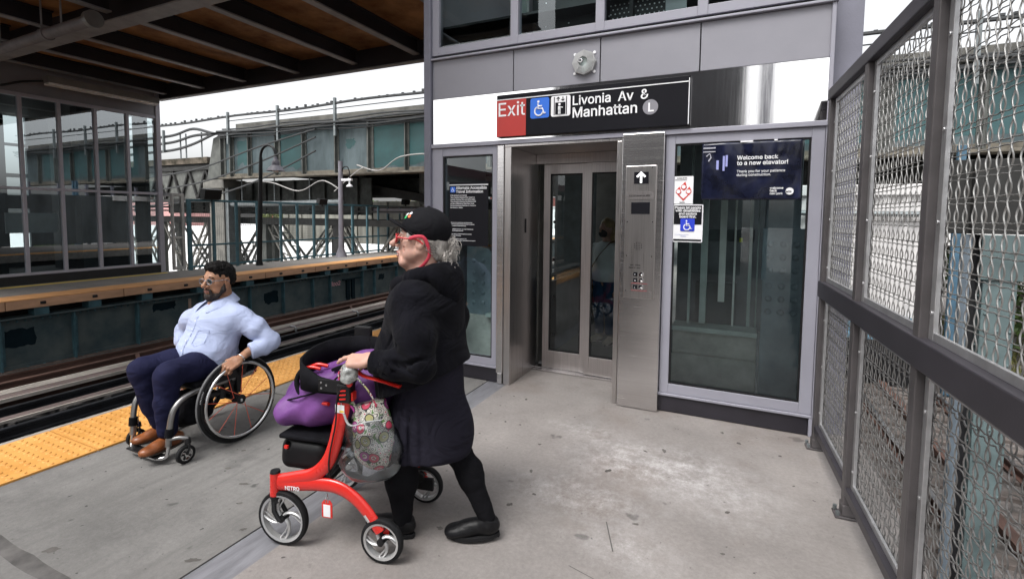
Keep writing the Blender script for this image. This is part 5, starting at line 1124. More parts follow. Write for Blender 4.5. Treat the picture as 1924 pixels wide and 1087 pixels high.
# ================================================================ red rollator (local: x forward, y left; its near side frame lies in y = 0)
M_roll = frame((-1.59, 1.55), (-.979, -.204))
M_red = mat('red_gloss_frame', (.60, .020, .014), .28, var=.06, vs=3, coat=.4)
M_silver = mat('silver_wheel_plastic', (.50, .50, .50), .32, .55, var=.1, vs=9)
ro = thing('rollator', 'red four wheeled rollator with black seat loaded with bags in front of the walking woman', 'rollator', M=M_roll)
def sl(pts, y=0): return [Vector((p[0], y, p[1])) for p in pts]
def rwheel(c, r, sd, name='wheel'):
    cx, cy, cz = c
    w = MB().lathe((cx, cy-.016, cz), (0, 1, 0), [(r-.016, 0), (r-.004, .002), (r, .010), (r, .022), (r-.004, .030), (r-.016, .032)], 44).build(name, M_tyre, ro, local=True, smooth=40)
    b_ = MB(); b_.lathe((cx, cy-.015, cz), (0, 1, 0), [(r-.016, 0), (r-.026, .002), (r-.026, .028), (r-.016, .030)], 44); b_.lathe((cx, cy-.017, cz), (0, 1, 0), [(r-.021, 0), (r-.018, -.002), (r-.016, 0)], 44); b_.build('rim', M_silver, w, local=True, smooth=50)
    b_ = MB()
    for k in range(4):
        a0 = k*math.pi/2+.4; pts = []
        for i in range(9):
            t = i/8; rr_ = .014+(r-.036)*t; a = a0+1.15*t**.8*1.0; pts.append((cx+rr_*math.cos(a), cy-sd*0, cz+rr_*math.sin(a)))
        b_.tube(pts, [.0075*(1-.35*i/8) for i in range(9)], 8, sq=(1.5, 1))
        pts2 = []
        for i in range(9):
            t = i/8; rr_ = .018+(r-.040)*t; a = a0+.34*math.sin(t*math.pi*.8)+1.15*t**.8; pts2.append((cx+rr_*math.cos(a), cy, cz+rr_*math.sin(a)))
        b_.tube(pts2, .0042, 6)
    b_.build('spokes', M_silver, w, local=True, smooth=60)
    b_ = MB(); b_.lathe((cx, cy-.024, cz), (0, 1, 0), [(1e-4, 0), (.010, 0), (.016, .004), (.016, .044), (1e-4, .048)], 16); b_.build('hub', M_black, w, local=True, smooth=40)
    return w
def rrt(mb, pts, w, h): return mb.tube(pts, 1.0, 12, sq=(w, h))
for sd, y in ((1, 0.0), (-1, -.46)):
    io = -sd
    rwheel((.249, y, .125), .125, sd); rwheel((-.241, y, .098), .098, sd)
    fr = MB()
    low = spline(sl([(.268, .283), (.18, .292), (.08, .305), (-.02, .306), (-.10, .276), (-.165, .222), (-.21, .165), (-.232, .135)], y), 6)
    n_ = len(low); fr.tube(low, [1.0-.25*i/(n_-1) for i in range(n_)], 14, sq=(.017, .034))
    up = spline(sl([(.262, .296), (.17, .322), (.085, .350), (.025, .405), (-.012, .48), (-.040, .58), (-.062, .66), (-.076, .715)], y), 6)
    fr.tube(up, 1.0, 14, sq=(.0165, .030)) if False else fr.tube(up, [1.0]*len(up), 14, sq=(.0165, .031))
    fr.cyl((.290, y, .226), (.288, y, .330), .0225, 16)
    f_ = fr.build('side_frame', M_red, ro, local=True, smooth=60)
    b = MB(); b.cyl((.288, y, .3305), (.288, y, .340), .023, 16, .020); b.cyl((.29, y, .225), (.291, y, .212), .022, 14); b.build('head_cap', M_black, f_, local=True, smooth=40)
    b = MB(); b.cyl((.291, y, .213), (.287, y, .190), .017, 12, .021)
    for q in (-1, 1): b.tube([(.288, y+q*.012, .198), (.277, y+q*.027, .165), (.258, y+q*.027, .135), (.249, y+q*.026, .125)], [.011, .010, .009, .011], 8)
    b.build('fork', M_black, ro, local=True, smooth=50)
    b = MB(); b.box(-.30, -.20, y+io*.03-.009, y+io*.03+.009, .085, .15); b.cyl((-.225, y+io*.012, .148), (-.225, y+io*.04, .148), .026, 14); b.build('rear_brake', M_black, ro, local=True, bevel=.004)
    b = MB(); b.box(-.265, -.235, y+io*.022-.006, y+io*.022+.006, .115, .155); b.build('brake_shoe', M_red, ro, local=True, bevel=.004)
    # clamp, handle post, grip and brake lever
    b = MB(); b.box(-.108, -.046, y-.027, y+.027, .695, .775); b.box(-.118, -.06, y-.024, y+.024, .776, .80); b.build('height_clamp', M_black, ro, local=True, bevel=.006)
    b = MB()
    for k in range(3): b.bar((-.062, y+.0285*sd, .712+.018*k), (-.092, y+.0285*sd, .716+.018*k), .003, .006, (0, 0, 1))
    b.disc((-.112, y+sd*.025, .783), (0, sd, 0), .012, .010, 12); b.box(-.117, -.109, y-.015, y+.015, .705, .74); b.build('clamp_trim', M_red, ro, local=True)
    b = MB(); b.tube(spline([(-.082, y, .79), (-.09, y, .82), (-.10, y, .845), (-.135, y, .858), (-.20, y, .852), (-.31, y, .838)], 5), .013, 10); b.build('handle_post', M_black, ro, local=True, smooth=60)
    b = MB(); b.tube(spline([(-.17, y, .857), (-.20, y, .856), (-.245, y, .848), (-.30, y, .840), (-.325, y, .836)], 4), [.017]*4+[.020]*4+[.019]*4+[.018]*4+[.016], 12); b.build('grip', M_nyl, ro, local=True, smooth=60)
    b = MB(); b.tube(spline([(-.12, y, .835), (-.17, y, .812), (-.24, y, .800), (-.33, y, .782)], 5), .009, 8, sq=(1.6, .7)); b.build('brake_lever', M_red, ro, local=True, smooth=60)
    b = MB(); b.tube(spline([(-.13, y, .83), (-.06, y+sd*.03, .74), (-.04, y+sd*.026, .6), (.0, y+sd*.02, .42), (.0, y+io*.02, .29), (-.09, y+io*.01, .247), (-.17, y+io*.01, .19), (-.21, y+io*.015, .15)], 5), .0035, 6); b.build('brake_cable', M_black, ro, local=True)
    b = MB(); b.cyl((-.165, y+sd*.006, .205), (-.185, y+sd*.006, .178), .010, 10); b.build('cable_adjuster', M_silver, ro, local=True)
b = MB(); text_mesh(b, 'NITRO', .034, (.225, .0185, .268), (-1, 0, .06), (.06, 0, 1), .0006, .0004, fit=.075); b.build('side_lettering', M_white, ro, local=True)
b = MB(); b.box(-.078, -.035, .0172, .0185, .648, .683); b.build('label_sticker', M_white, ro, local=True)
b = MB(); b.box(-.076, -.055, .0186, .0190, .651, .660); b.build('label_band', M_yellow, ro, local=True)
b = MB(); b.bar((.05, -.02, .30), (-.02, -.25, .40), .022, .022); b.bar((-.02, -.25, .40), (.05, -.445, .30), .022, .022); b.bar((.0, -.02, .48), (.06, -.25, .33), .02, .02); b.bar((.06, -.25, .33), (.0, -.445, .48), .02, .02); b.build('cross_brace', M_black, ro, local=True)
for q in (-.01, -.45): MB().tube([(.05, q, .30), (-.05, q, .47)], .008, 8).build('brace_strut', M_black, ro, local=True)
b = MB(); b.tube([Vector((.045+.02*math.cos(a), -.02, .315+.02*math.sin(a))) for a in np.linspace(0, 6.28, 13)[:-1]], .006, 8, closed=True); b.build('lock_ring', mat('blue_anodised', (.03, .06, .35), .3, .7), ro, local=True)
b = MB(); b.box(-.13, .285, -.445, -.022, .478, .500); b.build('seat', M_nyl, ro, local=True, bevel=.008)
b = MB(); b.box(-.12, .26, -.43, -.05, .462, .477); b.build('seat_rail', M_black, ro, local=True)
s_ = SDF((.0, -.52, .29), (.35, .02, .50), .0075); s_.box((.172, -.245, .402), (.120, .222, .072), .045, .01).wrinkle(.0015, 30, seed=9); s_.cone((.245, -.05, .445), (.245, .05, .445), .017, .017, .004, '-')
s_.into(MB()).build('front_pouch', mat('padded_black_vinyl', (.007, .007, .008), .55, var=.3, vs=8, spec=.2), ro, local=True, smooth=180)
b = MB(); b.box(.236, .254, -.028, -.018, .437, .45); b.build('pouch_catch', M_red, ro, local=True)
# folding loop at the front and the padded back strap
b = MB(); lp = spline([(.03, -.03, .66), (.13, -.06, .655), (.205, -.08, .67), (.235, -.09, .72), (.222, -.10, .765), (.18, -.11, .79), (.13, -.12, .782)], 6); b.tube(lp[10:28], .0125, 10); b.build('loop_pad', M_nyl, ro, local=True, smooth=60)
b = MB(); b.tube(lp, .0085, 10); b.tube([Vector(p)+Vector((-.02, -.03, .006)) for p in lp[22:]], .0085, 10); b.build('fold_loop', M_red, ro, local=True, smooth=60)
def band(path, hs, m, name):
    b_ = MB(); vs = []; n = len(path)
    for p, h in zip(path, hs): vs += [Vector(p)+Vector((0, 0, h/2)), Vector(p)-Vector((0, 0, h/2))]
    b_.add(vs, [(2*i, 2*i+1, 2*i+3, 2*i+2) for i in range(n-1)]); o_ = b_.build(name, m, ro, local=True, smooth=180); q = o_.modifiers.new('s', 'SOLIDIFY'); q.thickness = .012; q.offset = 0; return o_
pp_ = spline([(-.06, .012, .755), (.03, .010, .758), (.10, -.005, .765), (.17, -.04, .772), (.215, -.10, .775)], 5); band(pp_, list(np.interp(np.linspace(0, 1, len(pp_)), [0, .3, .7, 1], [.055, .07, .115, .12])), M_nyl, 'back_strap_wing')
pp_ = spline([(.215, -.10, .775), (.245, -.25, .79), (.20, -.385, .80), (.08, -.46, .80), (-.06, -.47, .78)], 6); band(pp_, [.12]*len(pp_), M_nyl, 'back_strap')
b = MB(); b.box(-.11, .045, .014, .020, .735, .790); b.build('strap_plate', M_black, ro, local=True, bevel=.003)
b = MB(); [b.disc((x, .020, z), (0, 1, 0), .005, .002, 10) for x, z in ((.03, .775), (.03, .75), (.005, .765))]; b.build('strap_rivet', M_chrome, ro, local=True)
b = MB(); b.box(.067, .158, -.485, -.455, .832, .906); b.cyl((.050, -.465, .66), (.068, -.468, .84), .012, 8); b.build('phone_holder', M_black, ro, local=True, bevel=.006)
# clear plastic cup holder wrap around the near handle
M_film = glass('clear_plastic_film', (.84, .85, .86), 1.35, .07, .3, .35)
s_ = SDF((-.20, -.06, .76), (-.03, .08, .90), .005); s_.ell((-.105, .022, .83), (.038, .034, .050), .01).wrinkle(.004, 90, seed=2); s_.half((0, 0, 1), (0, 0, .862))
s_.into(MB()).build('cup_holder_wrap', mat('crinkled_plastic', (.33, .34, .33), .15, var=.5, vs=40, coat=.5, bump=.5, bs=60), ro, local=True, smooth=180)
# ---------------------------------------------------------------- bags carried on it
def loc(p): return tuple(M_roll @ Vector(p))
bp_ = thing('backpack', 'purple backpack lying across the seat of the red rollator', 'backpack', M=M_roll @ Matrix.Translation((.085, -.235, .500)))
off = Vector((.06, -.25, .525))
s_ = SDF((-.31, -.25, -.03), (.29, .25, .40), .0075)
s_.ell((.135, .005, .100), (.125, .215, .118), .05).ell((.03, 0, .14), (.15, .21, .145), .07).ell((-.12, 0, .20), (.125, .19, .150), .07).ell((-.21, 0, .20), (.075, .16, .15), .05).ell((.20, .03, .070), (.06, .17, .085), .05)
s_.wrinkle(.0115, 25, seed=5).half((0, 0, -1), (0, 0, .0), .02)
bpm = s_.into(MB()).build('bag_body', mat('purple_nylon', (.125, .032, .195), .62, var=.25, vs=5, bump=.3, bs=30, col2=(.18, .06, .25)), bp_, local=True, smooth=180)
b = MB(); b.tube(spline([(.20, .16, .135), (.10, .205, .175), (-.02, .205, .22), (-.10, .175, .29)], 6), .004, 6, sq=(1, 1)); b.build('zip', M_nyl, bp_, local=True)
b = MB(); b.bar((-.02, .12, .285), (-.14, .09, .335), .02, .012); b.build('strap_slot', M_nyl, bp_, local=True)
b = MB(); b.tube(spline([(-.04, .03, .285), (-.09, .03, .325), (-.15, .03, .33)], 5), .006, 6, sq=(2, .6)); b.build('grab_loop', M_white, bp_, local=True)
# patterned tote inside a clear carrier bag
m = bpy.data.materials.new('paisley_print'); m.use_nodes = True; n = m.node_tree; L_ = n.links.new; p_ = n.nodes['Principled BSDF']; tc = n.nodes.new('ShaderNodeTexCoord')
def vor(sc, ft='F1'):
    v = n.nodes.new('ShaderNodeTexVoronoi'); v.inputs['Scale'].default_value = sc; v.feature = ft; L_(tc.outputs['Object'], v.inputs['Vector']); return v
def rmp(f, stops):
    c = n.nodes.new('ShaderNodeValToRGB'); c.color_ramp.interpolation = 'CONSTANT'
    while len(c.color_ramp.elements) < len(stops): c.color_ramp.elements.new(.5)
    for e, (ps, q) in zip(c.color_ramp.elements, stops): e.position = ps; e.color = (*q, 1)
    L_(f, c.inputs[0]); return c.outputs[0]
def mx(f, a, b):
    x = n.nodes.new('ShaderNodeMixRGB'); L_(f, x.inputs[0]); L_(a, x.inputs[1]); L_(b, x.inputs[2]); return x.outputs[0]
big, sm = vor(17), vor(52); WH, BK = (.60, .57, .52), (.015, .013, .016)
ground = rmp(sm.outputs['Distance'], [(0, (.40, .05, .12)), (.20, WH), (.44, BK), (.52, WH), (.70, (.10, .20, .06))])
sep = n.nodes.new('ShaderNodeSeparateColor'); L_(big.outputs['Color'], sep.inputs[0])
petal_ = rmp(sep.outputs[0], [(0, (.30, .03, .20)), (.25, (.50, .05, .10)), (.5, (.10, .22, .06)), (.72, (.38, .36, .16))])
ringf = rmp(big.outputs['Distance'], [(0, (1, 1, 1)), (.12, (0, 0, 0)), (.20, (1, 1, 1)), (.38, (0, 0, 0))])
rimf = rmp(big.outputs['Distance'], [(0, (0, 0, 0)), (.38, (1, 1, 1)), (.44, (0, 0, 0))])
blk = n.nodes.new('ShaderNodeRGB'); blk.outputs[0].default_value = (*BK, 1)
L_(mx(rimf, mx(ringf, ground, petal_), blk.outputs[0]), p_.inputs['Base Color']); p_.inputs['Roughness'].default_value = .75
tt = thing('tote_bag', 'flower patterned cloth tote bag inside a clear plastic carrier on the rollator', 'tote bag', M=M_roll @ Matrix.Translation((-.175, -.06, .385)))
s_ = SDF((-.14, -.12, -.02), (.14, .12, .36), .006); s_.ell((0, 0, .12), (.095, .075, .125), .03).ell((.015, 0, .23), (.085, .06, .10), .05).wrinkle(.005, 38, seed=8).half((.25, 0, 1), (0, 0, .30))
s_.into(MB()).build('bag_body', m, tt, local=True, smooth=180)
b = MB(); b.tube(spline([(.04, .065, .26), (.085, .062, .33), (.12, .060, .40), (.125, .055, .435), (.10, .04, .445)], 6), .008, 6, sq=(2.0, .5)); b.tube(spline([(-.05, .05, .27), (-.02, .07, .36), (.04, .07, .42), (.09, .055, .44)], 6), .008, 6, sq=(2, .5)); b.build('handle', m, tt, local=True)
pb = thing('carrier_bag', 'clear plastic carrier bag around the flower patterned tote on the rollator', 'plastic bag', M=M_roll @ Matrix.Translation((-.175, -.06, .355)))
s_ = SDF((-.19, -.14, -.04), (.19, .14, .34), .007); s_.ell((0, .01, .12), (.135, .095, .135), .03).ell((.05, .01, .06), (.115, .08, .085), .04).ell((.03, .01, .25), (.10, .075, .10), .05).wrinkle(.007, 34, seed=4).half((.3, 0, 1), (0, 0, .28))
vs_, q_ = s_.mesh(); zc = vs_[:, 2]+.3*vs_[:, 0]
keep = (zc[q_].max(1) < .275); b = MB(); b.add(vs_.tolist(), q_[keep].tolist()); b.build('bag_film', M_film, pb, local=True, smooth=180)
b = MB(); b.tube(spline([(-.08, .08, .285), (-.02, .09, .275), (.06, .09, .25), (.10, .075, .29), (.115, .07, .38), (.10, .05, .46)], 6), .0032, 6, sq=(1.8, .6)); b.build('bag_hem', mat('cloudy_plastic', (.36, .37, .38), .3, var=.3, vs=20), pb, local=True, smooth=60)
lt_ = thing('luggage_tag', 'red luggage tag with a white card hanging from the red rollator frame', 'luggage tag', M=M_roll @ Matrix.Translation((.018, .012, .165)))
b = MB(); P_ = [(-.024, 0, 0), (.024, 0, 0), (.026, 0, .006), (.026, 0, .066), (.014, 0, .080), (-.014, 0, .080), (-.026, 0, .066), (-.026, 0, .006)]; b.prism(P_, (0, -.004, 0)); b.build('holder', M_red, lt_, local=True, bevel=.001)
b = MB(); b.box(-.017, .017, .0003, .0015, .006, .060); b.build('card', M_white, lt_, local=True)
b = MB(); b.tube([(-.006, 0, .07), (-.006, 0, .092), (.004, -.01, .105), (.006, 0, .085), (.006, 0, .07)], .0025, 6); b.build('strap', M_chrome, lt_, local=True)
# ================================================================ people
def skin(name, col, red):
    m = mat(name, col, .5, var=.10, vs=18, bump=.06, bs=120, col2=red, spec=.35); p = m.node_tree.nodes['Principled BSDF']
    p.inputs['Subsurface Weight'].default_value = .12; p.inputs['Subsurface Radius'].default_value = (.02, .008, .004); p.inputs['Subsurface Scale'].default_value = .3; return m
def head_sdf(sc=1.0, nose=1.0, jaw=1.0, age=0.0, mouth=0.0, vox=.0022):
    s = SDF((-.135, -.105, -.20), (.15, .105, .15), vox)
    s.ell((-.018, 0, .040), (.098, .076, .088), .02).ell((.030, 0, -.015), (.062, .062, .088), .03)
    for q in (-1, 1):
        s.cone((.000, q*.054*jaw, -.045), (.060, q*.016, -.098), .021, .018, .025)
        s.ell((.052, q*.042, -.016), (.024, .022, .022), .015)
        s.ell((.045, q*.040*jaw, -.058), (.026, .022, .03), .02)
    s.ell((.072, 0, -.100), (.019, .024, .017), .018).cone((.080, -.030, .030), (.080, .030, .030), .012, .012, .02).ell((.076, 0, -.062), (.026, .030, .026), .02)
    for q in (-1, 1): s.ell((.098, q*.032, .010), (.020, .021, .0125), .014, '-')
    s.cone((.088, 0, .022), (.086+.034*nose, 0, -.020), .0075, .0125*nose**.5, .012).ell((.083+.034*nose, 0, -.024), (.013, .013, .011), .008)
    for q in (-1, 1):
        s.ell((.100, q*.0145, -.028), (.012, .0085, .009), .007); s.ell((.104, q*.008, -.037), (.006, .004, .004), .003, '-')
        s.cone((.085, q*.019, .019), (.083, q*.045, .014), .0052, .0045, .006)       # upper lid
        s.cone((.086, q*.020, .002), (.083, q*.043, .003), .0045, .004, .006)       # lower lid
        s.ell((-.006, q*.077, -.004), (.021, .008, .032), .006, rot=[[.97, 0, -.22], [0, 1, 0], [.22, 0, .97]]); s.ell((.000, q*.087, .000), (.011, .007, .018), .005, '-')
        s.cone((.093, q*.020, -.045), (.078, q*.036, -.078), .0035+.002*age, .003, .012, '-')
        if age: s.cone((.066, q*.054, -.030), (.055, q*.048, -.070), .003, .003, .008, '-'); s.ell((.060, q*.030, -.100), (.02, .018, .016), .02)
    s.cone((.097, -.022, -.0635), (.103, 0, -.062), .0022, .0026+.004*mouth, .004, '-').cone((.103, 0, -.062), (.097, .022, -.0635), .0026+.004*mouth, .0022, .004, '-')
    s.cone((-.025, 0, -.05), (-.045, 0, -.19), .058, .062, .03)
    if age: s.cone((.050, 0, -.105), (-.01, 0, -.165), .022, .04, .035)
    return s
def lips(X, m, par, openm=0.0):
    b = MB(); b.X = X
    b.tube(spline([(.093, -.024, -.0630), (.1005, -.010, -.0575), (.102, 0, -.0585), (.1005, .010, -.0575), (.093, .024, -.0630)], 4), [.0022, .003, .0038, .0044, .0046, .0046, .0046, .0044, .0046]+[.0046, .0044, .0044, .0042, .0036, .003, .0026, .0022], 8)
    b.tube(spline([(.093, -.023, -.0645-openm), (.100, 0, -.0690-openm), (.093, .023, -.0645-openm)], 5), [.002, .0035, .0045, .005, .0054, .0056, .0054, .005, .0045, .0035, .002], 8)
    return b.build('lips', m, par, local=True, smooth=180)
M_eye = mat('eye_white', (.62, .60, .58), .25, var=.03); M_iris = mat('iris_brown', (.03, .018, .01), .2)
def eyes(X, par, look=0.0):
    b = MB(); b.X = X
    for q in (-1, 1): b.ell((.0765, q*.032, .0095), (.0115, .0125, .0115), 14, 10)
    e = b.build('eyes', M_eye, par, local=True, smooth=180)
    b = MB(); b.X = X
    for q in (-1, 1): b.ell((.0862, q*.032+look, .0095), (.0030, .0056, .0056), 12, 8)
    b.build('irises', M_iris, e, local=True, smooth=180)
def brows(X, m, par, th=.004):
    b = MB(); b.X = X
    for q in (-1, 1): b.tube(spline([(.0905, q*.014, .031), (.0900, q*.032, .038), (.076, q*.054, .030)], 4), [th*.8, th, th*1.1, th*1.1, th, th*.9, th*.7, th*.5, th*.3], 6, sq=(.6, 1.1))
    b.build('eyebrows', m, par, local=True, smooth=180)
def hand_sdf(curl, thumb, side=1, forearm=.10, vox=.0022, spread=(.10, .03, -.03, -.09)):
    """x towards the knuckles, z out of the back, +y*side = thumb side"""
    s = SDF((-forearm-.03, -.075, -.105), (.20, .085, .045), vox)
    s.cone((-forearm, 0, .002), (.0, 0, 0), .031, .0265, .02, sq=1.25, sqd=(0, 0, 1)).box((.043, 0, 0), (.047, .037, .0125), .012, .018).ell((.028, side*.022, -.008), (.030, .018, .014), .012).ell((.035, -side*.024, -.006), (.032, .014, .012), .012)
    L3 = [(.043, .026, .020), (.047, .029, .021), (.043, .027, .020), (.034, .020, .018)]; ky = (.0290, .0100, -.0095, -.0275); kx = (.088, .092, .088, .080)
    for f in range(4):
        p = np.array((kx[f], side*ky[f], .002)); a = 0.0; r = .0096 if f < 3 else .0083; pts = [np.array((kx[f]-.03, side*ky[f]*.9, .002)), p]
        for j in range(3):
            a += curl[f][j]; sp = spread[f]*side
            d = np.array((math.cos(a)*math.cos(sp), math.cos(a)*math.sin(sp), -math.sin(a))); p = p+d*L3[f][j]; pts.append(p)
        s.chain(pts, [r*1.05, r*1.08, r, r*.92, r*.78], .005, k0=.010)
        s.ell(pts[1]+np.array((0, 0, .002)), (.011, .0095, .0095), .006)
    s.chain([np.array((t[0], side*t[1], t[2])) for t in thumb], [.015, .0125, .0105, .0085], .007, k0=.014)
    return s
def basis(fw, up):
    f = Vector(fw).normalized(); u = Vector(up); u = (u-f*u.dot(f)).normalized(); r = u.cross(f); return f, r, u
def place(o, fw, up, sc=1.0):
    f, r, u = basis(fw, up); return Matrix(((f.x*sc, r.x*sc, u.x*sc, o[0]), (f.y*sc, r.y*sc, u.y*sc, o[1]), (f.z*sc, r.z*sc, u.z*sc, o[2]), (0, 0, 0, 1)))
def surf(s, d, z, side=1):
    """outermost x of a field at (d, z)"""
    j = int(round((d-s.lo[1])/s.vox)); k = int(round((z-s.lo[2])/s.vox)); col = s.V[:, j, k]; ins = np.where(col < 0)[0]
    if not len(ins): return None
    i = ins[-1] if side > 0 else ins[0]; return s.lo[0]+s.vox*(i+.6*side)
def fold_mat(name, col, scale=9, strength=.5, var=.08, rough=.85, spec=.2, sheen=0, weave=300):
    """cloth: soft creases (stretched warped noise) and fine weave as bump"""
    m = mat(name, col, rough, var=var, vs=4, spec=spec, sheen=sheen); n = m.node_tree; L = n.links.new; p = n.nodes['Principled BSDF']
    tc = n.nodes.new('ShaderNodeTexCoord'); mp = n.nodes.new('ShaderNodeMapping'); mp.inputs['Rotation'].default_value = (.5, .4, .7); mp.inputs['Scale'].default_value = (1, .38, 1); L(tc.outputs['Object'], mp.inputs[0])
    a = n.nodes.new('ShaderNodeTexNoise'); a.inputs['Scale'].default_value = scale; a.inputs['Detail'].default_value = 3; a.inputs['Distortion'].default_value = 1.2; L(mp.outputs[0], a.inputs['Vector'])
    b = n.nodes.new('ShaderNodeTexNoise'); b.inputs['Scale'].default_value = weave; L(tc.outputs['Object'], b.inputs['Vector'])
    b1 = n.nodes.new('ShaderNodeBump'); b1.inputs['Strength'].default_value = strength; b1.inputs['Distance'].default_value = .03; L(a.outputs['Fac'], b1.inputs['Height'])
    b2 = n.nodes.new('ShaderNodeBump'); b2.inputs['Strength'].default_value = .25; b2.inputs['Distance'].default_value = .002; L(b.outputs['Fac'], b2.inputs['Height']); L(b1.outputs[0], b2.inputs['Normal']); L(b2.outputs[0], p.inputs['Normal']); return m
FIST = [(1.15, 1.25, .75)]*4
# ---------------------------------------------------------------- the man in the wheelchair (chair frame)
M_skinM = skin('warm_brown_skin', (.33, .17, .10), (.40, .205, .125))
man = thing('person', 'bearded man in pale blue shirt and navy trousers seated in the wheelchair', 'person', M=M_chair)
HM = place((-.058, 0, 1.036), (1, .13, -.02), (-.05, 0, 1), .955)
body = MB(); body.X = HM; head_sdf(jaw=1.06, nose=1.02).into(body)
LH = place((.012, .282, .545), (.86, .02, -.36), (.22, .62, .78), .95)      # left wrist -> hand on the push rim
fist = [(.75, 1.15, .8), (.85, 1.2, .8), (.9, 1.2, .8), (.95, 1.15, .8)]
body.X = LH; hand_sdf(fist, [(.018, .028, -.006), (.045, .046, -.016), (.072, .044, -.030), (.096, .036, -.040)], side=-1, forearm=.14).into(body)
RH = place((.05, -.282, .545), (.86, -.02, -.36), (.22, -.62, .78), .95)
body.X = RH; hand_sdf(fist, [(.018, .028, -.006), (.045, .046, -.016), (.072, .044, -.030), (.096, .036, -.040)], side=1, forearm=.14).into(body)
body.X = None
t = SDF((-.32, -.45, .02), (.55, .45, .95), .012)
t.ell((-.03, 0, .55), (.11, .14, .14), .05).ell((-.07, 0, .74), (.10, .15, .13), .05).cone((-.09, 0, .84), (-.08, 0, .95), .05, .05, .03).ell((-.035, 0, .845), (.055, .085, .070), .03)
for q in (-1, 1):
    t.chain([(-.09, q*.15, .80), (-.19 if q > 0 else -.06, q*.32, .64), (-.05 if q > 0 else .0, q*.285, .575)], [.05, .036, .028], .02); t.chain([(0, q*.09, .48), (.34, q*.105, .52), (.345 if q > 0 else .28, q*.085, .13)], [.07, .05, .035], .02)
t.into(body); man_body = body.build('body', M_skinM, man, local=True, smooth=180)
eyes(HM, man, -.0015); lips(HM, mat('lip_brown', (.27, .115, .09), .4), man)
M_hairM = mat('black_hair', (.004, .0035, .0035), .6, var=.4, vs=60, bump=.9, bs=220, spec=.2)
brows(HM, M_hairM, man, .0048)
h = SDF((-.15, -.11, -.12), (.13, .11, .17), .003)
h.ell((-.022, 0, .050), (.102, .079, .088), .01).ell((.025, 0, .103), (.062, .062, .034), .03).ell((-.06, 0, .02), (.064, .075, .078), .02)
h.ell((.125, 0, .012), (.088, .076, .082), .012, '-').ell((.055, 0, -.09), (.12, .12, .09), .01, '-').half((.25, 0, -1), (0, 0, -.070)); h.cone((.0, -.12, -.035), (.0, .12, -.035), .047, .047, .008, '-')
h.wrinkle(.0026, 190, seed=4).wrinkle(.0018, 90, seed=5)
b = MB(); b.X = HM; h.into(b).build('hair', M_hairM, man, local=True, smooth=180)
bd = SDF((-.04, -.09, -.15), (.13, .09, .02), .0022)
for q in (-1, 1):
    bd.chain([(.012, q*.071, -.022), (.022, q*.062, -.058), (.055, q*.036, -.098), (.077, 0, -.112)], [.008, .019, .0205, .022], .014); bd.cone((.096, q*.003, -.0475), (.090, q*.026, -.057), .0062, .006, .006); bd.cone((.090, q*.026, -.057), (.082, q*.028, -.085), .007, .011, .008)
bd.ell((.083, 0, -.098), (.022, .030, .022), .012).ell((.0985, 0, -.0655), (.014, .019, .0085), .003, '-')
bd.wrinkle(.0012, 260, seed=2)
b = MB(); b.X = HM; bd.into(b).build('beard', mat('dark_stubble', (.018, .011, .009), .7, var=.4, vs=120, bump=.4, bs=260), man, local=True, smooth=180)
def spectacles(X, par, m, w=.024, hgt=.019, th=.0022, temple=True, lens=True, xf=.104):
    f_ = MB(); f_.X = X
    for q in (-1, 1):
        ring = [(xf-.004*abs(math.cos(a))-.010*(q*(q*.034+w*math.cos(a)))*8*.1, q*.034+w*math.cos(a), .008+hgt*math.copysign(abs(math.sin(a))**.75, math.sin(a))) for a in np.linspace(0, 2*math.pi, 25)[:-1]]
        f_.tube(ring, th, 6, closed=True)
        if temple: f_.tube(spline([(xf-.008, q*.058, .014), (.06, q*.077, .013), (.01, q*.083, .012), (-.02, q*.084, -.006)], 5), th, 6)
    f_.tube([(xf, -.011, .012), (xf+.003, 0, .015), (xf, .011, .012)], th, 6)
    g_ = f_.build('glasses', m, par, local=True, smooth=60)
    if lens:
        b_ = MB(); b_.X = X
        for q in (-1, 1):
            c_ = [(xf-.004, q*.034+w*math.cos(a), .008+hgt*math.copysign(abs(math.sin(a))**.75, math.sin(a))) for a in np.linspace(0, 2*math.pi, 25)[:-1]]; b_.add(c_, [tuple(range(24))])
        b_.build('lenses', glass('spectacle_lens', (.93, .93, .95), 1.5, .05), g_, local=True)
    return g_
spectacles(HM, man, mat('clear_grey_acetate', (.26, .25, .27), .25, var=.1))
# shirt
s = SDF((-.40, -.47, .42), (.30, .47, .98), .0058)
s.ell((.035, 0, .585), (.165, .20, .140), .06).ell((-.035, 0, .735), (.150, .205, .150), .08).ell((-.075, 0, .81), (.095, .185, .070), .05).cone((-.085, -.05, .86), (-.085, .05, .86), .062, .062, .05)
s.ell((.0, 0, .50), (.175, .205, .075), .05)
s.chain([(-.085, .165, .800), (-.140, .265, .715), (-.192, .335, .625)], [.074, .068, .063], .035, k0=.05); s.chain([(-.192, .335, .625), (-.135, .325, .600), (-.085, .307, .588)], [.060, .056, .056], .02, k0=.02)
s.chain([(-.065, -.165, .800), (-.045, -.275, .740), (-.040, -.350, .660)], [.074, .068, .062], .035, k0=.05); s.chain([(-.040, -.350, .660), (-.02, -.330, .620), (.0, -.310, .590)], [.060, .056, .054], .02, k0=.02)
s.wrinkle(.0028, 22, fn=lambda X, Y, Z: (.35+1.2*np.clip((np.abs(Y)-.13)/.15, 0, 1)+.7*np.clip((.62-Z)/.12, 0, 1)), seed=12)
for q in (-1, 1):
    for k in range(5): q == 1 and s.cone((-.205+.012*k, q*(.275+.012*k), .70-.035*k), (-.13+.02*k, q*(.345-.004*k), .665-.02*k), .004, .003, .012, '-')
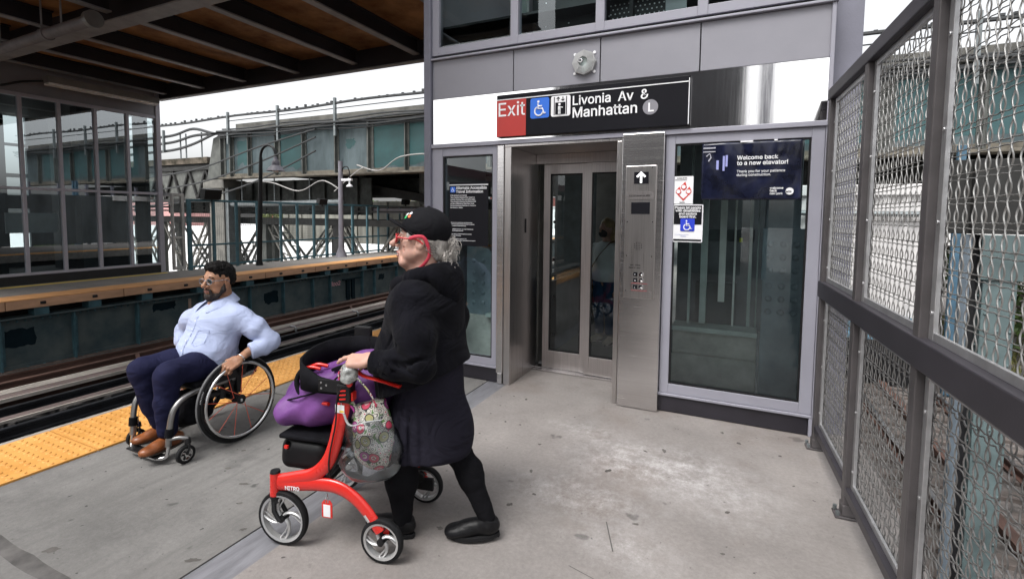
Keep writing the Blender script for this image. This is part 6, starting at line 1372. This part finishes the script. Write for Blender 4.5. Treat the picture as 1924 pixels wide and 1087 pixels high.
for k in range(5): s.cone((.16+.01*(k % 2), -.16+.03*k, .555-.006*k), (.10, .15-.02*k, .60-.02*k+.01*(k % 3)), .002, .003, .012, '-')
for q in (-1, 1): s.half((.86, -q*.25, -.25), (-.070, q*.304, .582)) if False else None
V0 = s.V.copy(); G = np.meshgrid(*s.ax, indexing='ij', sparse=True)
for q in (-1, 1):   # rolled cuffs end square across the forearm
    dcut = ((G[0]+.062)*.90+(G[1]*q-.300)*(-.35)+(G[2]-.583)*(-.25)); m_ = (G[1]*q > .235) & (G[2] < .66) & (G[0] > -.14) & (q > 0); s.V = np.where(m_, np.maximum(s.V, dcut), s.V).astype(np.float32)
s.half((.1, 0, -1), (0, 0, .492)); s.cone((-.075, 0, .845), (-.06, 0, 1.0), .058, .060, .008, '-')
M_shirt = fold_mat('pale_blue_oxford', (.39, .445, .63), 9, .55, var=.05, weave=420)
sh = s.into(MB()).build('shirt', M_shirt, man, local=True, smooth=180)
b = MB()
for q in (-1, 1): b.tube([Vector((-.072, q*.303, .586))+Vector((.3*.055*math.cos(a)*.3, q*.055*math.cos(a)*.9, .056*math.sin(a))) for a in np.linspace(0, 2*math.pi, 20)[:-1]], .0085, 8, closed=True, sq=(.8, 1.6)) if False else None
zs = np.linspace(.83, .51, 33); pl = []
for z in zs: pl.append((surf(s, 0, z)+.0015, 0, z))
b.tube([Vector(p) for p in pl[1:]], .0030, 6, sq=(5.2, .6)); pk = b.build('placket', M_shirt, sh, local=True, smooth=60)
b = MB()
for z in (.79, .735, .675, .615, .555): b.disc((surf(s, 0, z)+.003, 0, z), (1, 0, .1), .0058, .002, 10)
b.build('buttons', M_white, sh, local=True)
b = MB(); x0 = [(surf(s, y, z)+.002, y, z) for y, z in ((.055, .735), (.055, .66), (.085, .645), (.125, .66), (.125, .735))]; b.tube([Vector(p) for p in x0], .0016, 5, closed=True); b.build('pocket_seam', M_shirt, sh, local=True)
# collar: stand and fold-over leaves with buttoned points
b = MB(); vs = []; na = 33; rows = 5
for i in range(na):
    a = -2.75+5.5*i/(na-1); fr = abs(a)/2.75; ca, sa = math.cos(math.pi-a), math.sin(math.pi-a); pt = max(0, fr-.62)/.38
    cx, cy = -.072, 0
    prof = [(.060, .88), (.063, .955-.046*fr), (.071, .963-.050*fr), (.094+.008*pt, .935-.046*fr-.012*pt), (.118+.012*pt, .905-.034*fr-.040*pt)]
    for r_, z in prof: vs.append((cx+ca*r_*1.02+.028*pt*(z < .9), cy-sa*r_, z))
b.add(vs, [(i*rows+j, i*rows+j+1, (i+1)*rows+j+1, (i+1)*rows+j) for i in range(na-1) for j in range(rows-1)]); o = b.build('collar', M_shirt, sh, local=True, smooth=180); q_ = o.modifiers.new('s', 'SOLIDIFY'); q_.thickness = .003; q_ = o.modifiers.new('ss', 'SUBSURF'); q_.levels = 1; q_.render_levels = 1
# trousers, shoes, wristband
s = SDF((-.22, -.24, .06), (.52, .24, .62), .006)
s.ell((-.03, 0, .50), (.155, .185, .085), .05)
for q in (-1, 1):
    kx = .345 if q > 0 else .372; ax_ = .350 if q > 0 else .285
    s.chain([(-.02, q*.085, .485), (.19, q*.100, .520), (kx-.015, q*.108, .525)], [.098, .088, .074], .03, k0=.05)
    s.chain([(kx, q*.108, .515), (kx*.55+ax_*.45+.01, q*.102, .36), (ax_, q*.090, .155)], [.074, .062, .050], .02, k0=.035)
s.wrinkle(.0042, 27, fn=lambda X, Y, Z: .5+.9*np.clip((.2-np.abs(X-.37))/.2, 0, 1), seed=21)
for q in (-1, 1):
    s.cone((kx+.07, q*.105, .50), (ax_+.06, q*.095, .17), .003, .003, .010, '+')
    for k in range(4): s.cone((kx-.09, q*(.04+.03*k), .44-.012*k), (kx-.03, q*(.08+.03*k), .41+.01*k), .003, .004, .01, '-')
s.half((.35, 0, -1), (.36, 0, .128))
s.into(MB()).build('trousers', fold_mat('navy_trousers', (.012, .013, .040), 10, .5, var=.12, spec=.15), man, local=True, smooth=180)
M_tan = mat('tan_leather', (.21, .062, .018), .34, var=.35, vs=12, bump=.1, bs=40, col2=(.27, .085, .025)); M_sole = mat('dark_shoe_sole', (.03, .02, .015), .6)
def shoe(par, M_, m, ln=.27, w=.045, hgt=.07, sole=.014, pointed=.8, name='shoe', msole=None, laces=False):
    """x from heel (0) to toe (ln), z=0 at the ground"""
    s_ = SDF((-.04, -.075, -.01), (ln+.03, .075, .15), .0034)
    s_.ell((.045, 0, sole+.035), (.050, w*.80, .042), .02).ell((ln*.42, 0, sole+.034), (.085, w*.82, .036), .03).ell((ln*.70, 0, sole+.018), (ln*.30, w, .028), .03).ell((ln*.90, 0, sole+.013), (ln*.12, w*pointed*.75, .018), .03)
    s_.cone((.05, 0, sole+.05), (.045, 0, sole+hgt), .037, .036, .02).half((0, 0, -1), (0, 0, sole)).half((-.35, 0, 1), (.045, 0, sole+hgt)); s_.cone((.05, 0, sole+.06), (.045, 0, .15), .029, .029, .004, '-')
    b_ = MB(); b_.X = M_; o_ = s_.into(b_).build(name, m, par, local=True, smooth=180)
    pts = []
    for i in range(28):
        a = 2*math.pi*i/28; x = ln/2-ln/2*math.cos(a)*1.02; ww = w*(.80+.22*math.sin(min(1, x/ln)*2.6)) if x < ln*.75 else w*(1.0-.9*max(0, (x/ln-.75)/.27)**1.8*(1.1-pointed*.35)); pts.append((x, math.sin(a)*ww*1.0 if abs(math.sin(a)) > .3 else math.sin(a)*ww*1.6, 0))
    b_ = MB(); b_.X = M_; b_.prism(pts, (0, 0, sole+.002)); b_.build('sole', msole or M_sole, o_, local=True, bevel=.002); return o_
for q in (-1, 1): shoe(man, place((.262 if q > 0 else .190, q*.088, .058), (.97, q*.08-.04, .02), (0, 0, 1)), M_tan, ln=.245, w=.042, hgt=.075, sole=.010, pointed=.9)
b = MB(); b.X = LH; b.tube([(-.022, .031*math.cos(a), .024*math.sin(a)) for a in np.linspace(0, 6.28, 22)[:-1]], .0042, 6, closed=True); b.build('wristband', M_chrome, man, local=True, smooth=180)
# ---------------------------------------------------------------- the walking woman (walker frame)
M_woman = frame((-1.15, 1.90), (-.979, -.204))
M_skinW = skin('fair_skin', (.50, .295, .235), (.56, .33, .26))
wo = thing('person', 'older woman in black cap, hooded jacket and skirt walking with the red rollator', 'person', M=M_woman)
HW = place((.186, .015, 1.376), (.93, .33, .09), (-.09, -.03, 1), .965)
body = MB(); body.X = HW; head_sdf(nose=1.22, jaw=1.10, age=1.0, mouth=.8).into(body)
WL = place((.308, .266, .890), (.93, .02, -.14), (.12, .42, .90), 1.0)
grip = [(.18, .22, .20), (.80, .55, .4), (.95, .70, .5), (1.05, .8, .5)]
body.X = WL; hand_sdf(grip, [(.018, .028, -.006), (.042, .040, -.024), (.060, .034, -.048), (.074, .024, -.066)], side=-1, forearm=.10, spread=(.02, .02, -.04, -.10)).into(body)
WRh = place((.312, -.225, .888), (.93, .02, -.10), (.10, -.30, .95), .93)
body.X = WRh; hand_sdf(grip, [(.018, .028, -.006), (.042, .040, -.024), (.060, .034, -.048), (.074, .024, -.066)], side=1, forearm=.10).into(body)
body.X = None
t = SDF((-.25, -.36, .02), (.42, .36, 1.30), .013)
t.ell((.14, 0, .72), (.11, .13, .12), .05).ell((.17, 0, 1.02), (.11, .13, .18), .06).cone((.185, 0, 1.15), (.20, 0, 1.27), .055, .052, .03)
for q in (-1, 1): t.chain([(.17, q*.15, 1.13), (.09 if q > 0 else .15, q*.255, .89), (.27, q*.26, .89)], [.05, .036, .026], .02)
t.chain([(.16, .08, .68), (.27, .075, .38), (.255, .07, .09)], [.07, .05, .032], .02); t.chain([(.12, -.06, .68), (.03, -.03, .40), (-.13, -.005, .13)], [.07, .05, .032], .02)
t.into(body); body.build('body', M_skinW, wo, local=True, smooth=180)
eyes(HW, wo); lips(HW, mat('lip_pale_rose', (.38, .17, .15), .4), wo, .006)
b = MB(); b.X = HW; b.box(.086, .0965, -.014, .014, -.0655, -.0595); b.build('teeth', M_white, wo, local=True)
M_grey_hair = mat('silver_grey_hair', (.44, .41, .38), .5, var=.35, vs=40, bump=.5, bs=150, stretch=(1, 1, .3))
brows(HW, M_grey_hair, wo, .003)
h = SDF((-.17, -.11, -.14), (.09, .11, .10), .0032)
h.ell((-.030, 0, .03), (.098, .079, .078), .01).ell((-.085, 0, -.035), (.040, .055, .055), .03); h.half((.55, 0, .9), (.012, 0, .020)); h.cone((.012, -.12, -.052), (.012, .12, -.052), .052, .052, .01, '-'); h.wrinkle(.002, 120, seed=8)
for q in (-1, 1): h.ell((.045, q*.069, .026), (.016, .006, .022), .006)
b = MB(); b.X = HW; hr = h.into(b).build('hair', M_grey_hair, wo, local=True, smooth=180)
rs = np.random.RandomState(5); b = MB(); b.X = HW
for k in range(340):
    st_ = Vector((-.118, .0+rs.normal()*.018, -.040+rs.normal()*.014)); a = rs.rand()*6.28; R_ = .010+.017*rs.rand(); L_ = .022+.038*rs.rand(); up = rs.normal()*.6+.15; pts = []
    dy = rs.normal()*.5; cu = 2.0+1.6*rs.rand()
    for i in range(13):
        tt_ = i/12; ph = a+cu*math.pi*tt_
        pts.append(st_+Vector((-L_*tt_*.9-R_*(math.cos(ph)-math.cos(a))*.55, dy*L_*tt_+R_*(math.sin(ph)-math.sin(a))*.8, up*L_*math.sin(tt_*2.2)-.030*tt_*tt_+R_*(math.cos(ph+1)-math.cos(a+1))*.5)))
    b.tube(pts, [.0017*(1-.6*i/12) for i in range(13)], 4)
for k in range(22):
    q = 1 if k % 2 else -1; z = .022-.010*(k//2 % 5); b.tube(spline([(-.035, q*.080, z-.01), (-.065, q*.072, z-.03), (-.10, q*.04, -.035)], 4), .0022, 4)
b.build('ponytail', M_grey_hair, hr, local=True, smooth=180)
spectacles(HW, wo, mat('red_acetate', (.50, .022, .03), .28), w=.024, hgt=.019, th=.0034, xf=.110)
b = MB(); b.X = HW
for q in (-1, 1): b.tube(spline([(.045, q*.083, .014), (.015, q*.088, .026), (-.018, q*.086, .026), (-.040, q*.080, -.006), (-.052, q*.072, -.055), (-.030, q*.072, -.10), (.0, q*.066, -.13)], 6), .0066, 8, sq=(.45, 1.25))
b.build('glasses_strap', mat('coral_red_cord', (.52, .035, .065), .6), wo, local=True, smooth=60)
# cap
M_cap = fold_mat('black_cotton_twill', (.007, .007, .009), 14, .3, spec=.15, weave=260)
c = SDF((-.16, -.13, -.05), (.24, .13, .19), .0038)
c.ell((-.026, 0, .068), (.118, .092, .098), .01); c.half((.40, 0, -1), (0, 0, .026), .004)
c.wrinkle(.0015, 45, seed=3)
b = MB(); b.X = HW; cp_ = c.into(b).build('cap', M_cap, wo, local=True, smooth=180)
b = MB(); b.X = HW; vs = []; NA, NR = 19, 7
for j in range(NR):
    t_ = j/(NR-1)
    for i in range(NA):
        u = -1+2*i/(NA-1); th = u*1.18; r0x, r0y = .102, .088
        x = -.022+r0x*math.cos(th)+t_*.070*math.cos(u*1.0)**.8; y = r0y*math.sin(th)*(1-.06*t_); z = .052+.012*t_+.018*t_*(1-t_)-.024*u*u*(1+.6*t_)+.010*math.cos(th)-.006
        vs.append((x, y, z+.030*t_))
b.add(vs, [(j*NA+i, j*NA+i+1, (j+1)*NA+i+1, (j+1)*NA+i) for j in range(NR-1) for i in range(NA-1)]); o = b.build('brim', M_cap, cp_, local=True, smooth=180); q_ = o.modifiers.new('s', 'SOLIDIFY'); q_.thickness = .009
b = MB(); b.X = HW; b.ell((-.026, 0, .167), (.009, .009, .005)); b.build('cap_button', M_cap, cp_, local=True, smooth=180)
def petal(y, z, m, nm):
    dx = math.sqrt(max(0, 1-(y/.092)**2-((z-.068)/.098)**2)); x = -.026+.118*dx; n_ = Vector(((x+.026)/.118**2, y/.092**2, (z-.068)/.098**2)).normalized()
    b_ = MB(); b_.X = HW; b_.disc(Vector((x, y, z))+n_*.0006, n_, .0085, .0022, 12); b_.build(nm, m, cp_, local=True)
for y, z, col in ((.030, .122, (.70, .72, .72)), (.036, .108, (.04, .42, .14)), (.052, .114, (.75, .16, .05)), (.044, .128, (.62, .62, .66))): petal(y, z, mat('badge_%d' % int(y*1000), col, .5), 'cap_emblem')
# jacket with hood
M_jack = fold_mat('black_fleece', (.0055, .0055, .0078), 7, 1.0, var=.45, rough=.95, spec=.06, sheen=.03, weave=220)
s = SDF((-.20, -.40, .58), (.56, .40, 1.34), .0062)
s.ell((.172, 0, 1.06), (.140, .190, .150), .06).cone((.165, 0, 1.06), (.170, 0, .62), .17, .225, .08, sq=.86, sqd=(0, 1, 0)).ell((.255, 0, .82), (.160, .195, .20), .07).ell((.17, 0, 1.145), (.105, .170, .062), .05)
s.cone((.20, -.03, 1.20), (.20, .03, 1.20), .066, .066, .04)
for q in (-1, 1):
    ex = .085 if q > 0 else .15
    s.chain([(.165, q*.160, 1.125), (.115, q*.228, .99), (ex, q*.258, .880)], [.080, .070, .062], .05, k0=.06)
    s.chain([(ex, q*.258, .876), (.19, q*.266, .874), (.305, q*.264, .888)], [.062, .056, .047], .03, k0=.03)
s.wrinkle(.0050, 17, fn=lambda X, Y, Z: .6+.6*np.clip((1.0-Z)/.2, 0, 1), seed=31)
for q in (-1, 1):
    for k in range(5): s.cone((.015+.02*k, q*(.30-.004*k), .95-.03*k), (.13+.02*k, q*(.33), .885+.012*k), .003, .005, .014, '-')
for k in range(4): s.cone((-.03+.02*k, .10+.03*k, 1.02-.03*k), (-.06+.03*k, .12+.04*k, .78), .004, .006, .02, '-')
s.cone((.02, .23, .90), (-.03, .19, .72), .004, .006, .02, '-')
for (a0, a1, r0) in (((.155, .24, 1.10), (.165, .295, .96), .006), ((.045, .22, 1.06), (.03, .285, .93), .006), ((.20, .19, 1.04), (.26, .20, .92), .006), ((.16, .315, .90), (.05, .325, .845), .007), ((.21, .315, .905), (.13, .322, .835), .006), ((.26, .305, .915), (.20, .315, .845), .005), ((.30, .17, .86), (.28, .19, .70), .007), ((.21, .20, .84), (.20, .225, .69), .007), ((.12, .22, .84), (.10, .235, .71), .007), ((.03, .19, .86), (.0, .205, .76), .006)): s.cone(a0, a1, r0, r0*.6, .011, '-')
s.half((-.40, 0, -1), (-.06, 0, .842))
m_ = s.ax[0][:, None, None]; dcut = (m_-.292); s.V = np.where((np.abs(s.ax[1][None, :, None]) > .215) & (m_ > .25), np.maximum(s.V, dcut), s.V).astype(np.float32)
s.cone((.20, 0, 1.20), (.23, 0, 1.36), .060, .064, .01, '-')
jk = s.into(MB()).build('jacket', M_jack, wo, local=True, smooth=180)
hd = SDF((-.07, -.20, 1.02), (.38, .20, 1.36), .006)
for q in (-1, 1): hd.chain([(.300, q*.045, 1.150), (.250, q*.092, 1.185), (.165, q*.116, 1.225), (.085, q*.085, 1.240), (.055, 0, 1.235)], [.026, .032, .038, .042, .044], .03)
hd.ell((.055, 0, 1.185), (.062, .115, .075), .05).ell((.045, 0, 1.14), (.05, .085, .06), .04); hd.wrinkle(.004, 34, seed=6)
b = MB(); b.tube([Vector((.395-.012*k, .02, 1.06-.035*k)) for k in range(10)], .004, 6); b.build('zip', M_chrome, jk, local=True) if False else None
hd.into(MB()).build('hood', M_jack, jk, local=True, smooth=180)
# skirt, tights, shoes
s = SDF((-.16, -.30, .30), (.42, .30, .92), .0065)
s.cone((.145, 0, .84), (.142, 0, .42), .150, .172, .04, sq=.90, sqd=(0, 1, 0)).ell((.225, .02, .50), (.115, .15, .16), .07).ell((.06, 0, .50), (.115, .14, .16), .06)
s.wrinkle(.0042, 18, fn=lambda X, Y, Z: .8+0*X, seed=14)
for k in range(6): s.cone((.02+.05*k, .17, .66-.02*(k % 2)), (-.02+.062*k, .19, .34), .004, .007, .02, '-')
s.half((-.06, .12, -1), (.15, .15, .40))
s.into(MB()).build('skirt', fold_mat('charcoal_skirt', (.0155, .0145, .023), 8, .9, var=.15, rough=.9, spec=.12), wo, local=True, smooth=180)
s = SDF((-.26, -.18, .05), (.40, .18, .64), .0055)
s.chain([(.19, .085, .60), (.268, .080, .39), (.258, .078, .27), (.252, .072, .085)], [.085, .070, .066, .043], .03); s.chain([(.10, -.06, .60), (.025, -.030, .40), (-.050, -.018, .28), (-.135, -.005, .105)], [.080, .060, .055, .038], .03)
s.ell((.232, .076, .29), (.058, .058, .09), .02).ell((-.060, -.016, .29), (.050, .050, .09), .02); s.wrinkle(.0018, 45, seed=2)
s.into(MB()).build('tights', fold_mat('black_tights', (.0065, .0065, .008), 12, .3, rough=.9, spec=.1), wo, local=True, smooth=180)
M_blk = mat('black_shoe_leather', (.006, .006, .007), .42, var=.35, vs=14, bump=.3, bs=40, spec=.22); M_blks = mat('black_rubber_sole', (.012, .012, .013), .7, spec=.2)
def wshoe(M_): return shoe(wo, M_, M_blk, ln=.245, w=.046, hgt=.074, sole=.018, pointed=1.05, msole=M_blks)
wshoe(place((.195, .075, .004), (.99, -.10, 0), (0, 0, 1))); wshoe(place((-.192, -.014, .020), (.965, .20, -.07), (.07, 0, 1)))
# ---------------------------------------------------------------- passenger inside the lift
M_pass = frame((-1.42, 5.62), (-.35, -1))
pa = thing('person', 'blonde passenger in white shirt, jeans and face mask inside the lift', 'person', M=M_pass)
HP = place((.0, 0, 1.355), (1, -.2, -.1), (0, 0, 1), .90)
body = MB(); body.X = HP; head_sdf(vox=.0045).into(body); body.X = None
for q in (-1, 1): body.X = place((.06 if q > 0 else .02, q*.20, .74), (.2, 0, -1), (0, q, .1), .88); hand_sdf([(.3, .3, .3)]*4, [(.018, .028, -.006), (.042, .045, -.014), (.066, .05, -.02), (.085, .05, -.024)], side=1, forearm=.06, vox=.0045).into(body)
body.X = None; t = SDF((-.2, -.3, .02), (.2, .3, 1.3), .014); t.ell((0, 0, .80), (.09, .12, .14), .05).ell((0, 0, 1.05), (.09, .13, .16), .05).cone((0, 0, 1.15), (-.02, 0, 1.28), .045, .045, .02); t.into(body); body.build('body', M_skinW, pa, local=True, smooth=180)
s = SDF((-.25, -.32, .70), (.25, .32, 1.28), .010); s.ell((0, 0, 1.04), (.115, .155, .17), .05).cone((0, 0, 1.0), (0, 0, .80), .12, .14, .05, sq=.85, sqd=(0, 1, 0)).ell((-.01, 0, 1.16), (.08, .15, .05), .04)
for q in (-1, 1): s.chain([(0, q*.15, 1.13), (.0, q*.205, .94), (.05 if q > 0 else .0, q*.205, .76)], [.058, .05, .042], .02)
s.wrinkle(.004, 22, seed=3).half((0, 0, -1), (0, 0, .745)); s.cone((-.015, 0, 1.2), (-.02, 0, 1.35), .05, .055, .01, '-'); s.into(MB()).build('shirt', mat('white_shirt', (.82, .85, .88), .8), pa, local=True, smooth=180)
s = SDF((-.2, -.22, .08), (.22, .22, .90), .010); s.ell((0, 0, .82), (.12, .15, .10), .04)
for q in (-1, 1): s.chain([(0, q*.075, .80), (.02, q*.075, .45), (0, q*.07, .14)], [.088, .066, .05], .03)
s.wrinkle(.003, 26, seed=5).half((0, 0, -1), (0, 0, .12)); s.into(MB()).build('jeans', fold_mat('blue_denim', (.035, .085, .18), 10, .4), pa, local=True, smooth=180)
for q in (-1, 1): shoe(pa, place((-.06, q*.075, .02), (1, q*.15, 0), (0, 0, 1)), mat('pale_sandal', (.5, .42, .34), .6), ln=.215, w=.038, hgt=.06, sole=.012)
h = SDF((-.16, -.13, -.26), (.11, .13, .16), .006); h.ell((-.025, 0, .045), (.108, .088, .095), .02).cone((-.06, -.06, -.02), (-.05, -.075, -.20), .05, .04, .03).cone((-.06, .06, -.02), (-.05, .075, -.20), .05, .04, .03).ell((.10, 0, -.02), (.085, .066, .09), .01, '-').wrinkle(.004, 60, seed=3)
b = MB(); b.X = HP; h.into(b).build('hair', mat('blonde_hair', (.36, .24, .10), .5, var=.3, vs=20), pa, local=True, smooth=180)
mk = SDF((-.02, -.09, -.13), (.14, .09, .02), .005); mk.ell((.062, 0, -.052), (.062, .064, .056), .01); b = MB(); b.X = HP; mk.into(b).build('face_mask', mat('black_mask', (.01, .01, .012), .8), pa, local=True, smooth=180)
b = MB(); b.tube(spline([(.075, .10, 1.20), (.125, -.02, 1.04), (.13, -.12, .88), (.04, -.19, .80), (-.09, -.10, .95), (-.10, .06, 1.15), (-.03, .11, 1.21), (.075, .10, 1.20)], 6), .012, 6, sq=(1.4, .4)); b.build('bag_strap', mat('brown_strap', (.16, .09, .03), .6), pa, local=True)
tb = thing('shoulder_bag', 'mustard brown shoulder bag at the passenger\'s hip inside the lift', 'bag', M=M_pass @ Matrix.Translation((.02, -.24, .62)))
b = MB(); b.box(-.11, .11, -.045, .045, 0, .24); b.build('bag_body', mat('mustard_bag', (.30, .15, .035), .6), tb, local=True, bevel=.02)
b = MB(); b.box(-.112, .112, .046, .05, .12, .242); b.build('flap', mat('mustard_flap', (.26, .13, .03), .6), tb, local=True, bevel=.002)
